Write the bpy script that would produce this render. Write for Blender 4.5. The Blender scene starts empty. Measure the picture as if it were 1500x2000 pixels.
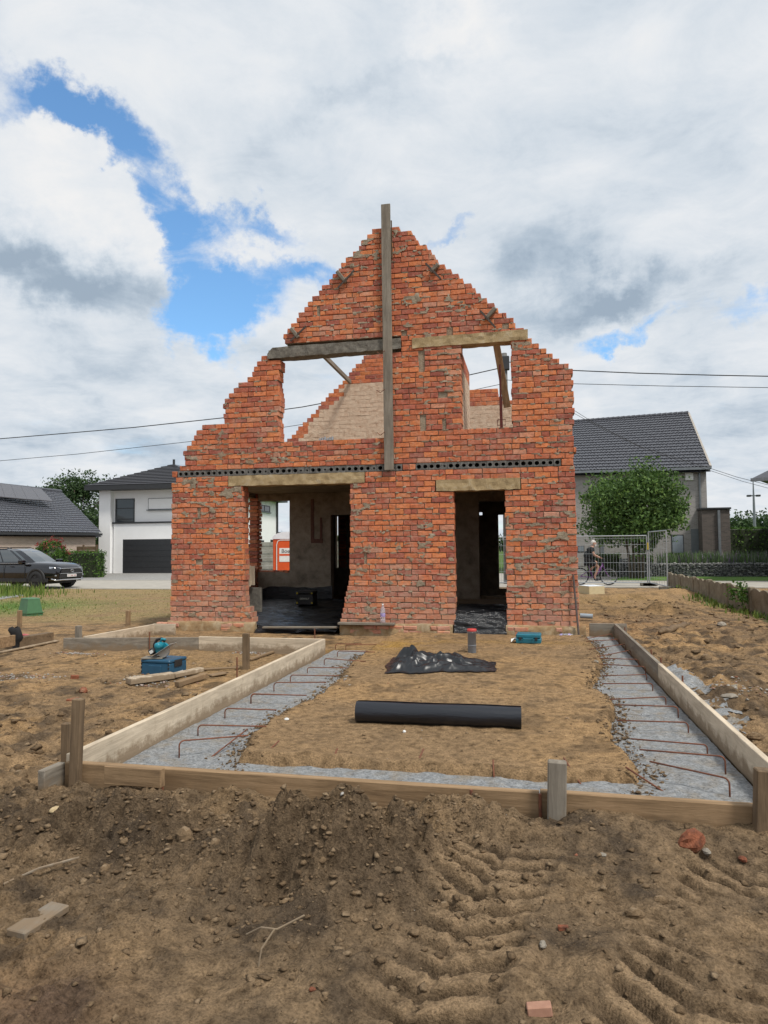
import bpy, math, random
import numpy as np
from mathutils import Vector, Matrix

sc = bpy.context.scene
COL = sc.collection
rnd = random.Random(7)
PI = math.pi
R_ = math.radians

# ------------------------------------------------------------------ camera
# world: X along the ruined facade, Y into the picture (square to the facade), Z up, metres
FPX, HC = 1387.0, 1.55                       # focal length in pixels of the 1500x2000 photograph, eye height
YAW, PITCH, ROLL = R_(11.5), R_(2.9), 0.0085
FW = np.array([-math.sin(YAW)*math.cos(PITCH), math.cos(YAW)*math.cos(PITCH), math.sin(PITCH)])
_r0 = np.array([math.cos(YAW), math.sin(YAW), 0.0]); _u0 = np.cross(_r0, FW)
RT = math.cos(ROLL)*_r0 - math.sin(ROLL)*_u0
UP = math.cos(ROLL)*_u0 + math.sin(ROLL)*_r0
CAM = np.array([0, 0, HC])
cd = bpy.data.cameras.new('camera'); cam = bpy.data.objects.new('camera', cd); COL.objects.link(cam)
cd.sensor_fit = 'VERTICAL'; cd.sensor_height = 24.0; cd.lens = 24.0*FPX/2000.0
cd.clip_start = 0.05; cd.clip_end = 3000
m = Matrix.Identity(4)
for i in range(3):
    m[i][0] = RT[i]; m[i][1] = UP[i]; m[i][2] = -FW[i]; m[i][3] = CAM[i]
cam.matrix_world = m
sc.camera = cam
sc.render.resolution_x, sc.render.resolution_y = 768, 1024

def ray(x, y): return FW + (x-750)/FPX*RT - (y-1000)/FPX*UP
def G(x, y, z=0.0):
    d = ray(x, y); return CAM + (z-HC)/d[2]*d
def PY(x, y, Y):
    d = ray(x, y); return CAM + Y/d[1]*d
def PX(x, y, X):
    d = ray(x, y); return CAM + X/d[0]*d
def PD(x, y, D):
    d = ray(x, y); return CAM + D*d          # D metres along the view axis

# ------------------------------------------------------------------ world, sun, exposure
SUN_EL, SUN_AZ = R_(58), R_(124)             # azimuth clockwise from +Y: high on the right, a little behind the camera
w = bpy.data.worlds.new('World'); sc.world = w; w.use_nodes = True
nt = w.node_tree; nt.nodes.clear()
def N(tree, typ, **k):
    n = tree.nodes.new(typ)
    for a, b in k.items():
        if a == 'inp':
            for i, v in b.items(): n.inputs[i].default_value = v
        else: setattr(n, a, b)
    return n
L = nt.links.new
sky = N(nt, 'ShaderNodeTexSky', sky_type='NISHITA', sun_disc=False, sun_elevation=SUN_EL, sun_rotation=SUN_AZ,
        air_density=1.0, dust_density=0.6, ozone_density=2.0)
tc = N(nt, 'ShaderNodeTexCoord')
def vmath(op, a, b=None, tree=None):
    n = N(tree or nt, 'ShaderNodeVectorMath', operation=op)
    for i, v in enumerate((a, b)):
        if v is None: continue
        if hasattr(v, 'is_linked') or hasattr(v, 'links'): (tree or nt).links.new(v, n.inputs[i])
        else: n.inputs[i].default_value = v
    return n
def fmath(op, a, b=None, c=None, clamp=False, tree=None):
    n = N(tree or nt, 'ShaderNodeMath', operation=op, use_clamp=clamp)
    for i, v in enumerate((a, b, c)):
        if v is None: continue
        if hasattr(v, 'links'): (tree or nt).links.new(v, n.inputs[i])
        else: n.inputs[i].default_value = v
    return n.outputs[0]
dirv = vmath('NORMALIZE', tc.outputs['Generated']).outputs[0]
sep = N(nt, 'ShaderNodeSeparateXYZ'); L(dirv, sep.inputs[0])
# clouds on a high layer seen in perspective: direction / (height + small)
den = fmath('ADD', fmath('MAXIMUM', sep.outputs[2], 0.0), 0.16)
dv = N(nt, 'ShaderNodeCombineXYZ'); 
L(fmath('DIVIDE', sep.outputs[0], den), dv.inputs[0]); L(fmath('DIVIDE', sep.outputs[1], den), dv.inputs[1])
L(fmath('MULTIPLY', sep.outputs[2], 1.2), dv.inputs[2])
lay = dv.outputs[0]
def noise(vec, scale, detail=6, rough=0.55, dist=0.0, off=(0, 0, 0)):
    mp = N(nt, 'ShaderNodeMapping', inp={1: off}); L(vec, mp.inputs[0])
    n = N(nt, 'ShaderNodeTexNoise', inp={'Scale': scale, 'Detail': detail, 'Roughness': rough, 'Distortion': dist}); L(mp.outputs[0], n.inputs['Vector'])
    return n
warp = noise(dirv, 7.0, 7, 0.62)
wv = vmath('SUBTRACT', warp.outputs['Color'], (0.5, 0.5, 0.5)).outputs[0]
ws = vmath('MULTIPLY', wv, (0.26, 0.26, 0.26)).outputs[0]
dwarp = vmath('ADD', dirv, ws).outputs[0]
def blob(px, py, rx, ry, rot=0.0, amp=1.0):
    """a soft cloud-scale patch of sky about one direction (radii in degrees)"""
    c = ray(px, py); c = c/np.linalg.norm(c)
    e1 = np.cross(c, [0, 0, 1.0]); e1 /= np.linalg.norm(e1); e2 = np.cross(e1, c)
    a = R_(rot); a1 = math.cos(a)*e1+math.sin(a)*e2; a2 = -math.sin(a)*e1+math.cos(a)*e2
    rel = vmath('SUBTRACT', dwarp, tuple(c)).outputs[0]
    u = N(nt, 'ShaderNodeVectorMath', operation='DOT_PRODUCT'); L(rel, u.inputs[0]); u.inputs[1].default_value = tuple(a1/R_(rx))
    v = N(nt, 'ShaderNodeVectorMath', operation='DOT_PRODUCT'); L(rel, v.inputs[0]); v.inputs[1].default_value = tuple(a2/R_(ry))
    r2 = fmath('ADD', fmath('MULTIPLY', u.outputs['Value'], u.outputs['Value']), fmath('MULTIPLY', v.outputs['Value'], v.outputs['Value']))
    return fmath('MULTIPLY', fmath('EXPONENT', fmath('MULTIPLY', r2, -1.0)), amp)
def total(lst):
    s = lst[0]
    for x in lst[1:]: s = fmath('ADD', s, x)
    return s
gaps = total([blob(430, 575, 4.6, 3.4, 0, 0.66), blob(340, 455, 5.2, 2.2, -40, 0.50), blob(500, 440, 6.0, 1.6, -10, 0.42), blob(210, 295, 7.0, 2.3, -20, 0.60), blob(70, 225, 8, 2.2, 5, 0.40),
              blob(400, 620, 3.4, 1.8, 10, 0.25), blob(1230, 655, 5.0, 1.2, 8, 0.70), blob(1480, 590, 2.2, 1.6, 0, 0.25), blob(850, 435, 4.0, 1.1, 0, 0.42), blob(600, 520, 3.0, 1.5, 10, 0.36)])
solid = total([blob(110, 400, 7.5, 4.6, -8, 0.55), blob(60, 520, 6.5, 2.8, 0, 0.40), blob(560, 480, 4.0, 1.0, 6, 0.22), blob(1170, 545, 7.5, 3.4, 0, 0.45)])
dens = fmath('ADD', fmath('MULTIPLY', noise(lay, 1.25, 12, 0.62, 0.25, (3.1, 1.7, 0.4)).outputs[0], 1.0), 0.16)
wisp = noise(lay, 3.2, 9, 0.64, 0.6, (5.5, 2.2, 0)).outputs[0]
gaps = fmath('MULTIPLY', gaps, fmath('ADD', fmath('MULTIPLY', wisp, -1.5), 1.62))
dens = fmath('ADD', fmath('SUBTRACT', dens, gaps), solid)
mr = N(nt, 'ShaderNodeMapRange', interpolation_type='SMOOTHSTEP', inp={1: 0.20, 2: 0.56, 3: 0.0, 4: 1.0}); L(dens, mr.inputs[0])
cover = mr.outputs[0]
# how thick each cloud is: thick ones are greyer below, thin ones white
grey = total([blob(60, 515, 7.5, 2.2, -6, 0.72), blob(240, 505, 3.6, 1.5, 0, 0.25), blob(1150, 585, 5.5, 1.6, 2, 0.50), blob(1260, 545, 3.2, 1.8, 0, 0.36), blob(640, 215, 6.5, 1.5, 22, 0.20), blob(1090, 520, 2.6, 2.0, 0, 0.22), blob(300, 860, 14, 2.0, 0, 0.22), blob(1350, 800, 10, 2.6, 0, 0.22)])
hi = total([blob(870, 85, 3.4, 1.6, -20, 0.42), blob(100, 345, 5.0, 2.0, -14, 0.30), blob(1150, 150, 8, 3, 0, 0.12), blob(560, 610, 3.2, 2.0, 0, 0.16)])
th = noise(lay, 1.7, 9, 0.6, 0.3, (7.3, 4.2, 0)).outputs[0]
th2 = noise(lay, 4.6, 10, 0.66, 0.5, (1.3, 8.2, 0)).outputs[0]
tone = fmath('ADD', fmath('ADD', fmath('MULTIPLY', th, 1.15), fmath('MULTIPLY', th2, 0.75)), -0.60)
tone = fmath('SUBTRACT', fmath('ADD', tone, grey), hi, clamp=True)
cr = N(nt, 'ShaderNodeValToRGB'); L(tone, cr.inputs[0])
CLOUD = [(0.0, (1.0, 1.0, 1.0)), (0.28, (0.88, 0.92, 0.965)), (0.50, (0.745, 0.815, 0.89)), (0.78, (0.52, 0.615, 0.72)), (1.0, (0.39, 0.485, 0.595))]
while len(cr.color_ramp.elements) < len(CLOUD): cr.color_ramp.elements.new(0.5)
for e, (p, c) in zip(cr.color_ramp.elements, CLOUD): e.position = p; e.color = (*c, 1)
SKY_STR = 0.10
cl = vmath('MULTIPLY', cr.outputs[0], (4.0,)*3).outputs[0]
bl = vmath('MULTIPLY', sky.outputs[0], (0.66, 0.88, 0.96)).outputs[0]
mix = N(nt, 'ShaderNodeMix', data_type='RGBA'); L(cover, mix.inputs[0]); L(bl, mix.inputs[6]); L(cl, mix.inputs[7])
bg = N(nt, 'ShaderNodeBackground', inp={1: SKY_STR}); L(mix.outputs[2], bg.inputs[0])
out = N(nt, 'ShaderNodeOutputWorld'); L(bg.outputs[0], out.inputs[0])

sl = bpy.data.lights.new('sun', 'SUN'); sl.energy = 1.5; sl.angle = R_(10); sl.color = (1.0, 0.95, 0.87)
so = bpy.data.objects.new('sun', sl); COL.objects.link(so)
sd = Vector((math.sin(SUN_AZ)*math.cos(SUN_EL), math.cos(SUN_AZ)*math.cos(SUN_EL), math.sin(SUN_EL)))
so.rotation_euler = sd.to_track_quat('Z', 'Y').to_euler(); so.location = sd*60
vs = sc.view_settings
vs.view_transform = 'Standard'; vs.look = 'None'; vs.exposure = 1.15; vs.gamma = 1.0; vs.use_curve_mapping = False

# ------------------------------------------------------------------ materials
def new_mat(name):
    mt = bpy.data.materials.new(name); mt.use_nodes = True
    t = mt.node_tree; b = t.nodes['Principled BSDF']
    return mt, t, b
def ramp(t, fac, stops):
    r = t.nodes.new('ShaderNodeValToRGB')
    while len(r.color_ramp.elements) < len(stops): r.color_ramp.elements.new(0.5)
    for e, (p, c) in zip(r.color_ramp.elements, stops): e.position = p; e.color = (*c, 1)
    t.links.new(fac, r.inputs[0]); return r.outputs[0]
def tnoise(t, vec, scale, detail=5, rough=0.6, dist=0.0):
    n = N(t, 'ShaderNodeTexNoise', inp={'Scale': scale, 'Detail': detail, 'Roughness': rough, 'Distortion': dist})
    if vec is not None: t.links.new(vec, n.inputs['Vector'])
    return n.outputs[0]
def coords(t, space='Object', scale=None):
    c = t.nodes.new('ShaderNodeTexCoord').outputs[space] if space != 'World' else t.nodes.new('ShaderNodeNewGeometry').outputs['Position']
    if scale:
        mp = N(t, 'ShaderNodeMapping', inp={3: scale}); t.links.new(c, mp.inputs[0]); c = mp.outputs[0]
    return c
def mixc(t, fac, a, b):
    n = N(t, 'ShaderNodeMix', data_type='RGBA')
    for i, v in ((0, fac), (6, a), (7, b)):
        if hasattr(v, 'links'): t.links.new(v, n.inputs[i])
        else: n.inputs[i].default_value = v if i == 0 else (*v, 1)
    return n.outputs[2]
def bump(t, b, h, strength=0.4, dist=0.02):
    n = N(t, 'ShaderNodeBump', inp={'Strength': strength, 'Distance': dist}); t.links.new(h, n.inputs['Height']); t.links.new(n.outputs[0], b.inputs['Normal'])
_mats = {}
def simple(name, c1, c2=None, rough=0.7, scale=6.0, metal=0.0, bmp=0.15, bscale=40, space='World', stretch=None, spec=0.5, coat=0.0):
    """plain worn surface: two tones of one colour over noise, fine relief"""
    if name in _mats: return _mats[name]
    mt, t, b = new_mat(name)
    c2 = c2 or tuple(x*0.72 for x in c1)
    co = coords(t, space, stretch)
    f = tnoise(t, co, scale, 6, 0.62)
    t.links.new(ramp(t, f, [(0.32, c2), (0.68, c1)]), b.inputs['Base Color'])
    b.inputs['Roughness'].default_value = rough; b.inputs['Metallic'].default_value = metal
    b.inputs['Specular IOR Level'].default_value = spec; b.inputs['Coat Weight'].default_value = coat
    if bmp: bump(t, b, tnoise(t, co, bscale, 4, 0.6), bmp, 0.01)
    _mats[name] = mt; return mt

# ------------------------------------------------------------------ mesh building
class MB:
    def __init__(s): s.v = []; s.f = []
    def add(s, vs, fs):
        o = len(s.v); s.v.extend([tuple(float(c) for c in p) for p in vs]); s.f.extend([tuple(i+o for i in f) for f in fs]); return s
    def box(s, x0, x1, y0, y1, z0, z1, M=None, jit=0.0, r=None):
        vs = [(x, y, z) for z in (z0, z1) for y in (y0, y1) for x in (x0, x1)]
        if jit: vs = [tuple(c+(r or rnd).uniform(-jit, jit) for c in p) for p in vs]
        if M is not None: vs = [M @ Vector(p) for p in vs]
        return s.add(vs, [(0, 2, 3, 1), (4, 5, 7, 6), (0, 1, 5, 4), (2, 6, 7, 3), (0, 4, 6, 2), (1, 3, 7, 5)])
    def bbox(s, x0, x1, y0, y1, z0, z1, bev=0.01, M=None):
        """box with chamfered edges"""
        b = bev; X = (x0, x1); Y = (y0, y1); Z = (z0, z1); sg = (1, -1); vs = []; idx = {}
        for i in (0, 1):
            for j in (0, 1):
                for k in (0, 1):
                    for a in range(3):
                        p = [X[i]+sg[i]*b, Y[j]+sg[j]*b, Z[k]+sg[k]*b]
                        p[a] = (X[i], Y[j], Z[k])[a]
                        idx[(i, j, k, a)] = len(vs); vs.append(p)
        fs = []
        q = lambda *ks: fs.append(tuple(idx[k] for k in ks))
        for i in (0, 1):
            q(*[(i, j, k, 0) for j, k in ((0, 0), (1, 0), (1, 1), (0, 1))])
            q(*[(j, i, k, 1) for j, k in ((0, 0), (1, 0), (1, 1), (0, 1))])
            q(*[(j, k, i, 2) for j, k in ((0, 0), (1, 0), (1, 1), (0, 1))])
        for i in (0, 1):
            for j in (0, 1):
                q((i, j, 0, 0), (i, j, 1, 0), (i, j, 1, 1), (i, j, 0, 1))
                q((i, 0, j, 0), (i, 1, j, 0), (i, 1, j, 2), (i, 0, j, 2))
                q((0, i, j, 1), (1, i, j, 1), (1, i, j, 2), (0, i, j, 2))
                for k in (0, 1): q((i, j, k, 0), (i, j, k, 1), (i, j, k, 2))
        if M is not None: vs = [M @ Vector(p) for p in vs]
        return s.add(vs, fs)
    def tube(s, pts, rad, n=8, cap=True):
        pts = [Vector(p) for p in pts]; k = len(pts)
        rad = rad if isinstance(rad, (list, tuple)) else [rad]*k
        rings = []; prev = None
        for i, p in enumerate(pts):
            d = (pts[min(i+1, k-1)]-pts[max(i-1, 0)]).normalized()
            a = Vector((0, 0, 1)) if abs(d.z) < 0.9 else Vector((1, 0, 0))
            if prev is not None: a = prev
            e1 = (a-d*a.dot(d)).normalized(); e2 = d.cross(e1); prev = e1
            rings.append([p+(e1*math.cos(2*PI*j/n)+e2*math.sin(2*PI*j/n))*rad[i] for j in range(n)])
        vs = [q for r in rings for q in r]; fs = []
        for i in range(k-1):
            for j in range(n):
                fs.append((i*n+j, i*n+(j+1) % n, (i+1)*n+(j+1) % n, (i+1)*n+j))
        if cap: fs.append(tuple(range(n-1, -1, -1))); fs.append(tuple(range((k-1)*n, k*n)))
        return s.add(vs, fs)
    def lathe(s, prof, n=24, M=None):
        """profile of (radius, z) turned about Z"""
        k = len(prof); vs = [(r*math.cos(2*PI*j/n), r*math.sin(2*PI*j/n), z) for r, z in prof for j in range(n)]
        if M is not None: vs = [M @ Vector(p) for p in vs]
        fs = [(i*n+j, i*n+(j+1) % n, (i+1)*n+(j+1) % n, (i+1)*n+j) for i in range(k-1) for j in range(n)]
        return s.add(vs, fs)
    def prism(s, poly, y0, y1, M=None, axis='y'):
        """polygon of (a,b) pushed along an axis: 'y' -> (a, y, b); 'z' -> (a, b, z); 'x' -> (x, a, b)"""
        put = {'y': lambda a, b, c: (a, c, b), 'z': lambda a, b, c: (a, b, c), 'x': lambda a, b, c: (c, a, b)}[axis]
        n = len(poly); vs = [put(a, b, y0) for a, b in poly]+[put(a, b, y1) for a, b in poly]
        if M is not None: vs = [M @ Vector(p) for p in vs]
        return s.add(vs, [tuple(range(n)), tuple(range(2*n-1, n-1, -1))]+[(i, i+n, (i+1) % n+n, (i+1) % n) for i in range(n)])
    def beam(s, p, q, wd, ht, bev=0.004, up=(0, 0, 1)):
        """squared timber from p to q (centre line), wd across, ht along 'up'"""
        p = Vector(p); q = Vector(q); d = (q-p); ln = d.length; d.normalize()
        u = Vector(up); x = d.cross(u).normalized(); u = x.cross(d)
        M = Matrix(((d.x, x.x, u.x, p.x), (d.y, x.y, u.y, p.y), (d.z, x.z, u.z, p.z), (0, 0, 0, 1)))
        return s.bbox(0, ln, -wd/2, wd/2, -ht/2, ht/2, bev, M)
    def grid(s, P):
        """P[i][j] points"""
        a = len(P); b = len(P[0])
        return s.add([p for r in P for p in r], [(i*b+j, i*b+j+1, (i+1)*b+j+1, (i+1)*b+j) for i in range(a-1) for j in range(b-1)])
    def mesh(s, name, mat, smooth=False):
        me = bpy.data.meshes.new(name); me.from_pydata(s.v, [], s.f)
        import bmesh
        bm = bmesh.new(); bm.from_mesh(me); bmesh.ops.recalc_face_normals(bm, faces=bm.faces); bm.to_mesh(me); bm.free()
        if mat: me.materials.append(mat)
        if smooth: me.shade_smooth()
        return me
    def build(s, name, mat, parent=None, smooth=False):
        return link(name, s.mesh(name, mat, smooth), parent)
def link(name, me, parent=None):
    o = bpy.data.objects.new(name, me); COL.objects.link(o)
    if parent is not None: o.parent = parent
    return o
def fast_mesh(name, V, Fq, mat, smooth=False):
    """numpy vertices and equal-sided faces"""
    V = np.asarray(V, np.float32); Fq = np.asarray(Fq, np.int32); k = Fq.shape[1]
    me = bpy.data.meshes.new(name); me.vertices.add(len(V)); me.vertices.foreach_set('co', V.ravel())
    me.loops.add(Fq.size); me.loops.foreach_set('vertex_index', Fq.ravel())
    me.polygons.add(len(Fq)); me.polygons.foreach_set('loop_start', np.arange(0, Fq.size, k, dtype=np.int32))
    me.update(calc_edges=True); me.materials.append(mat)
    if smooth: me.shade_smooth()
    return me
def tag(o, label, cat=None, group=None, kind=None):
    o['label'] = label
    if cat: o['category'] = cat
    if group: o['group'] = group
    if kind: o['kind'] = kind
    return o
def thing(name, label, cat, loc=(0, 0, 0), rz=0.0, group=None):
    o = bpy.data.objects.new(name, None); COL.objects.link(o); o.empty_display_size = 0.2
    o.location = tuple(float(c) for c in loc); o.rotation_euler = (0, 0, rz)
    return tag(o, label, cat, group)
def copy_tree(o, parent=None):
    c = o.copy(); COL.objects.link(c); c.parent = parent
    for ch in list(o.children): copy_tree(ch, c)
    return c
def text_mesh(txt, size, mat, name, parent, M, extrude=0.002):
    cu = bpy.data.curves.new('txt', 'FONT'); cu.body = txt; cu.size = size; cu.extrude = extrude; cu.align_x = 'CENTER'; cu.align_y = 'CENTER'
    o = bpy.data.objects.new('txt', cu); COL.objects.link(o)
    bpy.context.view_layer.update()
    me = bpy.data.meshes.new_from_object(o.evaluated_get(bpy.context.evaluated_depsgraph_get()))
    bpy.data.objects.remove(o); me.materials.clear(); me.materials.append(mat); me.transform(M)
    return link(name, me, parent)

# ------------------------------------------------------------------ numpy noise
def _hash(ix, iy, seed):
    h = (ix.astype(np.int64)*374761393+iy.astype(np.int64)*668265263+seed*974711) & 0x7fffffff
    h = ((h ^ (h >> 13))*1274126177) & 0x7fffffff
    return ((h ^ (h >> 16)) & 0xffffff)/float(0xffffff)
def vnoise(x, y, seed=0):
    ix = np.floor(x); iy = np.floor(y); fx = x-ix; fy = y-iy
    fx = fx*fx*fx*(fx*(fx*6-15)+10); fy = fy*fy*fy*(fy*(fy*6-15)+10)
    a = _hash(ix, iy, seed); b = _hash(ix+1, iy, seed); c = _hash(ix, iy+1, seed); d = _hash(ix+1, iy+1, seed)
    return (a*(1-fx)+b*fx)*(1-fy)+(c*(1-fx)+d*fx)*fy-0.5
def fbm(x, y, octs=5, seed=0, gain=0.5):
    s = 0; a = 1.0
    ca, sa = math.cos(0.6), math.sin(0.6)
    for i in range(octs):
        s = s+a*vnoise(x, y, seed+i*17); x, y = (ca*x-sa*y)*2.03, (sa*x+ca*y)*2.03; a *= gain
    return s
def sstep(a, b, x):
    t = np.clip((x-a)/(b-a), 0, 1); return t*t*(3-2*t)
def polyf(pts, x):
    pts = sorted(pts); return np.interp(x, [p[0] for p in pts], [p[1] for p in pts])
# ------------------------------------------------------------------ ground heights
XL, XR, YF = -2.94, 1.40, 4.11                # inner faces of the left, right and front formwork
def _edge(pts, z=0.03): return [G(x, y, z) for x, y in pts]
_le = _edge([(735, 1258), (705, 1280), (680, 1300), (650, 1335), (605, 1368), (560, 1385), (520, 1412), (492, 1432), (470, 1455), (458, 1492)])
_re = _edge([(1148, 1243), (1172, 1268), (1182, 1292), (1170, 1325), (1158, 1345), (1203, 1372), (1208, 1400), (1203, 1425), (1212, 1450), (1245, 1478), (1262, 1500), (1268, 1540)])
LEDGE = sorted([(p[1], p[0]) for p in _le]); REDGE = sorted([(p[1], p[0]) for p in _re])
def gauss(x, y, c, sx, sy, rot=0.0):
    dx, dy = x-c[0], y-c[1]; a, b = math.cos(rot), math.sin(rot)
    u = (a*dx+b*dy)/sx; v = (-b*dx+a*dy)/sy
    return np.exp(-(u*u+v*v))
def tread(x, y, p0, p1, half, bend=0.0):
    """chevron lug prints of a tyre along a line: height field"""
    p0 = np.array(p0[:2]); p1 = np.array(p1[:2]); d = p1-p0; ln = np.linalg.norm(d); d /= ln
    s = (x-p0[0])*d[0]+(y-p0[1])*d[1]; l = -(x-p0[0])*d[1]+(y-p0[1])*d[0]
    l = l+bend*(s/ln)**2+0.06*vnoise(s*2.2, s*0+3.3, 5)
    ms = sstep(-0.35, 0.1, s)*sstep(ln+0.35, ln-0.1, s); ml = sstep(half*1.12, half*0.82, np.abs(l))
    ph = (s+0.30*np.abs(l))/0.135+0.18*vnoise(x*3, y*3, 9)+0.06*vnoise(x*18, y*18, 91)
    f = ph-np.floor(ph)
    lug = sstep(0.0, 0.06, f)*sstep(0.62, 0.50, f)*(0.75+0.25*sstep(0.01, 0.03, np.abs(l)))       # raised bar left between two lugs
    berm = np.exp(-((np.abs(l)-half*1.12)/0.06)**2)*0.022
    k = sstep(-0.62, -0.05, fbm(x*1.3, y*1.3, 3, 61))
    return (ms*ml*(-0.034+0.052*lug)*k+ms*berm*k), ms*ml*k*lug, ms*ml*k
PK = G(490, 1530, 0.10); HB = G(655, 1655, 0.15); HA = G(240, 1610, 0.1); HC2 = G(900, 1600, 0.08); CAV = G(545, 1705, 0.12)
T1 = (G(985, 1700), G(770, 2090)); T2 = (G(1465, 1740), G(1290, 2090))
M1 = G(1270, 1193, 0.0); M2 = G(1400, 1168, 0.0); M3 = G(1235, 1165, 0.0); M4 = G(1330, 1160, 0); M5 = G(1420, 1320, 0.1); M6 = G(1480, 1390, 0.1)
def height(x, y):
    x = np.asarray(x, float); y = np.asarray(y, float)
    h = 0.05*fbm(x*0.35, y*0.35, 3, 1)*sstep(40, 20, y)+0.028*fbm(x*1.9, y*1.9, 4, 2)*sstep(45, 22, y)
    near = sstep(16, 9, y)
    h = h+near*(0.016*fbm(x*8, y*8, 3, 3)+0.008*fbm(x*25, y*25, 2, 4)+0.016*np.maximum(0, fbm(x*5, y*5, 3, 41)))
    # strips dug for the concrete, dirt island left between them
    le = polyf(LEDGE, y)+0.05*fbm(y*5, y*0+1.1, 3, 8); re = polyf(REDGE, y)+0.05*fbm(y*5, y*0+7.7, 3, 9)
    fe = 4.84+0.10*fbm(x*2.2, x*0+2.2, 3, 10)+0.05*sstep(-1.0, 1.0, x)
    isl = np.minimum(np.minimum(x-le, re-x), y-fe)
    inside = (x > XL-0.02) & (x < XR+0.02) & (y > YF-0.02) & (y < 12.4)
    wl = sstep(10.6, 10.2, y)
    tl = np.where(x < 0, wl, 1.0)
    e = sstep(-0.03, 0.10, isl)
    h = np.where(inside, h*0.6+(0.075*e-0.09*(1-e)*tl+0.012*np.exp(-(isl/0.12)**2)*(isl > 0)), h)
    # rough spoil in front of the forms
    fr = sstep(4.12, 3.95, y)*sstep(1.4, 2.0, y)
    hp = 0.26*gauss(x, y, PK, 0.09, 0.09)+0.12*gauss(x, y, PK, 0.22, 0.18)+0.33*gauss(x, y, HB, 0.46, 0.24, 0.15)+0.15*gauss(x, y, HA, 0.52, 0.22)+0.08*gauss(x, y, HC2, 0.45, 0.22)
    hp = hp-0.13*gauss(x, y, CAV, 0.075, 0.10)
    rough = np.clip(hp*5, 0, 1)*sstep(0.6, 0.0, x)+0.25*sstep(-0.6, 0.2, fbm(x*1.1, y*1.1, 3, 12))+0.35*sstep(-1.2, -1.8, x)
    rough = np.clip(rough, 0, 1.2)
    cl = np.abs(fbm(x*5, y*5, 3, 13))*0.15+np.abs(fbm(x*11, y*11, 3, 14))*0.10+np.abs(fbm(x*28, y*28, 3, 15))*0.045
    t1, _, m1 = tread(x, y, T1[0], T1[1], 0.25, 0.10); t2, _, m2 = tread(x, y, T2[0], T2[1], 0.27, 0.0); m12 = np.clip(m1+m2, 0, 1)
    h = h+fr*(hp+rough*(1-0.85*m12)*(cl-0.02)+0.03*fbm(x*2.5, y*2.5, 4, 19)*(1-0.7*m12)+(t1+t2)*1.1)
    bank = sstep(3.5, 4.05, y)*sstep(4.16, 4.10, y)
    h = h+0.05*bank*(0.4+fbm(x*3, y*3, 3, 16))+0.055*bank*sstep(-0.3, 0.7, x)+0.03*sstep(3.2, 3.95, y)*sstep(4.16, 4.10, y)
    # left of the left form: lumps
    lf = sstep(XL-0.15, XL-0.5, x)*sstep(3.4, 4.2, y)*sstep(8.0, 5.5, y)
    h = h+lf*(np.abs(fbm(x*4, y*4, 4, 17))*0.14*sstep(-0.1, 0.5, fbm(x*0.9, y*0.9, 2, 18)+0.25))
    # heaps beside and behind the house on the right
    hr = 0.26*gauss(x, y, M1, 0.75, 0.6)+0.06*gauss(x, y, M2, 0.9, 1.0)+0.16*gauss(x, y, M3, 0.9, 1.2)+0.20*gauss(x, y, M4, 0.9, 1.2)+0.16*gauss(x, y, M5, 0.35, 0.9)+0.15*gauss(x, y, M6, 0.4, 0.7)
    h = h+hr*(0.75+0.9*fbm(x*1.7, y*1.7, 4, 20))
    rr = sstep(XR+0.1, XR+0.4, x)*sstep(3.9, 4.4, y)*sstep(26, 20, y)
    h = h+rr*(np.abs(fbm(x*2.6, y*2.6, 5, 21))*0.17*sstep(20, 12, y)-0.03)
    # beside the house the soil has been pulled away from the wall
    h = h-0.12*gauss(x, y, (1.15, 13.6), 0.25, 0.9)
    # inside the house: old floor level rises to the back
    room = (x > -6.6) & (x < 0.6) & (y > 12.95) & (y < 16.4)
    h = np.where(room, -0.12, h)
    ann = (x > -6.0) & (x < 0.7) & (y >= 16.4) & (y < 20.6)
    h = np.where(ann, 0.20+0.05*fbm(x*2, y*2, 3, 22), h)
    # road and beyond lie flat under their own sheets
    re_ = 26.3+2.0*sstep(-9.0, -2.0, x); flat = sstep(re_-1.2, re_+0.2, y)
    h = h*(1-flat)-0.05*flat
    return h
def H(x, y): return float(height(np.array([x]), np.array([y]))[0])
def on(px, py, it=4):
    """the point of the ground seen at a photo pixel"""
    z = 0.0
    for _ in range(it):
        p = G(px, py, z); z = H(p[0], p[1])
    return Vector((p[0], p[1], z))

def _axis(segs):
    a = []
    for lo, hi, st in segs: a.extend(np.arange(lo, hi, st))
    return np.array(a)
def _grow(start, end, st, k):
    a = []; x = start
    while x < end: a.append(x); x += st; st *= k
    a.append(end); return a
gx = np.concatenate([-np.array(_grow(8.0, 700, 0.06, 1.10))[::-1], _axis([(-7.95, -3.2, 0.034), (-3.2, 2.2, 0.0095), (2.2, 5.0, 0.034)]), np.array(_grow(5.0, 700, 0.05, 1.10))])
gy = np.concatenate([[-600, -200, -60, -20, -6, -2, 0, 1, 1.4], _axis([(1.6, 2.2, 0.02), (2.2, 4.2, 0.0085), (4.2, 4.25, 0.012), (4.25, 13.0, 0.034)]), np.array(_grow(13.0, 1500, 0.05, 1.055))])
GX, GY = np.meshgrid(gx, gy)
GZ = height(GX, GY)
V = np.stack([GX, GY, GZ], -1).reshape(-1, 3)
nx, ny = len(gx), len(gy)
I = (np.arange(ny-1)[:, None]*nx+np.arange(nx-1)[None, :]).ravel()
Fq = np.stack([I, I+1, I+1+nx, I+nx], 1)
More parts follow.
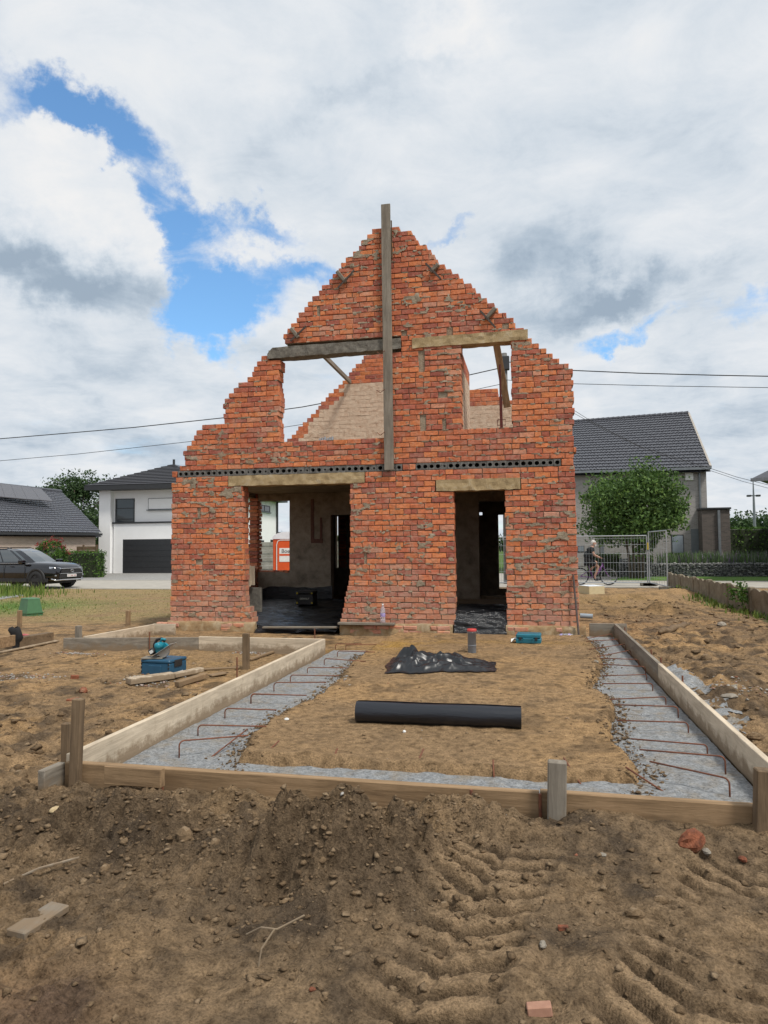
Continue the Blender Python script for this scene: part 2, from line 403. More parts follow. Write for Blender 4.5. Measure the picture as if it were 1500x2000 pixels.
# soil colours by place (sand, loam, subsoil, dry and green grass)
def lerp(a, b, t): return a*(1-t[..., None])+b*t[..., None]
c_sand = np.array([0.325, 0.208, 0.103]); c_loam = np.array([0.082, 0.058, 0.037]); c_tan = np.array([0.258, 0.172, 0.094])
c_yel = np.array([0.34, 0.205, 0.060]); c_dry = np.array([0.265, 0.210, 0.098]); c_grn = np.array([0.075, 0.130, 0.030]); c_red = np.array([0.165, 0.100, 0.062])
x, y = GX, GY
nz = fbm(x*1.1, y*1.1, 5, 31); nf = fbm(x*4.5, y*4.5, 5, 32)
colr = lerp(np.broadcast_to(c_tan, x.shape+(3,)), c_sand, sstep(-0.35, 0.35, nz))
colr = lerp(colr, c_loam, (0.80-0.30*sstep(4.2, 4.8, y)*sstep(13, 11, y)*(np.abs(x+0.7) < 2))*sstep(0.02, 0.50, nf+0.55*nz*0.6))
fr = sstep(4.3, 4.0, y)
dark = fr*np.clip(0.42+0.9*(gauss(x, y, HB, 0.75, 0.42)+0.9*gauss(x, y, HA, 0.8, 0.4)+0.6*gauss(x, y, PK, 0.3, 0.3))+0.9*nf, 0, 1)
colr = lerp(colr, c_loam*1.05, 0.72*dark)
_, k1, g1 = tread(x, y, T1[0], T1[1], 0.25, 0.10); _, k2, g2 = tread(x, y, T2[0], T2[1], 0.27); gg = np.clip(g1+g2, 0, 1)
colr = lerp(colr, c_loam*1.15, 0.7*fr*gg); colr = lerp(colr, c_tan*1.22, 0.9*fr*np.clip(k1+k2, 0, 1))  # groove shade put into the soil colour: grooves darker loam, raised bars paler tan
colr = lerp(colr, c_red*0.9, 0.7*gauss(x, y, G(40, 2000), 0.35, 0.25))
def patch(px, py, sx, sy): return gauss(x, y, G(px, py), sx, sy)*np.clip(0.75+1.2*nf, 0, 1)
colr = lerp(colr, c_yel, np.clip(0.9*patch(770, 1268, 0.45, 0.7)+0.5*patch(560, 1268, 1.3, 0.25)+0.45*patch(950, 1262, 2.6, 0.25)+0.45*patch(1200, 1172, 1.6, 2.2)+0.35*patch(1250, 1195, 1.2, 0.8)+0.3*patch(400, 1300, 1.5, 1.0), 0, 1))
lefty = sstep(13.2, 15.0, y+0.8*nz)*sstep(-5.0, -6.8, x)
colr = lerp(colr, c_dry, lefty*sstep(-0.45, 0.15, nz+0.45*nf)*0.72)
gr = lefty*np.clip(gauss(x, y, G(-10, 1185), 2.4, 2.2)*1.2, 0, 1)
colr = lerp(colr, c_grn*1.3, gr*sstep(-0.5, 0.1, nf+0.3))
rs_ = sstep(XR+0.05, XR+0.3, x)*sstep(4.0, 4.6, y)*sstep(24, 15, y); colr = lerp(colr, c_loam*1.25, rs_*np.clip(0.42+1.1*nf, 0, 0.9)); ls_ = sstep(XL-0.1, XL-0.5, x)*sstep(8.5, 6.0, y)*(1-fr); colr = lerp(colr, c_loam*1.3, ls_*np.clip(0.30+1.1*nf, 0, 0.85)); colr = colr*(1-fr[..., None]*np.array([0.12, 0.09, 0.03]))
far = sstep(30, 36, y)
colr = lerp(colr, c_grn, far)
rgt = sstep(3.0, 4.6, x)*sstep(9, 12, y)*sstep(27, 25, y)
colr = lerp(colr, c_grn*0.9, 0.45*rgt*sstep(0.05, 0.35, nf)*sstep(4.0, 5.0, x))
me = None
mt, t, b = new_mat('soil')
at = N(t, 'ShaderNodeVertexColor', layer_name='soil')
pos = coords(t, 'World')
n1 = tnoise(t, pos, 14, 8, 0.68); n2 = tnoise(t, pos, 90, 5, 0.7); n3 = tnoise(t, pos, 3.0, 4, 0.6)
vm = N(t, 'ShaderNodeMix', data_type='RGBA', blend_type='MULTIPLY', inp={0: 1.0}); t.links.new(at.outputs[0], vm.inputs[6])
t.links.new(ramp(t, n1, [(0.30, (0.42, 0.40, 0.38)), (0.50, (0.98, 0.98, 0.98)), (0.72, (1.45, 1.45, 1.45))]), vm.inputs[7])
vm2 = N(t, 'ShaderNodeMix', data_type='RGBA', blend_type='MULTIPLY', inp={0: 1.0}); t.links.new(vm.outputs[2], vm2.inputs[6])
t.links.new(ramp(t, n2, [(0.32, (0.48, 0.46, 0.44)), (0.52, (1.05, 1.05, 1.05)), (0.75, (1.45, 1.42, 1.38))]), vm2.inputs[7])
t.links.new(vm2.outputs[2], b.inputs['Base Color']); b.inputs['Roughness'].default_value = 0.95; b.inputs['Specular IOR Level'].default_value = 0.15
hh = fmath('ADD', fmath('MULTIPLY', n1, 1.0, tree=t), fmath('MULTIPLY', n2, 0.45, tree=t), tree=t)
bump(t, b, hh, 0.9, 0.035)
SOIL = mt
me = fast_mesh('ground', V, Fq, SOIL, True)
fy_ = np.repeat(gy[:-1], nx-1); tm_ = np.clip(g1+g2, 0, 1)[:-1, :-1].ravel() > 0.25; me.polygons.foreach_set('use_smooth', (fy_ > 4.1) | (fy_ < 1.9) | tm_)
ca = me.color_attributes.new('soil', 'FLOAT_COLOR', 'POINT')
ca.data.foreach_set('color', np.concatenate([colr.reshape(-1, 3), np.ones((nx*ny, 1))], 1).astype(np.float32).ravel())
tag(link('ground', me), 'bare brown sandy soil of the building plot with tyre prints', 'ground', kind='structure')

# ------------------------------------------------------------------ clods and crumbs (nobody could count them)
def soil_lumps(name, pts, sizes, seed, mat, label, cat, parent=None):
    """low lumps: jittered octahedra pressed into the ground"""
    r = np.random.default_rng(seed); n = len(pts)
    base = np.array([(1, 0, 0), (0, 1, 0), (-1, 0, 0), (0, -1, 0), (0, 0, 1), (0, 0, -1),
                     (.66, .66, .45), (-.66, .66, .45), (-.66, -.66, .45), (.66, -.66, .45)], float)
    fc = np.array([(0, 6, 9), (0, 1, 6), (1, 2, 7), (1, 7, 6), (2, 3, 8), (2, 8, 7), (3, 0, 9), (3, 9, 8), (4, 9, 6), (4, 6, 7), (4, 7, 8), (4, 8, 9), (5, 1, 0), (5, 2, 1), (5, 3, 2), (5, 0, 3)])
    a = r.uniform(0, 2*PI, n); ca_, sa_ = np.cos(a), np.sin(a)
    P = base[None]*r.uniform(0.65, 1.25, (n, 10, 1))+r.normal(0, 0.20, (n, 10, 3))
    P = P*np.stack([r.uniform(0.8, 1.5, n), r.uniform(0.7, 1.1, n), r.uniform(0.45, 0.9, n)], 1)[:, None]*np.asarray(sizes)[:, None, None]
    X = P[..., 0]*ca_[:, None]-P[..., 1]*sa_[:, None]; Yv = P[..., 0]*sa_[:, None]+P[..., 1]*ca_[:, None]
    P = np.stack([X, Yv, P[..., 2]], -1)+np.asarray(pts)[:, None]
    F = (fc[None]+10*np.arange(n)[:, None, None]).reshape(-1, 3)
    o = link(name, fast_mesh(name, P.reshape(-1, 3), F, mat, False), parent)
    return tag(o, label, cat, kind='stuff')
def lump_mat(name, c1, c2, c3=None):
    mt, t, b = new_mat(name)
    isl = t.nodes.new('ShaderNodeNewGeometry').outputs['Random Per Island']
    n = tnoise(t, coords(t, 'World'), 60, 5, 0.7)
    st = [(0.0, c1), (0.6, c2)]+([(0.97, c3)] if c3 else [])
    c = ramp(t, isl, st)
    mm = N(t, 'ShaderNodeMix', data_type='RGBA', blend_type='MULTIPLY', inp={0: 1.0}); t.links.new(c, mm.inputs[6])
    t.links.new(ramp(t, n, [(0.3, (0.6, 0.6, 0.6)), (0.7, (1.3, 1.3, 1.3))]), mm.inputs[7])
    t.links.new(mm.outputs[2], b.inputs['Base Color']); b.inputs['Roughness'].default_value = 0.95; b.inputs['Specular IOR Level'].default_value = 0.15
    bump(t, b, n, 0.7, 0.02); return mt
CLOD = lump_mat('clod_soil', (0.115, 0.077, 0.045), (0.185, 0.126, 0.073), (0.25, 0.18, 0.112))
r = np.random.default_rng(5)
def scatter(n, xr, yr, keep, smin, smax, seed):
    r = np.random.default_rng(seed)
    X = r.uniform(*xr, n); Yv = r.uniform(*yr, n); k = r.uniform(0, 1, n) < keep(X, Yv); X, Yv = X[k], Yv[k]
    s = smin*(smax/smin)**(r.uniform(0, 1, len(X))**5.0)
    return np.stack([X, Yv, height(X, Yv)+0.05*s], 1), s
fdens = lambda x, y: np.clip(0.10+1.0*(gauss(x, y, HB, 0.7, 0.42)+0.9*gauss(x, y, HA, 0.8, 0.38)+0.5*gauss(x, y, HC2, 0.6, 0.25)+0.7*gauss(x, y, PK, 0.3, 0.3)), 0, 1)*sstep(4.08, 4.02, y)
p1, s1 = scatter(60000, (-3.4, 1.9), (1.9, 4.06), fdens, 0.0022, 0.021, 1)
p2, s2 = scatter(5200, (-7.5, -3.1), (4.2, 9.5), lambda x, y: 0.15+0.7*sstep(0.0, 0.4, fbm(x*0.9, y*0.9, 2, 18)+0.25)*sstep(8, 5.5, y), 0.007, 0.045, 2)
p3, s3 = scatter(5200, (1.55, 4.8), (4.3, 22), lambda x, y: 0.22+0.6*sstep(0.0, 0.3, fbm(x*1.3, y*1.3, 3, 33)), 0.010, 0.06, 3)
p4, s4 = scatter(3000, (-2.2, 0.9), (4.4, 12.3), lambda x, y: np.where((x > polyf(LEDGE, y)+0.1) & (x < polyf(REDGE, y)-0.1), 0.45, 0.0), 0.004, 0.016, 4)
e5 = np.random.default_rng(55); Y5 = e5.uniform(4.3, 12.3, 5200); sd5 = e5.uniform(0, 1, 5200) < 0.5
X5 = np.where(sd5, polyf(LEDGE, Y5)+0.05*fbm(Y5*5, Y5*0+1.1, 3, 8), polyf(REDGE, Y5)+0.05*fbm(Y5*5, Y5*0+7.7, 3, 9))+e5.normal(0, 0.07, 5200); k5 = (~sd5) | (Y5 < 10.2); X5, Y5 = X5[k5], Y5[k5]
s5 = 0.004*(5.0)**(e5.uniform(0, 1, len(X5))**3); p5 = np.stack([X5, Y5, np.maximum(height(X5, Y5), 0.003)+0.2*s5], 1)
soil_lumps('soil_clods', np.concatenate([p1, p2, p3, p4, p5]), np.concatenate([s1, s2, s3, s4, s5]), 9, CLOD, 'loose brown clods and crumbs of soil strewn over the plot', 'soil')
RUB = lump_mat('rubble_grey', (0.28, 0.26, 0.23), (0.42, 0.40, 0.37), (0.30, 0.12, 0.07))
q1, u1 = scatter(1600, (-8, 5), (2.0, 13), lambda x, y: 0.16+0*x, 0.004, 0.013, 6)
c_ = [(G(300, 1332), 0.5, 0.28), (G(30, 1325), 0.55, 0.2), (G(490, 1275), 0.2, 0.1), (G(150, 1280), 0.3, 0.1), (G(620, 1340), 0.3, 0.2), (G(1440, 1360), 0.3, 0.5)]
for k, (c, sx, sy) in enumerate(c_):
    X = c[0]+r.normal(0, sx*0.6, 110); Yv = c[1]+r.normal(0, sy*0.6, 110); s = r.uniform(0.005, 0.02, 110)
    q1 = np.concatenate([q1, np.stack([X, Yv, height(X, Yv)+0.2*s], 1)]); u1 = np.concatenate([u1, s])
soil_lumps('rubble_crumbs', q1, u1, 10, RUB, 'pale crumbs of mortar and brick scattered over the soil', 'rubble')

# ------------------------------------------------------------------ fresh concrete in the strips
mt, t, b = new_mat('wet_concrete')
pos = coords(t, 'World'); n1 = tnoise(t, pos, 5, 6, 0.65); n2 = tnoise(t, pos, 55, 5, 0.75); n3 = tnoise(t, pos, 17, 5, 0.7)
c = ramp(t, n3, [(0.28, (0.135, 0.142, 0.148)), (0.50, (0.255, 0.266, 0.273)), (0.75, (0.38, 0.39, 0.395))])
c = mixc(t, ramp(t, n1, [(0.48, (0, 0, 0)), (0.70, (0.8, 0.8, 0.8))]), c, (0.25, 0.205, 0.145))
mm = N(t, 'ShaderNodeMix', data_type='RGBA', blend_type='MULTIPLY', inp={0: 1.0}); t.links.new(c, mm.inputs[6]); t.links.new(ramp(t, n2, [(0.34, (0.45, 0.45, 0.45)), (0.52, (1.0, 1.0, 1.0)), (0.8, (1.3, 1.3, 1.3))]), mm.inputs[7])
t.links.new(mm.outputs[2], b.inputs['Base Color']); b.inputs['Roughness'].default_value = 0.75; bump(t, b, fmath('ADD', n2, n3, tree=t), 0.8, 0.02)
CONC = mt
def conc_sheet(name, x0, x1, y0, y1, z, label, st=0.03, amp=0.012, mask=None):
    X, Yv = np.meshgrid(np.arange(x0, x1+1e-6, st), np.arange(y0, y1+1e-6, st))
    Z = z+amp*fbm(X*9, Yv*9, 4, 50)+0.010*fbm(X*2, Yv*2, 3, 51)
    n, mm_ = X.shape; I = (np.arange(n-1)[:, None]*mm_+np.arange(mm_-1)[None]).ravel()
    F = np.stack([I, I+1, I+1+mm_, I+mm_], 1)
    if mask is not None:
        k = mask(X, Yv).ravel(); F = F[k[F].all(1)]
    o = link(name, fast_mesh(name, np.stack([X, Yv, Z], -1).reshape(-1, 3), F, CONC, True))
    return tag(o, label, 'concrete', kind='structure')
conc_sheet('concrete_strip', XL+0.002, -0.55, 4.19, 10.55, 0.0, 'grey concrete strip with rebar beside the left formwork')
conc_sheet('concrete_strip', 0.15, XR-0.002, 4.19, 12.75, 0.0, 'grey concrete strip with rebar beside the right formwork')
conc_sheet('concrete_strip', XL+0.02, XR-0.02, YF+0.002, 5.25, 0.004, 'narrow grey concrete strip along the front formwork board')
sp = [G(x, y) for x, y in ((1315, 1318), (1345, 1345), (1385, 1385), (1420, 1420))]
def spm(X, Yv):
    d = np.full(X.shape, 9.0)
    for p, rr in zip(sp, (0.28, 0.34, 0.30, 0.20)): d = np.minimum(d, np.hypot((X-p[0])/0.75, (Yv-p[1])/1.6)/rr)
    return d+0.9*fbm(X*4, Yv*4, 4, 55) < 1.0
X0, Y0 = min(p[0] for p in sp)-0.4, min(p[1] for p in sp)-0.6
Xg, Yg = np.meshgrid(np.arange(X0, X0+1.5, 0.03), np.arange(Y0, Y0+4.4, 0.03))
k = spm(Xg, Yg); Zg = height(Xg, Yg)+0.006+0.022*fbm(Xg*7, Yg*7, 4, 56)
n, mm_ = Xg.shape; I = (np.arange(n-1)[:, None]*mm_+np.arange(mm_-1)[None]).ravel(); F = np.stack([I, I+1, I+1+mm_, I+mm_], 1); F = F[k.ravel()[F].all(1)]
tag(link('concrete_spill', fast_mesh('concrete_spill', np.stack([Xg, Yg, Zg], -1).reshape(-1, 3), F, CONC, True)), 'grey concrete spilled on the soil outside the right formwork', 'concrete', kind='structure')

# ------------------------------------------------------------------ road, driveway, lawn behind
def sheet(name, poly, z, mat, label, cat, th=0.03):
    o = MB().prism([(p[0], p[1]) for p in poly], z-th, z, axis='z').build(name, mat)
    return tag(o, label, cat, kind='structure')
PAVE = simple('road_concrete', (0.40, 0.37, 0.32), (0.30, 0.28, 0.245), 0.9, 2.2, bmp=0.2, bscale=60)
sheet('road', [(-140, 26.3), (-9, 26.3), (-2, 28.3), (140, 28.3), (140, 33.6), (-140, 33.6)], -0.010, PAVE, 'pale concrete village road running behind the building plot', 'road')
mt, t, b = new_mat('block_paving')
br = N(t, 'ShaderNodeTexBrick', inp={'Scale': 1.0, 'Mortar Size': 0.012, 'Brick Width': 0.42, 'Row Height': 0.21, 'Color1': (0.30, 0.295, 0.28, 1), 'Color2': (0.235, 0.23, 0.22, 1), 'Mortar': (0.13, 0.125, 0.115, 1)}); t.links.new(coords(t, 'World'), br.inputs[0])
t.links.new(br.outputs[0], b.inputs['Base Color']); b.inputs['Roughness'].default_value = 0.85; bump(t, b, br.outputs[1], -0.3, 0.01)
sheet('driveway', [(-60, 33.6), (-16, 33.6), (-16, 47), (-60, 47)], -0.006, mt, 'grey block paved driveway before the white house', 'driveway')
kerb = simple('kerb_concrete', (0.46, 0.44, 0.40), rough=0.9)
sheet('kerb', [(-140, 33.4), (-2, 33.4), (-2, 33.6), (-140, 33.6)], 0.012, kerb, 'low concrete kerb along the far side of the road', 'kerb', 0.1)
LAWN = simple('lawn_grass', (0.115, 0.225, 0.030), (0.070, 0.145, 0.020), 0.95, 9.0, bmp=0.8, bscale=70)
sheet('lawn', [(3.6, 33.6), (60, 33.6), (60, 37.0), (4.6, 37.0)], 0.03, LAWN, 'strip of mown green lawn before the stone basket wall', 'lawn', 0.1)
sheet('lawn', [(-15.9, 33.6), (-3.0, 33.6), (-3.0, 46.0), (-15.9, 46.0)], 0.03, LAWN, 'green lawn behind the orange toilet cabin', 'lawn', 0.1)
sheet('path', [(-3.0, 33.6), (3.6, 33.6), (4.6, 37.0), (-3.0, 44)], 0.0, PAVE, 'pale concrete garden path leading off the road', 'path')
# ------------------------------------------------------------------ the ruined brick house
FY = 12.70                                     # facade plane
BW = 16.55                                     # face of the rear gable wall
def fpts(lst, Y=FY): return [(PY(x, y, Y)[0], PY(x, y, Y)[2]) for x, y in lst]
SIL_L = fpts([(331, 1240), (332, 1215), (334, 1100), (335, 945), (344, 936), (346, 916), (358, 906), (358, 879), (371, 867), (379, 851), (389, 840), (398, 828), (437, 825), (436, 796), (440, 776), (450, 767), (464, 755), (475, 747), (490, 736), (497, 716), (506, 704), (519, 695), (523, 691), (537, 676), (555, 672), (556, 650), (575, 629), (590, 606), (613, 582), (635, 556), (646, 541), (664, 527), (668, 516), (687, 497), (707, 474), (717, 462), (728, 451), (740, 446)])
SIL_R = fpts([(1133, 1245), (1124, 940), (1119, 770), (1123, 766), (1122, 759), (1117, 757), (1116, 722), (1105, 711), (1089, 702), (1076, 691), (1062, 676), (1040, 673), (1038, 656), (1028, 655), (1020, 643), (1007, 633), (998, 622), (985, 614), (972, 611), (964, 597), (953, 590), (939, 576), (918, 557), (894, 539), (877, 521), (860, 517), (853, 503), (832, 483), (811, 465), (800, 454), (776, 446), (765, 441)])
def at_z(poly, z):
    p = sorted([(b_, a_) for a_, b_ in poly]); return float(np.interp(z, [q[0] for q in p], [q[1] for q in p]))
W1L = fpts([(478, 1260), (490, 1225), (494, 1205), (489, 1195), (477, 1182), (476, 1150), (475, 945)])
W1R = fpts([(662, 1260), (664, 1215), (667, 1200), (671, 1180), (678, 1148), (682, 1132), (683, 1100), (684, 945)])
def openings(z):
    o = []
    if z < 2.76: o.append((at_z(W1L, z), at_z(W1R, z)))
    elif z < 2.955: o.append((-5.63, -2.93))
    if z < 2.565: o.append((-1.305, -0.405))
    elif z < 2.775: o.append((-1.63, -0.12))
    if 3.60 < z < 5.19: o.append((-4.60+0.02*math.sin(z*9), -2.43))
    elif 5.19 <= z < 5.40: o.append((-4.80, -2.24))
    if 3.635 < z < 5.205: o.append((-1.14, -0.255))
    elif 5.205 <= z < 5.395: o.append((-2.03, 0.06))
    return o
HOLES = [fpts([(817, 692), (829, 704)]), fpts([(818, 712), (829, 720)]), fpts([(820, 815), (832, 826)]), fpts([(821, 832), (832, 840)]), fpts([(872, 646), (884, 654)]), fpts([(784, 650), (794, 657)]),
         fpts([(382, 1092), (396, 1101)]), fpts([(385, 997), (391, 1005)]), fpts([(856, 771), (874, 777)]), fpts([(711, 1086), (716, 1098)]), fpts([(981, 632), (993, 640)]), fpts([(619, 600), (625, 612)]), fpts([(864, 821), (871, 832)])]
CH = (2.955-0.16)/28.0
COURSES = [(0.16+k*CH, CH) for k in range(28)]+[(3.082+k*0.0985, 0.0985) for k in range(46)]
def subtract(iv, cut):
    out_ = []
    for a, b_ in iv:
        c, d = cut
        if d <= a or c >= b_: out_.append((a, b_)); continue
        if c > a: out_.append((a, c))
        if d < b_: out_.append((d, b_))
    return out_
br_r = random.Random(11)
def lay(iv, k, r, L_=0.262, jit=0.012):
    """bricks of one course inside the intervals: list of (x0, x1)"""
    res = []
    for a, b_ in iv:
        x = a; first = True
        off = (0.0 if k % 2 else 0.5)
        g0 = math.floor(a/L_-off)*L_+off*L_
        cuts = []; g = g0
        while g < b_:
            cuts.append(g+r.uniform(-jit, jit)); 
            if r.random() < 0.10: cuts.append(g+L_*0.5+r.uniform(-0.02, 0.02))
            g += L_
        cuts = [a]+[c for c in cuts if a+0.055 < c < b_-0.055]+[b_]
        res += [(cuts[i], cuts[i+1]) for i in range(len(cuts)-1) if cuts[i+1]-cuts[i] > 0.03]
    return res
front = []                                     # (x0, x1, z0, z1)
runs = []
for k, (z, h_) in enumerate(COURSES):
    zc = z+h_/2
    if zc > 7.50: break
    je = 0.012 if zc < 2.9 else 0.035; iv = [(at_z(SIL_L, zc)+br_r.uniform(-je, je), at_z(SIL_R, zc)+br_r.uniform(-je, je))]
    for c in openings(zc): iv = subtract(iv, (c[0]+br_r.uniform(-0.012, 0.012), c[1]+br_r.uniform(-0.012, 0.012)))
    runs.append((z, h_, iv))
    iv2 = iv
    for hb in HOLES:
        (xa, za), (xb, zb) = hb
        if zb-0.02 < zc < za+0.02: iv2 = subtract(iv2, (xa, xb))
    front += [(a, b_, z, z+h_) for a, b_ in lay(iv2, k, br_r)]

mt, t, b = new_mat('red_brick')
geo = t.nodes.new('ShaderNodeNewGeometry'); oi = t.nodes.new('ShaderNodeObjectInfo'); pos = geo.outputs['Position']
rid = fmath('FRACT', fmath('ADD', geo.outputs['Random Per Island'], oi.outputs['Random'], tree=t), tree=t)
rid2 = fmath('FRACT', fmath('MULTIPLY', rid, 17.31, tree=t), tree=t)
c = ramp(t, rid, [(0.0, (0.315, 0.095, 0.068)), (0.12, (0.395, 0.116, 0.074)), (0.42, (0.515, 0.155, 0.076)), (0.75, (0.595, 0.190, 0.080)), (0.93, (0.65, 0.225, 0.088)), (1.0, (0.530, 0.260, 0.180))])
n_b = tnoise(t, pos, 16, 6, 0.7); n_f = tnoise(t, pos, 85, 4, 0.7); n_l = tnoise(t, pos, 1.1, 4, 0.6)
mm = N(t, 'ShaderNodeMix', data_type='RGBA', blend_type='MULTIPLY', inp={0: 1.0}); t.links.new(c, mm.inputs[6]); t.links.new(ramp(t, n_b, [(0.3, (0.62, 0.58, 0.55)), (0.52, (1.0, 1.0, 1.0)), (0.75, (1.22, 1.25, 1.3))]), mm.inputs[7])
# dusty mortar film, worst on the old plinth courses
spz = N(t, 'ShaderNodeSeparateXYZ'); t.links.new(pos, spz.inputs[0])
lowz = N(t, 'ShaderNodeMapRange', inp={1: 0.2, 2: 1.5, 3: 0.20, 4: 0.0}); t.links.new(spz.outputs[2], lowz.inputs[0])
n_d = tnoise(t, pos, 7, 7, 0.72, 0.4)
df = fmath('ADD', fmath('ADD', n_d, fmath('MULTIPLY', fmath('SUBTRACT', n_l, 0.5, tree=t), 0.45, tree=t), tree=t), lowz.outputs[0], tree=t)
dm = N(t, 'ShaderNodeMapRange', inp={1: 0.47, 2: 0.76, 3: 0.02, 4: 0.60}); t.links.new(df, dm.inputs[0])
c = mixc(t, dm.outputs[0], mm.outputs[2], (0.50, 0.335, 0.255))
# pale scrape marks running across the faces
mp = N(t, 'ShaderNodeMapping', inp={2: (0, R_(28), 0), 3: (2.5, 1, 30)}); t.links.new(pos, mp.inputs[0])
n_s = tnoise(t, mp.outputs[0], 1.6, 3, 0.5); ms_ = N(t, 'ShaderNodeMapRange', inp={1: 0.62, 2: 0.72, 3: 0.0, 4: 0.35}); t.links.new(n_s, ms_.inputs[0])
c = mixc(t, fmath('MULTIPLY', ms_.outputs[0], fmath('GREATER_THAN', rid2, 0.55, tree=t), tree=t), c, (0.62, 0.33, 0.22))
t.links.new(c, b.inputs['Base Color']); b.inputs['Roughness'].default_value = 0.92; b.inputs['Specular IOR Level'].default_value = 0.2
# some bricks keep the ribs of the die
wv_ = N(t, 'ShaderNodeTexWave', wave_type='BANDS', bands_direction='X', inp={'Scale': 16.0, 'Distortion': 0.6}); t.links.new(pos, wv_.inputs[0])
hh = fmath('ADD', fmath('ADD', n_b, fmath('MULTIPLY', n_f, 0.5, tree=t), tree=t), fmath('MULTIPLY', fmath('MULTIPLY', wv_.outputs[1], 0.55, tree=t), fmath('LESS_THAN', rid2, 0.20, tree=t), tree=t), tree=t)
bump(t, b, hh, 0.75, 0.014)
BRICK = mt
mt, t, b = new_mat('old_mortar')
pos = coords(t, 'World'); n1 = tnoise(t, pos, 9, 6, 0.7); n2 = tnoise(t, pos, 60, 4, 0.7); n3 = tnoise(t, pos, 1.3, 4, 0.6)
c = ramp(t, n1, [(0.3, (0.20, 0.162, 0.118)), (0.55, (0.345, 0.285, 0.208)), (0.78, (0.47, 0.40, 0.305))])
c = mixc(t, ramp(t, n3, [(0.5, (0, 0, 0)), (0.7, (0.5, 0.5, 0.5))]), c, (0.33, 0.20, 0.125))
t.links.new(c, b.inputs['Base Color']); b.inputs['Roughness'].default_value = 0.95; b.inputs['Specular IOR Level'].default_value = 0.15; bump(t, b, fmath('ADD', n1, n2, tree=t), 0.9, 0.02)
MORTAR = mt
def rough_conc(name, stops, scale=7):
    mt, t, b = new_mat(name); pos = coords(t, 'World'); n1 = tnoise(t, pos, scale, 7, 0.68, 0.3); n2 = tnoise(t, pos, 70, 4, 0.7)
    t.links.new(ramp(t, n1, stops), b.inputs['Base Color']); b.inputs['Roughness'].default_value = 0.93; b.inputs['Specular IOR Level'].default_value = 0.2
    bump(t, b, fmath('ADD', n1, n2, tree=t), 0.7, 0.02); return mt
LINT = rough_conc('old_lintel_concrete', [(0.3, (0.25, 0.18, 0.095)), (0.52, (0.42, 0.315, 0.175)), (0.75, (0.50, 0.43, 0.31))])
GREYC = rough_conc('grey_beam_concrete', [(0.3, (0.095, 0.088, 0.076)), (0.55, (0.19, 0.175, 0.148)), (0.8, (0.30, 0.28, 0.24))], 14)
SLABC = rough_conc('grey_slab_concrete', [(0.3, (0.085, 0.082, 0.078)), (0.55, (0.17, 0.165, 0.155)), (0.8, (0.27, 0.26, 0.245))], 14)
PLAST = rough_conc('dirty_plaster', [(0.28, (0.15, 0.12, 0.090)), (0.50, (0.285, 0.235, 0.18)), (0.75, (0.39, 0.33, 0.26))], 4)
LIME = rough_conc('limewashed_brick', [(0.28, (0.42, 0.27, 0.185)), (0.45, (0.60, 0.45, 0.33)), (0.65, (0.68, 0.55, 0.42)), (0.80, (0.50, 0.26, 0.175))], 9)
FOOT = rough_conc('footing_concrete', [(0.28, (0.20, 0.115, 0.060)), (0.48, (0.315, 0.215, 0.115)), (0.66, (0.40, 0.32, 0.215)), (0.82, (0.30, 0.10, 0.055))], 5)

house = thing('brick_house', 'roofless red brick house ruin with stepped gable and empty openings', 'house', (0, 0, 0))

# one brick: chamfered front, slightly uneven; length 1 along X, real height and depth
def brick_geo(r, ln, ht, dp, ch=0.007):
    j = lambda s: r.uniform(-s, s)
    f = [(-ln/2, -ht/2), (ln/2, -ht/2), (ln/2, ht/2), (-ln/2, ht/2)]
    bk = [(a, dp, c) for a, c in f]
    ou = [(a+j(0.005), ch+j(0.003), c+j(0.0045)) for a, c in f]
    sx = [1, -1, -1, 1]; sz = [1, 1, -1, -1]
    inn = [(a+sx[i]*(ch+j(0.005)), j(0.004), c+sz[i]*(ch+j(0.0045))) for i, (a, c) in enumerate(f)]
    vs = bk+ou+inn
    fs = [(3, 2, 1, 0), (8, 9, 10, 11)]
    for i in range(4):
        n = (i+1) % 4
        fs += [(i, n, 4+n, 4+i), (4+i, 4+n, 8+n, 8+i)]
    return vs, fs
wall = MB()
for z, h_, iv in runs:
    for a, b_ in iv:
        wall.box(a+0.012, b_-0.012, FY+0.022, FY+0.105, z, z+h_)
        wall.box(a+0.010, b_-0.010, FY+0.105, FY+0.270, z, z+h_)
fw = wall.build('front_wall', MORTAR, house); fw['label'] = 'mortar core of the stepped front gable wall'
front.sort(key=lambda q: math.hypot((q[0]+q[1])/2, FY)+0.15*abs((q[2]+q[3])/2-HC))
single, rest = front[:300], front[300:]
JT = 0.010
variants = []
for i in range(14):
    vs, fs = brick_geo(br_r, 0.252, 0.0895, 0.095); variants.append(MB().add(vs, fs).mesh('brick', BRICK))
for i, (a, b_, z0, z1) in enumerate(single):
    o = link('brick', variants[br_r.randrange(14)], fw)
    o.location = ((a+b_)/2, FY+br_r.uniform(-0.004, 0.005), (z0+z1)/2+br_r.uniform(-0.002, 0.002))
    o.scale = ((b_-a-JT)/0.252, 1, (z1-z0-br_r.uniform(0.009, 0.017))/0.0895)
    o.rotation_euler = (br_r.uniform(-0.02, 0.02), br_r.uniform(-0.008, 0.008), br_r.uniform(-0.008, 0.008))
bw_ = MB()
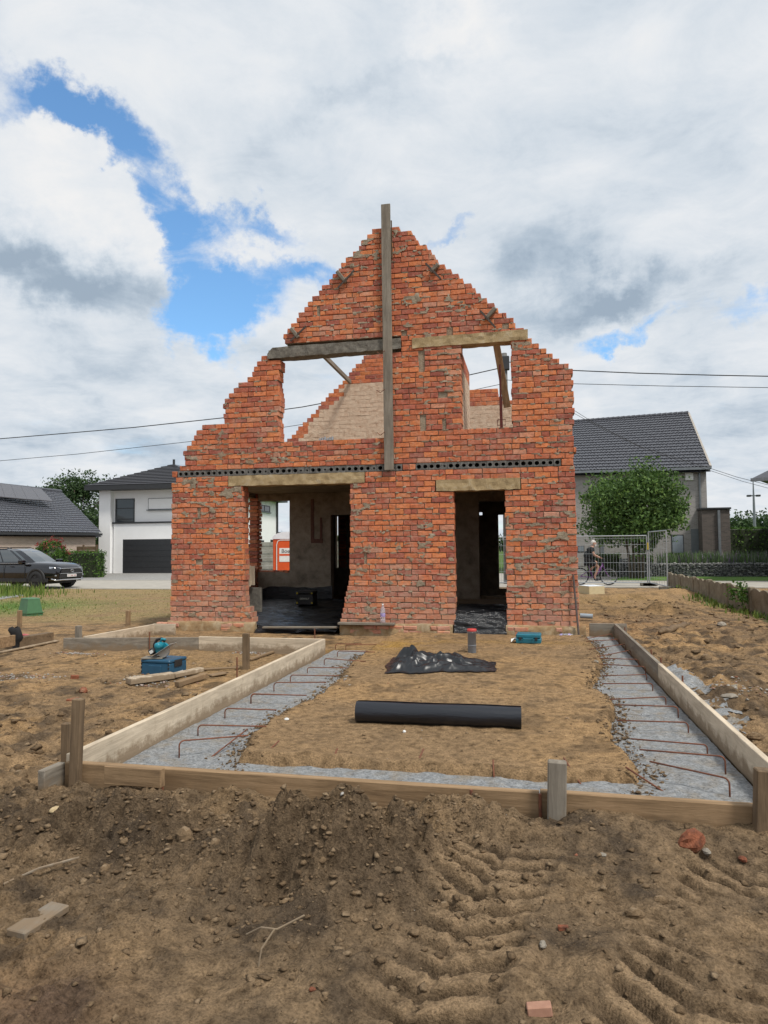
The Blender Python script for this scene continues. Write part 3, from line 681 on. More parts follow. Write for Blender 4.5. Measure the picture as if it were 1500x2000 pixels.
for a, b_, z0, z1 in rest:
    vs, fs = brick_geo(br_r, b_-a-JT, z1-z0-br_r.uniform(0.009, 0.017), 0.095)
    M = Matrix.Translation(((a+b_)/2, FY+br_r.uniform(-0.004, 0.005), (z0+z1)/2+br_r.uniform(-0.002, 0.002))) @ Matrix.Rotation(br_r.uniform(-0.008, 0.008), 4, 'Y') @ Matrix.Rotation(br_r.uniform(-0.02, 0.02), 4, 'X')
    bw_.add([M @ Vector(p) for p in vs], fs)
bo = bw_.build('brickwork', BRICK, fw); bo['kind'] = 'stuff'; bo['label'] = 'upper and farther red bricks of the gable wall'
ib = MB()
for k, (z, h_, iv) in enumerate(runs):         # inner leaf
    for a, b_ in lay(iv, k+1, br_r): ib.box(a+0.004, b_-0.004, FY+0.115, FY+0.28, z+0.006, z+h_-0.006, jit=0.002, r=br_r)
o = ib.build('inner_leaf', BRICK, fw); o['kind'] = 'stuff'
# squeezed-out mortar and smears lying over the faces
st = 0.0165
gx_ = np.arange(-6.86, 0.86, st); gz_ = np.arange(0.17, 7.45, st)
MX, MZ = np.meshgrid(gx_, gz_)
def in_wall(MX, MZ, er=0.012):
    m_ = np.zeros(MX.shape, bool)
    for z, h_, iv in runs:
        rows = (gz_ >= z) & (gz_ < z+h_)
        for a, b_ in iv: m_[rows] |= (MX[rows] > a+er) & (MX[rows] < b_-er)
    return m_
mk = in_wall(MX, MZ)
ph = np.where(MZ < 3.0, (MZ-0.16)/CH, (MZ-3.082)/0.0985); bed = np.abs(ph-np.round(ph))    # 0 on a bed joint
big = fbm(MX*0.55, MZ*0.7, 3, 70)
sm = fbm(MX*5.2, MZ*13.0, 4, 71, 0.58)+0.40*big+0.10*(0.5-bed*2)
d = -0.011+0.019*sstep(0.30, 0.44, sm)+0.004*fbm(MX*22, MZ*22, 3, 72)
droop = sstep(0.10, 0.34, fbm(MX*9, np.round(ph)*3.7, 3, 73))*sstep(0.30, 0.12, bed)
d = np.maximum(d, -0.011+0.016*droop+0.004*fbm(MX*30, MZ*30, 2, 74))
mk &= d > -0.0085
for hb in HOLES:
    (xa, za), (xb, zb) = hb; mk &= ~((MX > xa-0.01) & (MX < xb+0.01) & (MZ > zb-0.005) & (MZ < za+0.005))
nr, nc = MX.shape; I = (np.arange(nr-1)[:, None]*nc+np.arange(nc-1)[None]).ravel(); F = np.stack([I, I+1, I+1+nc, I+nc], 1); F = F[mk.ravel()[F].all(1)]
o = link('mortar', fast_mesh('mortar', np.stack([MX, FY-d, MZ], -1).reshape(-1, 3), F, MORTAR, True), fw); o['kind'] = 'stuff'; o['label'] = 'grey mortar squeezed out and smeared over the bricks'

# lintels and beams: long boxes with broken, uneven faces
def cast(name, x0, x1, y0, y1, za, zb, ta, tb, mat, parent, amp=0.008, seed=80, brk=(0, 0), label=None):
    """bar from x0 to x1; bottom za->zb, top ta->tb; uneven skin, broken ends"""
    xs = np.arange(x0, x1+0.03, 0.035); xs[-1] = x1
    prof = [(0, 0), (0.33, 0), (0.66, 0), (1, 0), (1, 0.33), (1, 0.66), (1, 1), (0.66, 1), (0.33, 1), (0, 1), (0, 0.66), (0, 0.33)]
    P = []
    for i, xx in enumerate(xs):
        f = (xx-x0)/(x1-x0); lo = za+(zb-za)*f; hi = ta+(tb-ta)*f; row = []
        e = min(1, (xx-x0)/0.10) if brk[0] else 1; e2 = min(1, (x1-xx)/0.10) if brk[1] else 1; sh = 1-(1-min(e, e2))*0.55
        for j, (u, v) in enumerate(prof):
            n_ = float(vnoise(np.array([xx*9+j*5.1]), np.array([j*3.3+seed]), seed)[0])
            z = lo+(hi-lo)*(v*sh if brk[0] else v); y_ = y0+(y1-y0)*u
            row.append((xx, y_+amp*n_*(1.6 if u in (0, 1) else 0), z+amp*n_*(1.6 if v in (0, 1) else 0)))
        P.append(row+[row[0]])
    mb = MB(); mb.grid(P); n = len(prof)+1
    mb.add(P[0][:-1], [tuple(range(len(prof)))]); mb.add(P[-1][:-1], [tuple(range(len(prof)))])
    o = mb.build(name, mat, parent); 
    if label: o['label'] = label
    return o
cast('lintel', -5.62, -2.945, FY-0.012, FY+0.27, 2.758, 2.752, 2.952, 2.950, LINT, house, label='long ochre concrete lintel over the wide lower opening')
cast('lintel', -1.62, -0.13, FY-0.014, FY+0.27, 2.562, 2.568, 2.765, 2.772, LINT, house, 0.010, 83, label='short ochre concrete lintel over the doorway')
cast('lintel', -4.83, -2.24, FY-0.02, FY+0.26, 5.175, 5.21, 5.385, 5.405, GREYC, house, 0.012, 81, (1, 0), label='dark grey concrete beam across the large upper opening')
cast('lintel', -2.03, 0.05, FY-0.018, FY+0.26, 5.200, 5.220, 5.385, 5.405, LINT, house, 0.010, 84, label='ochre concrete beam over the narrow upper opening')
# hollow floor slab ends showing as a row of holes
def hollow(x0, x1, z0=2.958, z1=3.078):
    n = max(1, round((x1-x0)/0.116)); w_ = (x1-x0)/n; mb = MB(); K = 12; zc = (z0+z1)/2
    for i in range(n):
        if br_r.random() < 0.10 and 0 < i < n-1: rad = 0.020
        else: rad = br_r.uniform(0.034, 0.043)
        cx = x0+(i+0.5)*w_; y_ = FY+0.004+br_r.uniform(-0.006, 0.008)
        sq = []
        for j in range(K):
            a = 2*PI*(j+0.5)/K; c_, s_ = math.cos(a), math.sin(a); m_ = max(abs(c_), abs(s_))
            sq.append((cx+w_/2*0.985*c_/m_, y_, zc+(z1-z0)/2*s_/m_))
        ci = [(cx+rad*math.cos(2*PI*(j+0.5)/K), y_, zc+0.9*rad*math.sin(2*PI*(j+0.5)/K)) for j in range(K)]
        bk = [(p[0], FY+0.26, p[2]) for p in ci]; sb = [(p[0], FY+0.1, p[2]) for p in sq]
        fs = []
        for j in range(K):
            q = (j+1) % K
            fs += [(j, q, K+q, K+j), (K+j, K+q, 2*K+q, 2*K+j), (3*K+j, 3*K+q, q, j)]
        fs.append(tuple(range(2*K, 3*K)))
        mb.add(sq+ci+bk+sb, fs)
    o = mb.build('slab_end', SLABC, house); o['label'] = 'hollow core floor slab end, a row of round holes'
hollow(-6.68, -2.24); hollow(-1.99, 0.57)
o = MB().box(-2.225, -2.0, FY+0.006, FY+0.11, 2.962, 3.076).build('slab_end', SLABC, house)
for a, b_, hh_, dd_ in ((-2.23, -2.115, 0.098, 0.1), (-2.105, -1.995, 0.098, 0.1), (-6.80, -6.70, 0.110, 0.26), (0.585, 0.78, 0.110, 0.26)):
    vs, fs = brick_geo(br_r, b_-a, hh_, dd_); MB().add([Vector(p)+Vector(((a+b_)/2, FY-0.002, 3.018)) for p in vs], fs).build('slab_brick', BRICK, house)
o = MB().box(-6.66, 0.55, FY+0.27, BW+0.1, 2.905, 3.072).build('floor_slab', PLAST, house)

# footing course under the wall, broken where the openings were knocked through
def footing(x0, x1, seed):
    xs = np.arange(x0, x1, 0.03); P = []
    for xx in xs:
        n1_ = float(fbm(np.array([xx*6.0]), np.array([seed*1.0]), 4, 90)[0]); n2_ = float(fbm(np.array([xx*4.0]), np.array([seed+5.0]), 4, 91)[0]); n3_ = float(fbm(np.array([xx*11.0]), np.array([seed+9.0]), 4, 92)[0])
        P.append([(xx, FY+0.02, 0.19+0.01*n2_), (xx, FY-0.02+0.02*n3_, 0.175+0.02*n1_), (xx, FY-0.045+0.04*n1_, 0.150+0.03*n2_), (xx, FY-0.055+0.04*n3_, 0.085), (xx, FY-0.07+0.05*n2_, 0.02), (xx, FY-0.075, -0.14), (xx, FY+0.1, -0.14)])
    mb = MB().grid(P); mb.add(P[0], [tuple(range(7))]); mb.add(P[-1], [tuple(range(7))])
    return mb.build('footing', FOOT, house, True)
footing(-6.86, -5.06, 1); footing(-3.42, -1.33, 2); footing(-0.42, 0.94, 3)
mb = MB()
for x0, x1 in ((-7.08, -6.62), (-5.75, -5.25), (-3.35, -2.0), (-1.75, -1.36), (-0.40, 0.0), (0.42, 0.97)):
    for zz in (0.035, 0.115):
        xx = x0
        while xx < x1-0.1:
            ln = br_r.choice((0.12, 0.24, 0.25)); 
            if br_r.random() < 0.72:
                vs, fs = brick_geo(br_r, ln-0.012, 0.072, 0.12, 0.012); M = Matrix.Translation((xx+ln/2, FY-0.072+br_r.uniform(-0.012, 0.02), zz)) @ Matrix.Rotation(br_r.uniform(-0.04, 0.04), 4, 'Y'); mb.add([M @ Vector(p) for p in vs], fs)
            xx += ln
mb.build('footing_brick', BRICK, house)['kind'] = 'stuff'

# rear gable wall: limewashed below, bare red above, stepped rake on the left, knocked down on the right
def rake(z):
    l = max(-6.78, -2.5-(7.5-z)*0.99) if z > 3.35 else -6.78
    r = 0.55 if z < 4.93 else (-0.62 if z < 5.22 else (-1.75 if z < 5.6 else -2.2+0.0*z))
    if z > 5.6: r = min(-2.2, -2.5+(7.5-z)*0.99)
    return l, r
red, lime, core = MB(), MB(), MB()
for k in range(44):
    z = 3.08+k*0.098; zc = z+0.049
    if zc > 7.1: break
    l, r_ = rake(zc); core.box(l+0.03, r_-0.03, BW+0.012, BW+0.25, z, z+0.098)
    for a, b_ in lay([(l+br_r.uniform(-0.03, 0.03), r_+br_r.uniform(-0.02, 0.02))], k, br_r):
        isr = zc > (5.50 if a < -2.2 else 4.80)
        edge = a-l < 0.12 and zc > 3.6
        (red if (isr or edge) else lime).add([Vector(p)+Vector(((a+b_)/2, BW+br_r.uniform(-0.003, 0.003)*(1 if isr else 0.6), zc)) for p in brick_geo(br_r, b_-a-(0.009 if isr else 0.002), 0.088 if isr else 0.0962, 0.25, 0.007 if isr else 0.0025)[0]], brick_geo(br_r, 1, 1, 1)[1])
rw = core.build('rear_wall', MORTAR if False else LIME, house); rw['label'] = 'limewashed rear gable wall with bare red brick top'
red.build('rear_brickwork', BRICK, rw)['kind'] = 'stuff'; lime.build('limewashed_brickwork', LIME, rw)['kind'] = 'stuff'
# rear wall, ground floor: plastered, with a window and two doorways
def plaster_wall(name, x0, x1, z0, z1, y0, th, parent, mat=PLAST, amp=0.02, seed=1):
    nx_, nz_ = max(3, int((x1-x0)/0.07)), max(3, int((z1-z0)/0.07)); P = []
    for i in range(nx_+1):
        xx = x0+(x1-x0)*i/nx_; row = []
        for j in range(nz_+1):
            zz = z0+(z1-z0)*j/nz_; row.append((xx, y0+amp*float(fbm(np.array([xx*3.0]), np.array([zz*3.0]), 4, seed)[0]), zz))
        P.append(row)
    mb = MB().grid(P)
    mb.box(x0, x1, y0+amp, y0+th, z0, z1)
    return mb.build(name, mat, parent)
g = 0.10
plaster_wall('rear_plaster', -6.55, -5.73, -0.15, 0.985, BW, 0.27, rw, seed=3)
plaster_wall('rear_plaster', -5.73, -4.69, -0.15, 2.9, BW, 0.27, rw, seed=4)
plaster_wall('rear_plaster', -6.55, -5.73, 2.74, 2.9, BW, 0.27, rw, seed=5)
plaster_wall('rear_plaster', -4.69, -3.85, 2.36, 2.9, BW, 0.27, rw, seed=6)
plaster_wall('rear_plaster', -3.85, -1.13, -0.15, 2.9, BW, 0.27, rw, seed=7)
plaster_wall('rear_plaster', -1.13, -0.10, 2.62, 2.9, BW, 0.27, rw, seed=8)
plaster_wall('rear_plaster', -0.10, 0.55, -0.15, 2.9, BW, 0.27, rw, seed=9)
pb = MB(); z = 0.0; k = 0
while z < 2.85:                                 # toothed brick pier at the corner
    e = 0.05 if k % 2 else 0.0
    vs, fs = brick_geo(br_r, 0.22, 0.082, 0.28, 0.006); pb.add([Vector(p)+Vector((-6.67+e*0.4, BW-0.01+br_r.uniform(-0.015, 0.015), z+0.045)) for p in vs], fs); z += 0.094; k += 1
pb.build('corner_pier', BRICK, rw); MB().box(-6.76, -6.60, BW+0.01, BW+0.25, -0.1, 2.89).build('pier_core', MORTAR, rw)
mb = MB(); k = 0; z = 0.985-0.09
for xx in np.arange(-6.5, -5.75, 0.13): vs, fs = brick_geo(br_r, 0.12, 0.06, 0.26); mb.add([Vector(p)+Vector((xx+0.03, BW+0.004, 0.985+br_r.uniform(0, 0.012))) for p in vs], fs)
mb.build('broken_sill', BRICK, rw)
for (x0, z0, x1, z1) in ((-5.18, 1.75, -5.10, 2.75), (-4.95, 1.75, -4.90, 2.3), (-5.18, 1.68, -4.88, 1.78)):
    MB().box(x0, x1, BW-0.016, BW+0.02, z0, z1, jit=0.006).build('chased_groove', simple('chased_brick', (0.16, 0.07, 0.05), (0.10, 0.05, 0.038), 0.95, 20), rw)
# side walls
sw = MB()
def side_wall(x0, z1, y0, y1, ztop_near=None):
    mb = MB(); k = 0; z = -0.1
    while z < z1:
        y = y0-(0.13 if k % 2 else 0)
        while y < y1:
            a, b_ = max(y, y0), min(y+0.262, y1)
            if b_-a > 0.04: mb.box(x0+0.0, x0+0.28, a+0.005, b_-0.005, z+0.005, z+0.094, jit=0.003, r=br_r)
            y += 0.262
        z += 0.099; k += 1
    o = mb.build('side_brickwork', BRICK, house); o['kind'] = 'stuff'
    MB().box(x0+0.012, x0+0.268, y0+0.01, y1-0.01, -0.12, z-0.01).build('side_wall', MORTAR, house)
side_wall(-6.85, 1.02, FY+0.285, BW-0.02); side_wall(0.515, 4.15, FY+0.285, BW+0.26)
MB().box(-6.85, -6.6, FY+0.29, BW, 2.80, 3.05).build('side_lintel', PLAST, house)
# upper partition running back from the narrow opening
mb = MB(); mr_ = MB()
for k in range(21):
    z = 3.08+k*0.098
    for a, b_ in lay([(FY+0.285, 14.55)], k, br_r): (mr_ if z > 4.78 else mb).box(-1.26, -1.14, a+0.004, b_-0.004, z+0.004, z+0.094, jit=0.002, r=br_r)
pw = MB().box(-1.25, -1.15, FY+0.29, 14.53, 3.08, 5.12).build('partition_wall', MORTAR, house); mr_.build('partition_brick', BRICK, pw)['kind'] = 'stuff'; mb.build('partition_limewash', LIME, pw)['kind'] = 'stuff'
# annex behind
AY = 20.5
an = MB()
def ap(x, y): q = PY(x, y, AY); return q[0], q[2]
wa, wb = ap(654.6, 1008), ap(660.6, 1109); ha, hb_ = ap(932, 1000), ap(942, 1006); da, db = ap(972.5, 1005), ap(1015, 1150)
for x0, x1, z0, z1 in ((-5.72, wa[0], -0.1, 2.9), (wa[0], wb[0], wa[1], 2.9), (wa[0], wb[0], -0.1, wb[1]), (wb[0]+0.0, ha[0], -0.1, 2.9), (ha[0], hb_[0], -0.1, hb_[1]), (ha[0], hb_[0], ha[1], 2.9), (hb_[0], da[0], -0.1, 2.9), (da[0], db[0], da[1], 2.9), (da[0], db[0], -0.1, db[1]), (db[0], 0.8, -0.1, 2.9)):
    if x1-x0 > 0.005: an.box(x0, x1, AY, AY+0.25, z0, z1)
an.box(-5.74, -5.70, BW+0.3, AY, -0.1, 2.9); an.box(0.55, 0.8, BW+0.3, AY, -0.1, 2.9); an.box(-5.74, 0.8, BW+0.3, AY+0.25, 2.902, 3.02)
ax_ = an.build('annex_wall', PLAST, house); ax_['label'] = 'dark plastered single storey annex behind the gable'
mb = MB()
for k in range(17):
    vs, fs = brick_geo(br_r, 0.24, 0.082, 0.10); mb.add([Vector(p)+Vector((wb[0]+0.125+0.02*(k % 2), AY-0.01, 1.02+k*0.09)) for p in vs], fs)
mb.build('annex_jamb', BRICK, ax_)

# ------------------------------------------------------------------ timber
def wood(name, c1, c2, c3, along='X', scale=1.0):
    mt, t, b = new_mat(name)
    sc_ = {'X': (1.2, 14, 14), 'Y': (14, 1.2, 14), 'Z': (14, 14, 1.2)}[along]
    co = coords(t, 'World', sc_); n1 = tnoise(t, co, 1.6*scale, 7, 0.65, 0.6); n2 = tnoise(t, coords(t, 'World'), 3.1, 5, 0.65); n3 = tnoise(t, co, 7*scale, 4, 0.6)
    c = ramp(t, n1, [(0.30, c3), (0.50, c2), (0.70, c1)])
    c = mixc(t, ramp(t, n2, [(0.45, (0, 0, 0)), (0.72, (0.55, 0.55, 0.55))]), c, tuple(x*0.62 for x in c2))
    # mud splashed up from the ground
    sz = N(t, 'ShaderNodeSeparateXYZ'); t.links.new(coords(t, 'World'), sz.inputs[0]); nm = tnoise(t, coords(t, 'World'), 9, 6, 0.7)
    mz = N(t, 'ShaderNodeMapRange', inp={1: -0.02, 2: 0.16, 3: 0.55, 4: 0.0}); t.links.new(sz.outputs[2], mz.inputs[0]); ml_ = N(t, 'ShaderNodeMapRange', inp={1: 0.62, 2: 0.86, 3: 0.0, 4: 0.8}); t.links.new(fmath('ADD', nm, mz.outputs[0], tree=t), ml_.inputs[0])
    c = mixc(t, ml_.outputs[0], c, (0.20, 0.14, 0.085))
    t.links.new(c, b.inputs['Base Color']); b.inputs['Roughness'].default_value = 0.85; b.inputs['Specular IOR Level'].default_value = 0.25
    bump(t, b, fmath('ADD', n1, n3, tree=t), 0.35, 0.006); return mt
W_PALE = {a: wood('pale_formwork_'+a.lower(), (0.66, 0.56, 0.43), (0.55, 0.46, 0.345), (0.39, 0.32, 0.24), a) for a in 'XYZ'}
W_GREY = {a: wood('grey_weathered_'+a.lower(), (0.30, 0.265, 0.215), (0.22, 0.192, 0.155), (0.135, 0.115, 0.09), a) for a in 'XYZ'}
W_WARM = {a: wood('warm_timber_'+a.lower(), (0.37, 0.25, 0.145), (0.27, 0.178, 0.098), (0.155, 0.10, 0.056), a) for a in 'XYZ'}
W_DARK = {a: wood('dark_post_'+a.lower(), (0.22, 0.155, 0.095), (0.15, 0.103, 0.062), (0.075, 0.053, 0.034), a) for a in 'XYZ'}
def plank(name, p, q, wd, ht, mat, label, cat='board', group=None, bev=0.004, up=(0, 0, 1)):
    """one board or squared timber as its own thing"""
    return tag(MB().beam(p, q, wd, ht, bev, up).build(name, mat), label, cat, group)
RUST = simple('rusty_steel', (0.22, 0.075, 0.035), (0.11, 0.045, 0.028), 0.85, 30, bmp=0.3)
STEEL = simple('dark_steel', (0.10, 0.075, 0.06), (0.05, 0.04, 0.035), 0.7, 25, 0.4)
# the tall board propped flat against the gable
bt, bb = PY(753.5, 400, FY-0.06), PY(760, 918, FY-0.06)
vb = thing('tall_board', 'tall grey weathered board standing against the middle of the gable', 'board', (0, 0, 0))
MB().beam((bb[0]-0.0, FY-0.055, bb[2]), (bt[0], FY-0.075, bt[2]), 0.17, 0.045, 0.004, (0, 1, 0)).build('board', W_GREY['Z'], vb)
MB().beam((bb[0]+0.085, FY-0.022, 6.9), (bt[0]+0.095, FY-0.028, 7.62), 0.02, 0.03, 0.003, (0, 1, 0)).build('batten', W_DARK['Z'], vb)
for yy in (690, 765, 848):
    q = PY(746, yy, FY-0.09); MB().tube([(q[0]-0.10, FY-0.05, q[2]+0.04), (q[0]-0.03, FY-0.10, q[2]-0.02), (q[0]+0.06, FY-0.12, q[2]+0.035)], 0.007, 6).build('wire_tie', RUST, vb)
# purlin stubs with iron straps on the rakes
for k, (x0, y0, x1, y1, sx0, sy0, sx1, sy1, side) in enumerate(((658, 530, 676, 552, 692, 528, 660, 562, 'left'), (568, 641, 583, 660, 598, 637, 567, 666, 'left'), (857, 516, 841, 531, 831, 514, 861, 545, 'right'), (968, 601, 949, 623, 938, 607, 968, 640, 'right'))):
    p, q = PY(x0, y0, FY-0.05), PY(x1, y1, FY-0.02); a, c_ = PY(sx0, sy0, FY-0.06), PY(sx1, sy1, FY-0.06)
    s_ = thing('purlin_stub', ('broken purlin stub and iron strap high on the %s rake', 'broken purlin stub and iron strap low on the %s rake')[k % 2] % side, 'stub', (0, 0, 0), group='purlin stubs on the gable rakes')
    MB().beam(p, q, 0.07, 0.08, 0.012, (0, 1, 0)).build('stub', W_GREY['X'], s_); MB().beam(a, c_, 0.035, 0.012, 0.002, (0, 1, 0)).build('strap', STEEL, s_)
# props seen in the upper openings
p, q = PY(628, 690, 14.2), PY(684, 746, BW-0.02)
plank('wooden_brace', p, q, 0.06, 0.10, W_GREY['Y'], 'thin grey timber brace rising behind the large upper opening', 'brace')
p, q = PY(968, 664, 13.3), PY(991, 796, 13.55)
plank('wooden_brace', p, q, 0.13, 0.15, W_WARM['Z'], 'thick leaning timber brace in the narrow upper opening', 'brace', up=(0, 1, 0))
p, q = PY(976, 712, 13.15), PY(979.5, 838, 13.0)
pr = thing('steel_prop', 'thin red steel prop standing in the narrow upper opening', 'prop', (0, 0, 0))
REDP = simple('red_prop_paint', (0.22, 0.045, 0.035), (0.13, 0.035, 0.03), 0.7, 20)
MB().tube([q, (p+q)/2], 0.026, 10).build('outer_tube', REDP, pr); MB().tube([(p+q)/2, p], 0.018, 10).build('inner_tube', REDP, pr)
zc = q+(p-q)*0.10; MB().tube([zc+np.array((-0.07, 0, 0.05)), zc+np.array((0.075, 0, 0.05)), zc+np.array((0.075, 0, -0.05)), zc+np.array((-0.07, 0, -0.05)), zc+np.array((-0.07, 0, 0.05))], 0.008, 6).build('handle', REDP, pr)
p = PY(641, 862, 13.2); gu = MB()
for k in range(6): gu.tube([(p[0]-0.15+k*0.05, 13.15, 3.56+0.001), (p[0]-0.15+k*0.05, 13.15, 3.68+0.012*(k % 3))], 0.022, 8)
tag(gu.build('metal_tubes', simple('galvanised', (0.50, 0.53, 0.56), (0.36, 0.39, 0.42), 0.4, 10, 0.7)), 'bundle of grey metal tube ends on the upper window sill', 'tubes')

# ------------------------------------------------------------------ black plastic
mt, t, b = new_mat('black_plastic'); b.inputs['Base Color'].default_value = (0.010, 0.011, 0.013, 1); b.inputs['Roughness'].default_value = 0.20; b.inputs['Specular IOR Level'].default_value = 0.55
n = tnoise(t, coords(t, 'World', (3, 9, 9)), 3.0, 5, 0.6, 1.2); bump(t, b, n, 0.5, 0.05); BLACK = mt
def film(name, x0, x1, ys, zf, label, st=0.045, amp=0.02, seed=100):
    X, Yv = np.meshgrid(np.arange(x0, x1+1e-6, st), ys); cr_ = np.abs(fbm(X*1.6, Yv*5.0, 4, seed))+0.6*np.abs(fbm(X*0.9+Yv*2, Yv*3-X, 3, seed+4))
    Z = zf(X, Yv)+amp*(1-2.2*cr_)
    n, mm_ = X.shape; I = (np.arange(n-1)[:, None]*mm_+np.arange(mm_-1)[None]).ravel(); F = np.stack([I, I+1, I+1+mm_, I+mm_], 1)
    return tag(link(name, fast_mesh(name, np.stack([X, Yv, Z], -1).reshape(-1, 3), F, BLACK, True)), label, 'plastic sheet')
def zroom(X, Yv):
    z = 0.08+0.26*sstep(12.75, 16.4, Yv)
    return np.where(Yv < 12.72, 0.02+0.05*sstep(12.5, 12.72, Yv)-0.02*sstep(-3.7, -5.0, X), z)
film('plastic_sheet', -5.03, -3.44, np.arange(12.50, 12.98, 0.03), zroom, 'black plastic sheet spilling out of the wide lower opening', amp=0.035)
film('plastic_sheet', -6.54, -2.2, np.arange(12.975, 16.54, 0.045), zroom, 'black plastic sheet covering the floor of the wide room', amp=0.03, seed=120)
path_ = [(12.55, 0.015), (12.62, 0.03), (12.665, 0.10), (12.69, 0.20), (12.72, 0.30), (12.80, 0.37), (13.0, 0.42), (13.35, 0.46), (13.7, 0.47)]
tt_ = np.linspace(0, 1, 70); cum = np.concatenate([[0], np.cumsum(np.hypot(*np.diff(np.array(path_), axis=0).T))]); cum /= cum[-1]
X, Tt = np.meshgrid(np.arange(-1.325, -0.385, 0.02), tt_); Yv = np.interp(Tt, cum, [q_[0] for q_ in path_]); Zv = np.interp(Tt, cum, [q_[1] for q_ in path_])
wr = np.abs(fbm(X*1.8, Tt*16, 3, 140))*0.07+np.abs(fbm(X*5, Tt*26+X*2, 3, 143))*0.03-0.02
Yv = Yv-wr*(Zv < 0.40); Zv = Zv+wr*0.5
n, mm_ = X.shape; I = (np.arange(n-1)[:, None]*mm_+np.arange(mm_-1)[None]).ravel(); F = np.stack([I, I+1, I+1+mm_, I+mm_], 1)
tag(link('plastic_sheet', fast_mesh('plastic_sheet', np.stack([X, Yv, Zv], -1).reshape(-1, 3), F, BLACK, True)), 'crumpled black plastic sheet hung over the door threshold', 'plastic sheet')
o = MB().box(-1.30, -0.41, 12.82, 13.7, -0.1, 0.28).build('door_sill', FOOT, house)
sandf = MB().box(-2.1, 0.50, 13.7, BW, -0.1, 0.36).build('sand_fill', SOIL if False else simple('room_sand', (0.30, 0.215, 0.13), (0.2, 0.14, 0.085), 0.95, 5, bmp=0.7), house)
X, Z = np.meshgrid(np.arange(-6.54, -4.60, 0.05), np.linspace(0.30, 0.62, 9)); Yv = BW-0.05-0.03*np.abs(fbm(X*3, Z*6, 3, 160)); Zt = Z+0.07*fbm(X*2, X*0, 3, 161)*(Z > 0.5)
n, mm_ = X.shape; I = (np.arange(n-1)[:, None]*mm_+np.arange(mm_-1)[None]).ravel(); F = np.stack([I, I+1, I+1+mm_, I+mm_], 1)
tag(link('plastic_sheet', fast_mesh('plastic_sheet', np.stack([X, Yv, Zt], -1).reshape(-1, 3), F, BLACK, True)), 'black plastic strip lining the foot of the rear room wall', 'plastic sheet')
# ------------------------------------------------------------------ formwork
BH = 0.22
def zb(z0, z1): return (z0+z1)/2
FWG = 'formwork boards round the concrete strips'
def board(p, q, ztop, mat, label, ht=0.24, wd=0.045, name='formwork_board', group=None):
    return plank(name, (p[0], p[1], ztop-ht/2), (q[0], q[1], ztop-ht/2), wd, ht, mat, label, 'board', group)
board((-2.965, 4.20), (-2.965, 6.96), 0.225, W_PALE['Y'], 'long pale formwork board on the left, meeting the front corner post')
board((-2.972, 6.965), (-2.985, 10.15), 0.222, W_PALE['Y'], 'pale formwork board on the left, running on toward the house')
board((1.425, 4.20), (1.425, 8.55), 0.222, W_PALE['Y'], 'long pale formwork board on the right, meeting the front board')
board((1.425, 8.555), (1.428, 12.82), 0.220, W_GREY['Y'], 'greyer formwork board on the right, ending at the house corner')
board((1.00, 12.86), (1.62, 12.86), 0.215, W_GREY['X'], 'short grey formwork board closing the right strip at the house')
board((-2.93, 4.135), (0.03, 4.085), 0.200, W_WARM['X'], 'long brown front formwork board half buried by the soil heap', 0.26, 0.055)
board((0.035, 4.095), (1.36, 4.055), 0.205, W_WARM['X'], 'brown front formwork board ending at the right corner post', 0.26, 0.055)
p = PX(80, 1515, -2.975); plank('formwork_board', (-2.965, 4.13, 0.075), (-2.975, p[1], 0.075), 0.05, 0.24, W_GREY['Y'], 'weathered whitish board end jutting past the front corner post', 'board')
p, q = PY(208, 1494, 3.99), PY(318, 1501, 3.97); plank('short_board', (p[0], 3.99, p[2]-0.055), (q[0], 3.97, q[2]-0.055), 0.05, 0.11, W_WARM['X'], 'short reddish brown board lying against the front formwork', 'board')
# second form, left
a, c_ = G(125, 1246, 0.2), G(632, 1250, 0.22)
board((a[0], a[1]), (-5.0, 10.22), 0.20, W_GREY['X'], 'greyish cross formwork board passing behind the blue tool case')
board((-4.995, 10.215), (-2.99, 10.19), 0.215, W_PALE['X'], 'pale cross formwork board meeting the left form corner')
a, c_ = G(165, 1243, 0.2), G(300, 1219, 0.2)
board((a[0], a[1]), (c_[0], c_[1]), 0.20, W_PALE['Y'], 'pale formwork board running back to the left house corner')
p = G(308, 1230, 0.1); board((c_[0]-0.02, c_[1]+0.02), (c_[0]+0.42, c_[1]+0.02), 0.205, W_PALE['X'], 'short pale board closing the left form at the house', 0.22)
def stake(px, ytop, ybot, wpx, mat, label, depth=None, lean=(0, 0), name='stake', dp=None, group=None):
    """square stake standing where its foot is seen; tops follow from the photo"""
    b_ = on(px, ybot) if depth is None else None
    if b_ is None:
        q = PY(px, ybot, depth); b_ = Vector((q[0], q[1], min(q[2], H(q[0], q[1]))))
    dist = float((np.array(b_)-CAM) @ FW); wd = wpx*dist/FPX; top = PY(px, ytop, b_.y)
    mb = MB().beam((b_.x, b_.y, b_.z-0.08), (b_.x+lean[0], b_.y+lean[1], top[2]), wd, dp or wd*0.75, 0.006, (0, 1, 0))
    return tag(mb.build(name, mat), label, 'stake', group)
stake(146, 1364, 1510, 21, W_DARK['Z'], 'tall dark brown stake at the front left form corner', 4.06, (0.02, 0))
stake(129, 1412, 1485, 17, W_DARK['Z'], 'shorter blackish stake behind the tall corner stake', 4.30)
stake(1086, 1486, 1590, 36, W_GREY['Z'], 'thick grey weathered stake nailed to the front formwork', 4.005, (0.012, 0.0), dp=0.06)
stake(1489, 1502, 1622, 34, W_DARK['Z'], 'thick dark stake at the front right form corner', 3.985, (0.02, 0), dp=0.07)
stake(480.5, 1237, 1306, 12.5, W_DARK['Z'], 'round brown stake standing beside the left formwork')
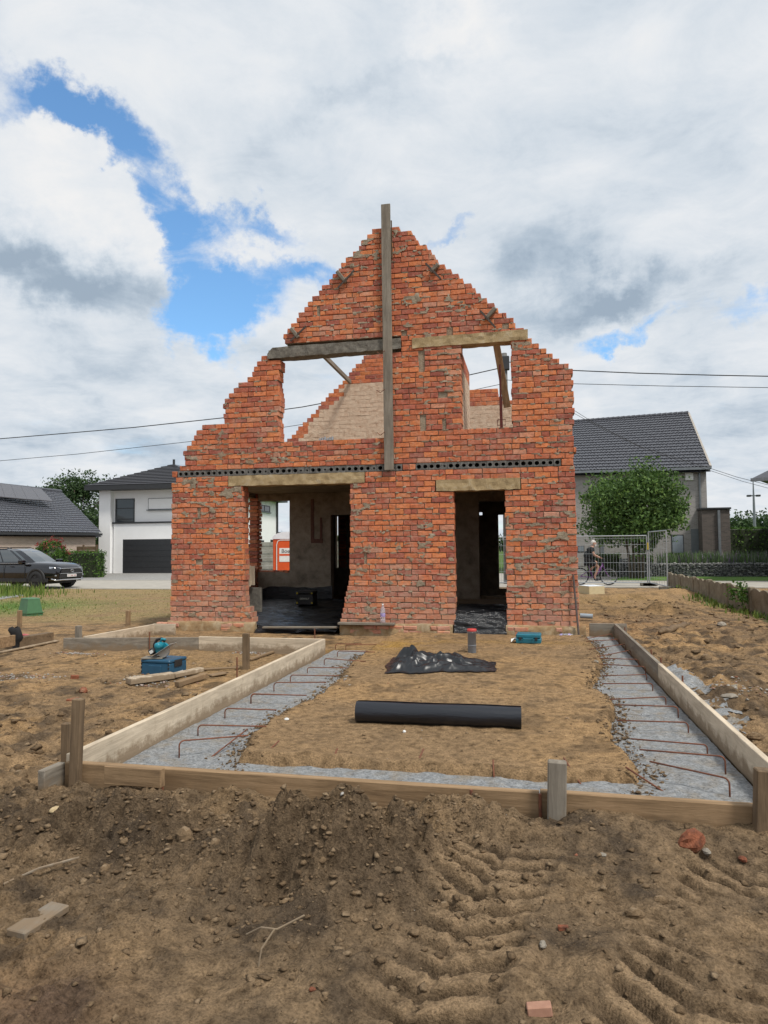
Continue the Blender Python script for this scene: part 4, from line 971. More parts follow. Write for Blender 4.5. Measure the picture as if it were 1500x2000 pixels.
stake(153, 1222, 1264, 11, W_GREY['Z'], 'grey stake clamped to the cross formwork board', 10.10)
stake(250, 1193, 1222, 8, W_WARM['Z'], 'thin brown stake behind the left form')
s_ = stake(38, 1192, 1226, 8, W_WARM['Z'], 'thin light brown stake with blue marks near the green box')
# ------------------------------------------------------------------ rebar
def hook(x, y1, y2, xe, ye, zb_=0.0, label=None):
    b_ = G(x, y2, zb_); top = PY(x, y1, b_[1]); e = G(xe, ye, top[2]); h_ = top[2]; d = np.array([e[0]-b_[0], e[1]-b_[1], 0.0]); d /= np.linalg.norm(d); rr = min(0.035, h_*0.4)
    pts = [(b_[0], b_[1], -0.06), (b_[0], b_[1], h_-rr)]
    for k in range(1, 5):
        t_ = k/4*PI/2; pts.append((b_[0]+d[0]*rr*(1-math.cos(t_)), b_[1]+d[1]*rr*(1-math.cos(t_)), h_-rr+rr*math.sin(t_)))
    pts.append((e[0], e[1], h_-0.006))
    return tag(MB().tube(pts, 0.0058, 7).build('rebar_hook', RUST, None, True), label, 'rebar', RG)
RG = 'bent rebar hooks along the left concrete strip'
s_ = lambda L_, ox, oy, k: [(ox+a/k, oy+b_/k, oy+c/k, ox+d/k, oy+e/k) for a, b_, c, d, e in L_]
LH = s_([(560, 185, 210, 700, 181), (615, 190, 215, 815, 183), (570, 222, 255, 770, 225), (500, 262, 297, 720, 275), (410, 310, 340, 650, 309), (320, 350, 386, 577, 352), (232, 390, 441, 510, 386), (110, 452, 502, 405, 455)], 450, 1190, 2.727)
LH += s_([(1470, 525, 582, 1680, 528), (1318, 610, 672, 1620, 616), (1160, 708, 770, 1560, 712), (1050, 802, 898, 1452, 765)], 0, 1180, 3.0)
ORD = ['first', 'second', 'third', 'fourth', 'fifth', 'sixth', 'seventh', 'eighth', 'ninth', 'tenth', 'eleventh', 'twelfth', 'thirteenth', 'fourteenth']
for k, h_ in enumerate(reversed(LH)): hook(*h_, label='rusty rebar hook in the left strip, %s from the front board' % ORD[k])
RG = 'bent rebar hooks along the right concrete strip'
RH = s_([(670, 158, 192, 525, 183), (706, 187, 214, 532, 197), (740, 212, 242, 548, 238), (770, 245, 279, 570, 281), (812, 295, 331, 602, 285), (848, 333, 374, 602, 316), (854, 375, 403, 618, 378), (886, 422, 462, 615, 420), (956, 493, 534, 643, 505), (1022, 546, 604, 692, 532), (1076, 630, 690, 695, 615), (1177, 750, 796, 768, 713), (1274, 812, 910, 815, 770), (1297, 930, 1031, 870, 833)], 950, 1180, 2.727)
for k, h_ in enumerate(reversed(RH)): hook(*h_, label='rusty rebar hook in the right strip, %s from the front board' % ORD[k])
for k, (x0, y0, x1, y1) in enumerate(((497, 1490, 545, 1447), (642, 1500, 659, 1462), (805, 1510, 827, 1463), (965, 1522, 963, 1484), (1138, 1535, 1101, 1480), (1303, 1548, 1222, 1498), (403, 1484, 483, 1424))):
    a, c_ = G(x0, y0, 0.0), G(x1, y1, 0.10)
    tag(MB().tube([(a[0]+(a[0]-c_[0])*0.1, a[1]+(a[1]-c_[1])*0.1, -0.02), tuple(c_)], 0.0058, 7).build('rebar_rod', RUST, None, True), 'rusty straight rebar rod behind the front board, %s from the tall corner stake' % ORD[k] if k < 6 else 'rusty slanting rebar rod across the left strip by the front hook', 'rebar', 'straight rebar rods along the front strip' if k < 6 else None)
for k, (x0, y0, y1) in enumerate(((920, 1532, 1520), (1055, 1575, 1540), (318, 1512, 1497))):
    p = PY(x0, y0, 4.05); tag(MB().tube([(p[0], 4.045, 0.0), (p[0], 4.045, 0.20)], 0.009, 7).build('rebar_pin', RUST), ('rusty rebar pin on the front board before the soil heap', 'rusty rebar pin beside the thick grey stake', 'rusty rebar pin at the short reddish board')[k], 'rebar')
for k, (x0, y0, y1) in enumerate(((1231, 1245, 1225), (1287, 1294, 1278), (1309, 1312, 1300), (1350, 1352, 1338))):
    p = G(x0, y0, 0.1); tag(MB().tube([(1.468, p[1], -0.05), (1.468, p[1], 0.26)], 0.009, 7).build('rebar_pin', RUST), 'rusty rebar pin outside the right formwork, %s from the house' % ORD[k], 'rebar', 'rebar pins outside the right formwork')
for k, (x0, y0) in enumerate(((469, 1312), (297, 1256), (619, 1248))):
    p = G(x0, y0, 0.12); tag(MB().tube([(p[0]-0.03, p[1]-0.02, -0.05), (p[0]-0.03, p[1]-0.02, 0.29)], 0.009, 7).build('rebar_pin', RUST), ('rusty rebar pin by the joint of the left boards', 'rusty rebar pin behind the circular saw', 'rusty rebar pin at the inner form corner')[k], 'rebar')
# ------------------------------------------------------------------ plastic roll, heap, pipe
p, q = Vector(G(697, 1386, 0.16)), Vector(G(1018, 1396, 0.16))
p.z = H(p.x, p.y)+0.092; q.z = H(q.x, q.y)+0.090
rl = thing('plastic_roll', 'roll of black plastic sheeting lying on the soil', 'roll', (0, 0, 0))
mb = MB(); ring = []; n = 40; pts = [p.lerp(q, k/16) for k in range(17)]
ROLLM, t, b = new_mat('roll_plastic'); b.inputs['Base Color'].default_value = (0.013, 0.015, 0.021, 1); b.inputs['Roughness'].default_value = 0.30
bump(t, b, tnoise(t, coords(t, 'World', (1.2, 8, 8)), 4, 4, 0.55, 0.5), 0.25, 0.02)
d = (q-p).normalized(); up = Vector((0, 0, 1)); e2 = d.cross(up).normalized(); up = e2.cross(d)
P = []
for k, c in enumerate(pts):
    row = []
    for j in range(n+1):
        a = 2*PI*j/n; rr = 0.088+0.006*j/n+0.0016*math.sin(a*3+k*0.7)
        row.append(c+(up*math.cos(a)+e2*math.sin(a))*rr)
    P.append(row)
mb.grid(P).build('wound_sheet', ROLLM, rl, True)
for sgn, c in ((-1, p), (1, q)):
    mb = MB(); kk = 4
    rings = [[c+d*sgn*(0.0 if i in (0, 2) else -0.006)+(up*math.cos(2*PI*j/n)+e2*math.sin(2*PI*j/n))*(0.088, 0.070, 0.055, 0.040)[i] for j in range(n+1)] for i in range(4)]
    mb.grid(rings); mb.grid([rings[3], [c-d*sgn*0.3+(v-c)*0.98 for v in rings[3]]])
    mb.build('roll_end', ROLLM, rl)
mb = MB(); mb.grid([[c+(up*math.cos(-0.5+0.02*i)+e2*math.sin(-0.5+0.02*i))*(0.0955) for c in pts] for i in range(3)]).build('loose_edge', ROLLM, rl)
# crumpled heap
cx, cy = G(860, 1300, 0.1)[:2]
U_, V_ = np.meshgrid(np.linspace(-1, 1, 120), np.linspace(-1, 1, 80)); rr = np.sqrt(U_**2+V_**2)
ang = np.arctan2(V_, U_); sh = np.minimum(1.0, 1.0/np.maximum(np.abs(np.cos(ang)), np.abs(np.sin(ang))))
outl = 0.90+0.22*vnoise(np.cos(ang)*1.6+4, np.sin(ang)*1.6+4, 200)
X = cx+0.72*U_*outl; Yv = cy+0.58*V_*outl*(1.0-0.45*np.clip(U_, -0.2, 1))
edge = np.maximum(np.abs(U_), np.abs(V_)); body = sstep(1.0, 0.55, edge)
fold = 1-np.abs(fbm(U_*1.5+V_*0.6, V_*2.2-U_*0.8, 2, 201))*4.2
fold2 = 1-np.abs(fbm(U_*3.6-V_*2.0, V_*3.2+U_*2.0, 2, 205))*4.0
back = np.exp(-((V_-0.55+0.1*U_)/0.30)**2)*sstep(0.85, 0.2, U_)
Z = height(X, Yv)+0.012+body*(0.045+0.080*np.clip(fold, -0.4, 1)+0.034*np.clip(fold2, -0.5, 1)+0.09*back*sstep(0.35, -0.1, U_)+0.06*np.exp(-((U_+0.85)/0.15)**2))*(1-0.55*sstep(0.1, 0.7, U_))
n, mm_ = X.shape; I = (np.arange(n-1)[:, None]*mm_+np.arange(mm_-1)[None]).ravel(); F = np.stack([I, I+1, I+1+mm_, I+mm_], 1)
HEAPM, t, b = new_mat('folded_plastic'); b.inputs['Base Color'].default_value = (0.012, 0.0135, 0.016, 1); b.inputs['Roughness'].default_value = 0.34
tag(link('plastic_sheet', fast_mesh('plastic_sheet', np.stack([X, Yv, Z], -1).reshape(-1, 3), F, HEAPM, True)), 'crumpled heap of black plastic sheet lying beside the grey pipe', 'plastic sheet')
# drain pipe with red cap
b_ = on(922, 1274); dist = float((np.array(b_)-CAM) @ FW); rp = 8.2*dist/FPX; tz = PY(922, 1230, b_.y)[2]
pv = thing('drain_pipe', 'grey drain pipe stub with red cap standing out of the soil', 'pipe', b_)
GREYP = simple('grey_pvc', (0.23, 0.25, 0.28), (0.19, 0.205, 0.23), 0.45, 5, bmp=0.03); REDC = simple('red_cap', (0.55, 0.06, 0.05), (0.42, 0.045, 0.04), 0.45, 5, bmp=0.03)
hgt = tz-b_.z
MB().lathe([(rp, -0.15), (rp, hgt*0.84), (rp*1.10, hgt*0.845), (rp*1.10, hgt)], 24).build('pipe', GREYP, pv, True)
MB().lathe([(rp*1.12, hgt*0.94), (rp*1.14, hgt*0.95), (rp*1.14, hgt*1.03), (rp*1.05, hgt*1.045), (rp*0.6, hgt*1.045), (0.001, hgt*1.04)], 24).build('cap', REDC, pv, True)
MB().lathe([(rp*1.03, hgt*0.30), (rp*1.06, hgt*0.305), (rp*1.06, hgt*0.33), (rp*1.03, hgt*0.335)], 24).build('ring', GREYP, pv, True)
# teal case, bottles, rod and planks by the wall
TEAL = simple('teal_plastic', (0.012, 0.155, 0.215), (0.009, 0.115, 0.165), 0.42, 9, bmp=0.06)
b_ = on(1033, 1255); tcs = thing('teal_case', 'small teal plastic tool case lying by the doorway pier', 'case', b_, R_(-4))
MB().bbox(-0.19, 0.19, -0.14, 0.14, 0.0, 0.072, 0.012).build('lower_shell', TEAL, tcs); MB().bbox(-0.187, 0.187, -0.137, 0.137, 0.076, 0.145, 0.016).build('lid', TEAL, tcs)
MB().tube([(-0.07, -0.14, 0.08), (-0.07, -0.185, 0.08), (0.07, -0.185, 0.08), (0.07, -0.14, 0.08)], 0.010, 8).build('handle', TEAL, tcs)
for sx in (-0.12, 0.12): MB().bbox(sx-0.02, sx+0.02, -0.150, -0.14, 0.05, 0.10, 0.003).build('latch', simple('black_rubber', (0.02, 0.02, 0.021), (0.012, 0.012, 0.013), 0.6, 20), tcs)
PAPER = simple('white_paper', (0.72, 0.72, 0.70), (0.6, 0.6, 0.58), 0.8, 8)
tag(MB().grid([[(b_.x-0.27+0.05*i+0.0, b_.y-0.1+0.06*j, H(b_.x-0.25, b_.y)+0.02+0.035*((i+j) % 2)+0.02*i) for j in range(4)] for i in range(3)]).build('paper_scrap', PAPER), 'crumpled white paper scrap tucked beside the teal case', 'paper')
mt, t, b = new_mat('clear_bottle'); b.inputs['Base Color'].default_value = (0.80, 0.82, 0.90, 1); b.inputs['Roughness'].default_value = 0.12; b.inputs['Transmission Weight'].default_value = 0.75; b.inputs['IOR'].default_value = 1.25; PETM = mt
LILAC = simple('bottle_label', (0.36, 0.30, 0.56), (0.30, 0.25, 0.48), 0.5, 12)
def bottle(M, label, hgt=0.30, r0=0.042):
    bt_ = thing('plastic_bottle', label, 'bottle', (0, 0, 0)); bt_.matrix_world = M
    MB().lathe([(0.001, 0.004), (r0*0.8, 0.0), (r0, 0.012), (r0, 0.07), (r0*0.9, 0.08), (r0, 0.09), (r0, hgt*0.66), (r0*0.75, hgt*0.78), (0.016, hgt*0.90), (0.014, hgt*0.95)], 20).build('body', PETM, bt_, True)
    MB().lathe([(r0*1.02, hgt*0.32), (r0*1.03, hgt*0.325), (r0*1.03, hgt*0.50), (r0*1.02, hgt*0.505)], 20).build('wrap', LILAC, bt_, True)
    MB().lathe([(0.016, hgt*0.93), (0.017, hgt*0.935), (0.017, hgt), (0.001, hgt)], 16).build('bottle_cap', PAPER, bt_, True)
q = PY(748, 1214, FY-0.10); bottle(Matrix.Translation((q[0], FY-0.11, 0.205)), 'clear water bottle standing on the plank at the brick pier', 0.34, 0.045)
q = on(1086, 1246); bottle(Matrix.Translation(q+Vector((0, 0, 0.045))) @ Matrix.Rotation(R_(80), 4, 'Z') @ Matrix.Rotation(R_(90), 4, 'X'), 'clear water bottle lying on the soil next to the teal case', 0.22)
q = on(1102, 1247); bottle(Matrix.Translation(q+Vector((0, 0, 0.045))) @ Matrix.Rotation(R_(97), 4, 'Z') @ Matrix.Rotation(R_(90), 4, 'X'), 'clear water bottle lying nearest the leaning steel rod', 0.20)
p, q = PY(1119.5, 1122, FY-0.03), PY(1131, 1247, FY-0.13); q[2] = H(q[0], q[1])-0.01
tag(MB().tube([q, p], 0.017, 10).build('steel_rod', simple('worn_steel', (0.16, 0.13, 0.12), (0.10, 0.075, 0.065), 0.6, 18, 0.5)), 'thin steel rod leaning on the right corner of the brick wall', 'rod')
p, q = PY(661, 1208, FY-0.09), PY(771, 1207, FY-0.09); plank('wall_plank', (p[0], FY-0.09, 0.185), (q[0], FY-0.09, 0.185), 0.13, 0.04, W_GREY['X'], 'grey plank laid on the footing under the water bottle', 'plank')
p, q = PY(508, 1227, 12.56), PY(662, 1226, 12.62); plank('floor_plank', (p[0]+0.05, 12.58, 0.095), (q[0]-0.03, 12.62, 0.11), 0.10, 0.03, W_GREY['X'], 'narrow plank weighing down the black sheet in the wide opening', 'plank')
bs = thing('board_stack', 'upright board offcuts leaning in the left jamb of the wide opening', 'boards', (0, 0, 0))
for k, (x0, x1, y0, y1) in enumerate(((474, 482, 1108, 1160), (481, 489, 1104, 1146), (488, 497, 1106, 1143))):
    a, c_ = PY(x0, y0, 13.2+0.03*k), PY(x1, y1, 13.2+0.03*k); MB().bbox(a[0], c_[0], 13.2+0.03*k, 13.225+0.03*k, c_[2], a[2], 0.004).build('board', W_PALE['Z'], bs)
a = PY(480, 1150, 13.28); MB().bbox(a[0]-0.12, a[0]+0.3, 13.33, 13.40, 0.3, a[2]+0.02, 0.01).build('support_block', GREYC, bs)
# black tool box in the dark room
BLKP = simple('tool_box_black', (0.018, 0.018, 0.019), (0.011, 0.011, 0.012), 0.45, 9); YEL = simple('latch_yellow', (0.45, 0.34, 0.03), (0.36, 0.27, 0.025), 0.5, 9)
q = PY(599, 1190, 15.3); zf = 0.30; tb_ = thing('tool_box', 'black tool box standing on the sheet in the dark room', 'tool box', (q[0], 15.3, zf))
MB().bbox(-0.20, 0.20, -0.15, 0.15, 0, 0.24, 0.015).build('body', BLKP, tb_); MB().bbox(-0.205, 0.205, -0.155, 0.155, 0.245, 0.31, 0.02).build('lid', BLKP, tb_)
for sx in (-0.17, 0.17):
    for zz in (0.03, 0.24): MB().bbox(sx-0.018, sx+0.018, -0.165, -0.150, zz, zz+0.04, 0.004).build('latch', YEL, tb_)
text_mesh('DEWALT', 0.055, simple('print_white', (0.62, 0.60, 0.50), (0.55, 0.53, 0.44), 0.6), 'print', tb_, Matrix.Translation((0, -0.153, 0.14)) @ Matrix.Rotation(R_(90), 4, 'X'))
# ------------------------------------------------------------------ blue case and circular saw
b_ = on(300, 1322); ang = R_(-6)
CASEB = simple('blue_case_plastic', (0.016, 0.085, 0.155), (0.011, 0.062, 0.118), 0.45, 7, bmp=0.06)
bc = thing('tool_case', 'dark blue stackable tool case under the circular saw', 'tool case', (b_.x, b_.y+0.03, b_.z-0.01), ang)
fwd = 0.34; cw, chh, cdp = 0.205, 0.21, 0.30
MB().bbox(-cw, cw, 0, cdp*1.25, 0, chh*0.80, 0.012).build('body', CASEB, bc); MB().bbox(-cw-0.004, cw+0.004, -0.004, cdp*1.25+0.004, chh*0.805, chh, 0.012).build('lid', CASEB, bc)
MB().bbox(-0.09, 0.09, -0.008, 0.004, 0.035, chh*0.68, 0.004).build('front_panel', CASEB, bc)
BLK = simple('black_rubber', (0.02, 0.02, 0.021), (0.012, 0.012, 0.013), 0.6, 20)
for sx in (-cw+0.012, cw-0.012):
    for zz in (0.05, 0.10, 0.145): MB().bbox(sx-0.008, sx+0.008, -0.006, 0.006, zz, zz+0.026, 0.002).build('rib', BLK, bc)
for sx in (-1, 1): MB().bbox(sx*(cw+0.002)-0.010, sx*(cw+0.002)+0.010, 0.10, 0.26, chh*0.55, chh*0.95, 0.004).build('latch', BLK, bc)
MB().bbox(cw+0.0005, cw+0.004, 0.14, 0.29, 0.025, 0.05, 0.001).build('print', PAPER, bc)
zt = b_.z-0.01+chh
sp_ = MB().bbox(-0.13, 0.13, -0.09, 0.10, 0, 0.018, 0.004).build('plywood_offcut', W_GREY['X']); sp_.location = (b_.x-0.08, b_.y+0.14, zt+0.002); sp_.rotation_euler = (0, 0, R_(10)); tag(sp_, 'small grey plywood offcut on the blue tool case', 'offcut')
SILV = simple('saw_plate_metal', (0.50, 0.49, 0.46), (0.38, 0.37, 0.35), 0.38, 14, 0.6); SAWT = simple('saw_teal', (0.010, 0.225, 0.30), (0.008, 0.17, 0.235), 0.4, 9, bmp=0.05)
saw = thing('circular_saw', 'teal and black cordless circular saw resting on the blue case', 'saw', (b_.x+0.02, b_.y+0.15, zt+0.022))
TM = Matrix.Translation((0.03, 0, 0.085)) @ Matrix.Rotation(R_(-32), 4, 'Y')          # the saw sits tipped on its guard
MB().bbox(-0.15, 0.16, -0.075, 0.075, -0.004, 0.004, 0.002, TM).build('base_plate', SILV, saw)
gd = [(0.085*math.cos(a), 0.085*math.sin(a)) for a in np.linspace(PI*0.98, 2*PI*1.01, 18)]
MB().prism(gd, -0.03, 0.0, TM @ Matrix.Translation((0.0, 0, -0.002))).build('lower_guard', SILV, saw)
gd = [(0.09*math.cos(a), 0.09*math.sin(a)) for a in np.linspace(0, PI, 18)]
MB().prism(gd, -0.035, 0.005, TM @ Matrix.Translation((0.0, 0, 0.006))).build('blade_housing', SAWT, saw)
MB().lathe([(0.001, 0), (0.036, 0.0), (0.042, 0.012), (0.042, 0.10), (0.030, 0.12), (0.001, 0.12)], 18, TM @ Matrix.Translation((0.02, -0.03, 0.062)) @ Matrix.Rotation(R_(90), 4, 'X')).build('motor', SAWT, saw, True)
MB().tube([TM @ Vector(v) for v in ((0.07, 0.0, 0.08), (0.05, 0.0, 0.135), (-0.01, 0.0, 0.155), (-0.07, 0.0, 0.125), (-0.10, 0.0, 0.07))], [0.016, 0.018, 0.019, 0.020, 0.022], 10).build('handle', BLK, saw, True)
MB().bbox(-0.165, -0.085, -0.06, 0.045, 0.022, 0.095, 0.010, TM).build('battery', BLK, saw); MB().bbox(-0.150, -0.100, -0.0625, -0.059, 0.035, 0.075, 0.001, TM).build('battery_sticker', PAPER, saw)
MB().tube([TM @ Vector(v) for v in ((0.02, -0.02, 0.10), (0.06, -0.02, 0.125), (0.10, -0.02, 0.09))], [0.013, 0.016, 0.013], 8).build('front_grip', SAWT, saw, True)
# timber offcuts
def timber(x0, y0, x1, y1, wd, ht, mat, label, lift=0.0, lift2=None, sit=True):
    p, q = on(x0, y0), on(x1, y1); plank('timber_offcut', p+Vector((0, 0, ht/2+lift)), q+Vector((0, 0, ht/2+(lift if lift2 is None else lift2))), wd, ht, mat, label, 'timber', None, 0.006)
timber(250, 1338, 338, 1326, 0.14, 0.07, W_PALE['X'], 'thick pale squared timber offcut in front of the blue case', 0.01)
timber(338, 1327, 394, 1316, 0.11, 0.05, W_PALE['X'], 'shorter timber offcut behind the thick pale one', 0.03)
timber(345, 1342, 402, 1327, 0.08, 0.06, W_WARM['X'], 'narrow angled timber offcut beside the left formwork', 0.0, 0.02)
timber(392, 1312, 468, 1308, 0.06, 0.02, W_WARM['X'], 'thin brown lath lying toward the round stake', 0.02)
timber(410, 1322, 440, 1318, 0.11, 0.02, W_WARM['X'], 'small flat light brown board scrap by the lath', 0.005)
timber(488, 1292, 558, 1268, 0.05, 0.03, W_WARM['Y'], 'brown batten lying beyond the left formwork', 0.01)
timber(2, 1277, 112, 1254, 0.07, 0.025, W_PALE['X'], 'long thin plank lying beside the black jacket stake', 0.01)
timber(20, 1905 if False else 1268, 98, 1254, 0.16, 0.17, W_DARK['X'], 'dark squared beam behind the long thin plank', 0.0)
a, c_ = G(-30, 1250, 0.3), G(28, 1236, 0.33); board((a[0], a[1]), (c_[0], c_[1]), 0.30, W_WARM['X'], 'brown formwork board ending at the black jacket', 0.16)
# black jacket over a stake
b_ = on(29, 1270); jk = thing('hung_jacket', 'black jacket draped over a wooden stake', 'jacket', b_)
JM = simple('black_cloth', (0.014, 0.014, 0.015), (0.008, 0.008, 0.009), 0.9, 12, bmp=0.4)
P = []; dist = float((np.array(b_)-CAM) @ FW); k_ = dist/FPX
for i, (f, wl, wr) in enumerate(((0.0, -6, 5), (0.05, -13, 9), (0.14, -15, 12), (0.26, -10, 15), (0.42, -6, 18), (0.55, -6, 15), (0.66, -6, 10), (1.0, -5, 9))):
    z = (1-f)*45*k_; ring = []
    for j in range(14):
        a = 2*PI*j/14; cxp = (wl+wr)/2*k_; rx = (wr-wl)/2*k_; ring.append((cxp+rx*math.cos(a), rx*0.55*math.sin(a)*(1+0.2*math.sin(3*a+i)), z+0.012*math.sin(2*a+i)))
    P.append(ring+[ring[0]])
MB().grid(P).build('cloth', JM, jk, True); MB().box(-0.03, 0.03, 0.0, 0.04, -0.05, 43*k_).build('stake', W_GREY['Z'], jk)
p, q = on(46, 1244), on(80, 1250); tag(MB().tube([p+Vector((0, 0, 0.03)), q+Vector((0, 0, 0.03))], 0.028, 10).build('red_pipe', simple('red_plastic', (0.50, 0.10, 0.11), (0.4, 0.07, 0.08), 0.4)), 'red plastic pipe lying beside the black jacket', 'pipe')
# green utility box
b_ = on(59, 1202); gb = thing('utility_box', 'green tapered plastic utility box on the dry grass', 'utility box', b_, R_(-28))
GRN = simple('green_plastic', (0.070, 0.180, 0.085), (0.055, 0.145, 0.068), 0.55, 5, bmp=0.05)
def frustum(w0, d0, w1, d1, z0, z1): return [(-w0, -d0, z0), (w0, -d0, z0), (w0, d0, z0), (-w0, d0, z0), (-w1, -d1, z1), (w1, -d1, z1), (w1, d1, z1), (-w1, d1, z1)], [(0, 1, 2, 3), (4, 5, 6, 7), (0, 1, 5, 4), (1, 2, 6, 5), (2, 3, 7, 6), (3, 0, 4, 7)]
MB().add(*frustum(0.25, 0.19, 0.25, 0.19, -0.05, 0.06)).build('base', GRN, gb); MB().add(*frustum(0.265, 0.205, 0.265, 0.205, 0.06, 0.085)).build('rim', GRN, gb)
MB().add(*frustum(0.245, 0.185, 0.185, 0.14, 0.085, 0.40)).build('hood', GRN, gb); MB().add(*frustum(0.19, 0.145, 0.175, 0.13, 0.402, 0.425)).build('top_cap', GRN, gb)
# ------------------------------------------------------------------ loose bricks and stones
def chunk(px, py, wpx, mat, label, cat='brick', flat=0.6, seed=0, rot=None, name='loose_brick', block=False):
    b_ = on(px, py); dist = float((np.array(b_)-CAM) @ FW); s = wpx*dist/FPX; r2 = random.Random(seed)
    mb = MB()
    if block: mb.bbox(-s/2, s/2, -s*0.26, s*0.26, -s*0.1, s*flat*0.6, s*0.04)
    else:
        n_ = 9; prof = []
        for i in range(6):
            t_ = i/5; ring = []
            for j in range(n_):
                a = 2*PI*j/n_; rr = math.sin(PI*(0.12+0.8*t_))**0.55*(0.40+0.13*r2.random()); ring.append((s*rr*math.cos(a)*1.15, s*rr*math.sin(a)*0.8, s*flat*(t_-0.25)*(0.9+0.25*r2.random())))
            prof.append(ring+[ring[0]])
        mb.grid(prof); mb.add(prof[-1][:-1], [tuple(range(n_))]); mb.add(prof[0][:-1], [tuple(range(n_))])
    o = mb.build(name, mat); o.location = b_; o.rotation_euler = (r2.uniform(-0.15, 0.15), r2.uniform(-0.15, 0.15), r2.uniform(0, 6) if rot is None else rot)
    return tag(o, label, cat)
LBRICK = rough_conc('loose_brick_red', [(0.32, (0.10, 0.045, 0.03)), (0.52, (0.27, 0.095, 0.05)), (0.72, (0.30, 0.19, 0.125))], 14)
STONE = rough_conc('grey_stone', [(0.3, (0.20, 0.175, 0.14)), (0.55, (0.32, 0.285, 0.235)), (0.8, (0.44, 0.41, 0.36))], 16)
chunk(1352, 1650, 52, LBRICK, 'broken red brick lump lying before the front formwork', flat=0.75, seed=1)
chunk(1380, 1663, 20, STONE, 'small pale stone touching the broken red brick lump', 'stone', 0.5, 2, name='stone')
chunk(861, 1590, 24, LBRICK, 'flat red brick flake on the front soil heap', flat=0.3, seed=3)
chunk(1054, 1972, 48, simple('pink_brick', (0.40, 0.22, 0.15), (0.29, 0.15, 0.1), 0.9, 25), 'pinkish half brick pressed into the tyre tracks', flat=0.5, seed=4, rot=0.1, block=True)
chunk(146, 1325, 15, LBRICK, 'orange brick piece between the crumbs left of the blue case', flat=0.7, seed=5, block=True, rot=0.6)
chunk(163, 1352, 20, LBRICK, 'red brick piece on the soil behind the tall corner stake', flat=0.6, seed=6)
chunk(142, 1367, 22, LBRICK, 'dusty brick half lying nearest the tall corner stake', flat=0.4, seed=7, block=True, rot=0.5)
chunk(98, 1242, 11, LBRICK, 'orange brick lying past the red pipe', flat=0.6, seed=8, block=True, rot=0.3)
chunk(1425, 1370, 32, STONE, 'flat pale broken slab on the concrete spill', 'stone', 0.25, 9, name='stone')
chunk(1433, 1346, 14, STONE, 'upright pale stone beside the flat broken slab', 'stone', 0.9, 10, name='stone')
chunk(1100, 1842 if False else 1812, 20, LBRICK, 'small brown brick bit between the tyre tracks', flat=0.5, seed=11, rot=0.2, block=True)
chunk(108, 1595, 28, simple('yellow_stone', (0.46, 0.36, 0.21), (0.36, 0.27, 0.15), 0.9, 25), 'flat yellowish stone on the left soil heap', 'stone', 0.35, 12, name='stone')
chunk(1178, 1672, 16, STONE, 'thin cream stone flake on the front soil', 'stone', 0.2, 13, name='stone')
chunk(610, 1935, 14, LBRICK, 'small dark red stone in the front soil', 'stone', 0.6, 14, name='stone')
chunk(598, 1572, 32, STONE, 'oblong pale stone on top of the soil heap', 'stone', 0.45, 15, name='stone')
chunk(1060, 1848, 19, STONE, 'grey stone between the two tyre tracks', 'stone', 0.6, 16, name='stone')
chunk(865, 1720, 26, STONE if False else CLOD, 'large dark soil lump on the right flank of the heap', 'soil lump', 0.6, 17, name='soil_lump')
chunk(360, 1640, 40, CLOD, 'large brown soil lump on the left heap', 'soil lump', 0.7, 18, name='soil_lump')
chunk(1410, 1222, 22, STONE, 'pale stone on the soil right of the formwork', 'stone', 0.3, 19, name='stone')
chunk(1165, 1266 if False else 1300, 10, STONE, 'tiny pale stone beside the right concrete strip', 'stone', 0.5, 20, name='stone')
p, q = on(30, 1830), on(118, 1775); plank('buried_plank', p+Vector((0, 0, 0.008)), q+Vector((0, 0, 0.012)), 0.10, 0.03, W_GREY['Y'], 'weathered plank half buried in the front left soil', 'plank')
tw = MB(); b_ = on(530, 1715)
for pts in (((-0.12, 0.05, 0.05), (-0.04, 0.0, 0.11), (0.03, -0.02, 0.12), (0.13, 0.0, 0.17)), ((0.02, -0.02, 0.12), (-0.02, -0.05, 0.06), (-0.03, -0.06, -0.01))): tw.tube([b_+Vector(v) for v in pts], 0.0035, 6)
tag(tw.build('dry_twig', simple('dry_twig', (0.30, 0.23, 0.15), (0.2, 0.15, 0.1), 0.9)), 'thin dry twig over the hollow in the soil heap', 'twig')
p = on(75, 1712); tw = MB().tube([p+Vector((-0.08, -0.13, 0.03)), p+Vector((0, 0, 0.05)), p+Vector((0.13, 0.12, 0.06))], 0.006, 6)
tag(tw.build('dry_stick', W_GREY['Y']), 'pale straight stick lying on the left soil heap', 'stick')
lg = MB(); p, q = on(1288, 1240), on(1345, 1222)
pts = [p.lerp(q, k/7)+Vector((0, 0.03*math.sin(k*1.7), 0.045+0.02*math.sin(k*2.3))) for k in range(8)]
lg.tube(pts, [0.03, 0.055, 0.05, 0.062, 0.045, 0.058, 0.05, 0.025], 9)
tag(lg.build('rotten_log', W_DARK['X'], None, True), 'dark rotten log lying on the soil right of the house', 'log')
p = on(1145, 1212); tag(MB().tube([p+Vector((-0.12, 0, 0.10)), p+Vector((0.13, -0.03, 0.09))], 0.05, 14).build('blue_pipe', simple('pale_blue_pipe', (0.30, 0.38, 0.44), (0.24, 0.31, 0.37), 0.4)), 'pale blue pipe end in the pit beside the house corner', 'pipe')
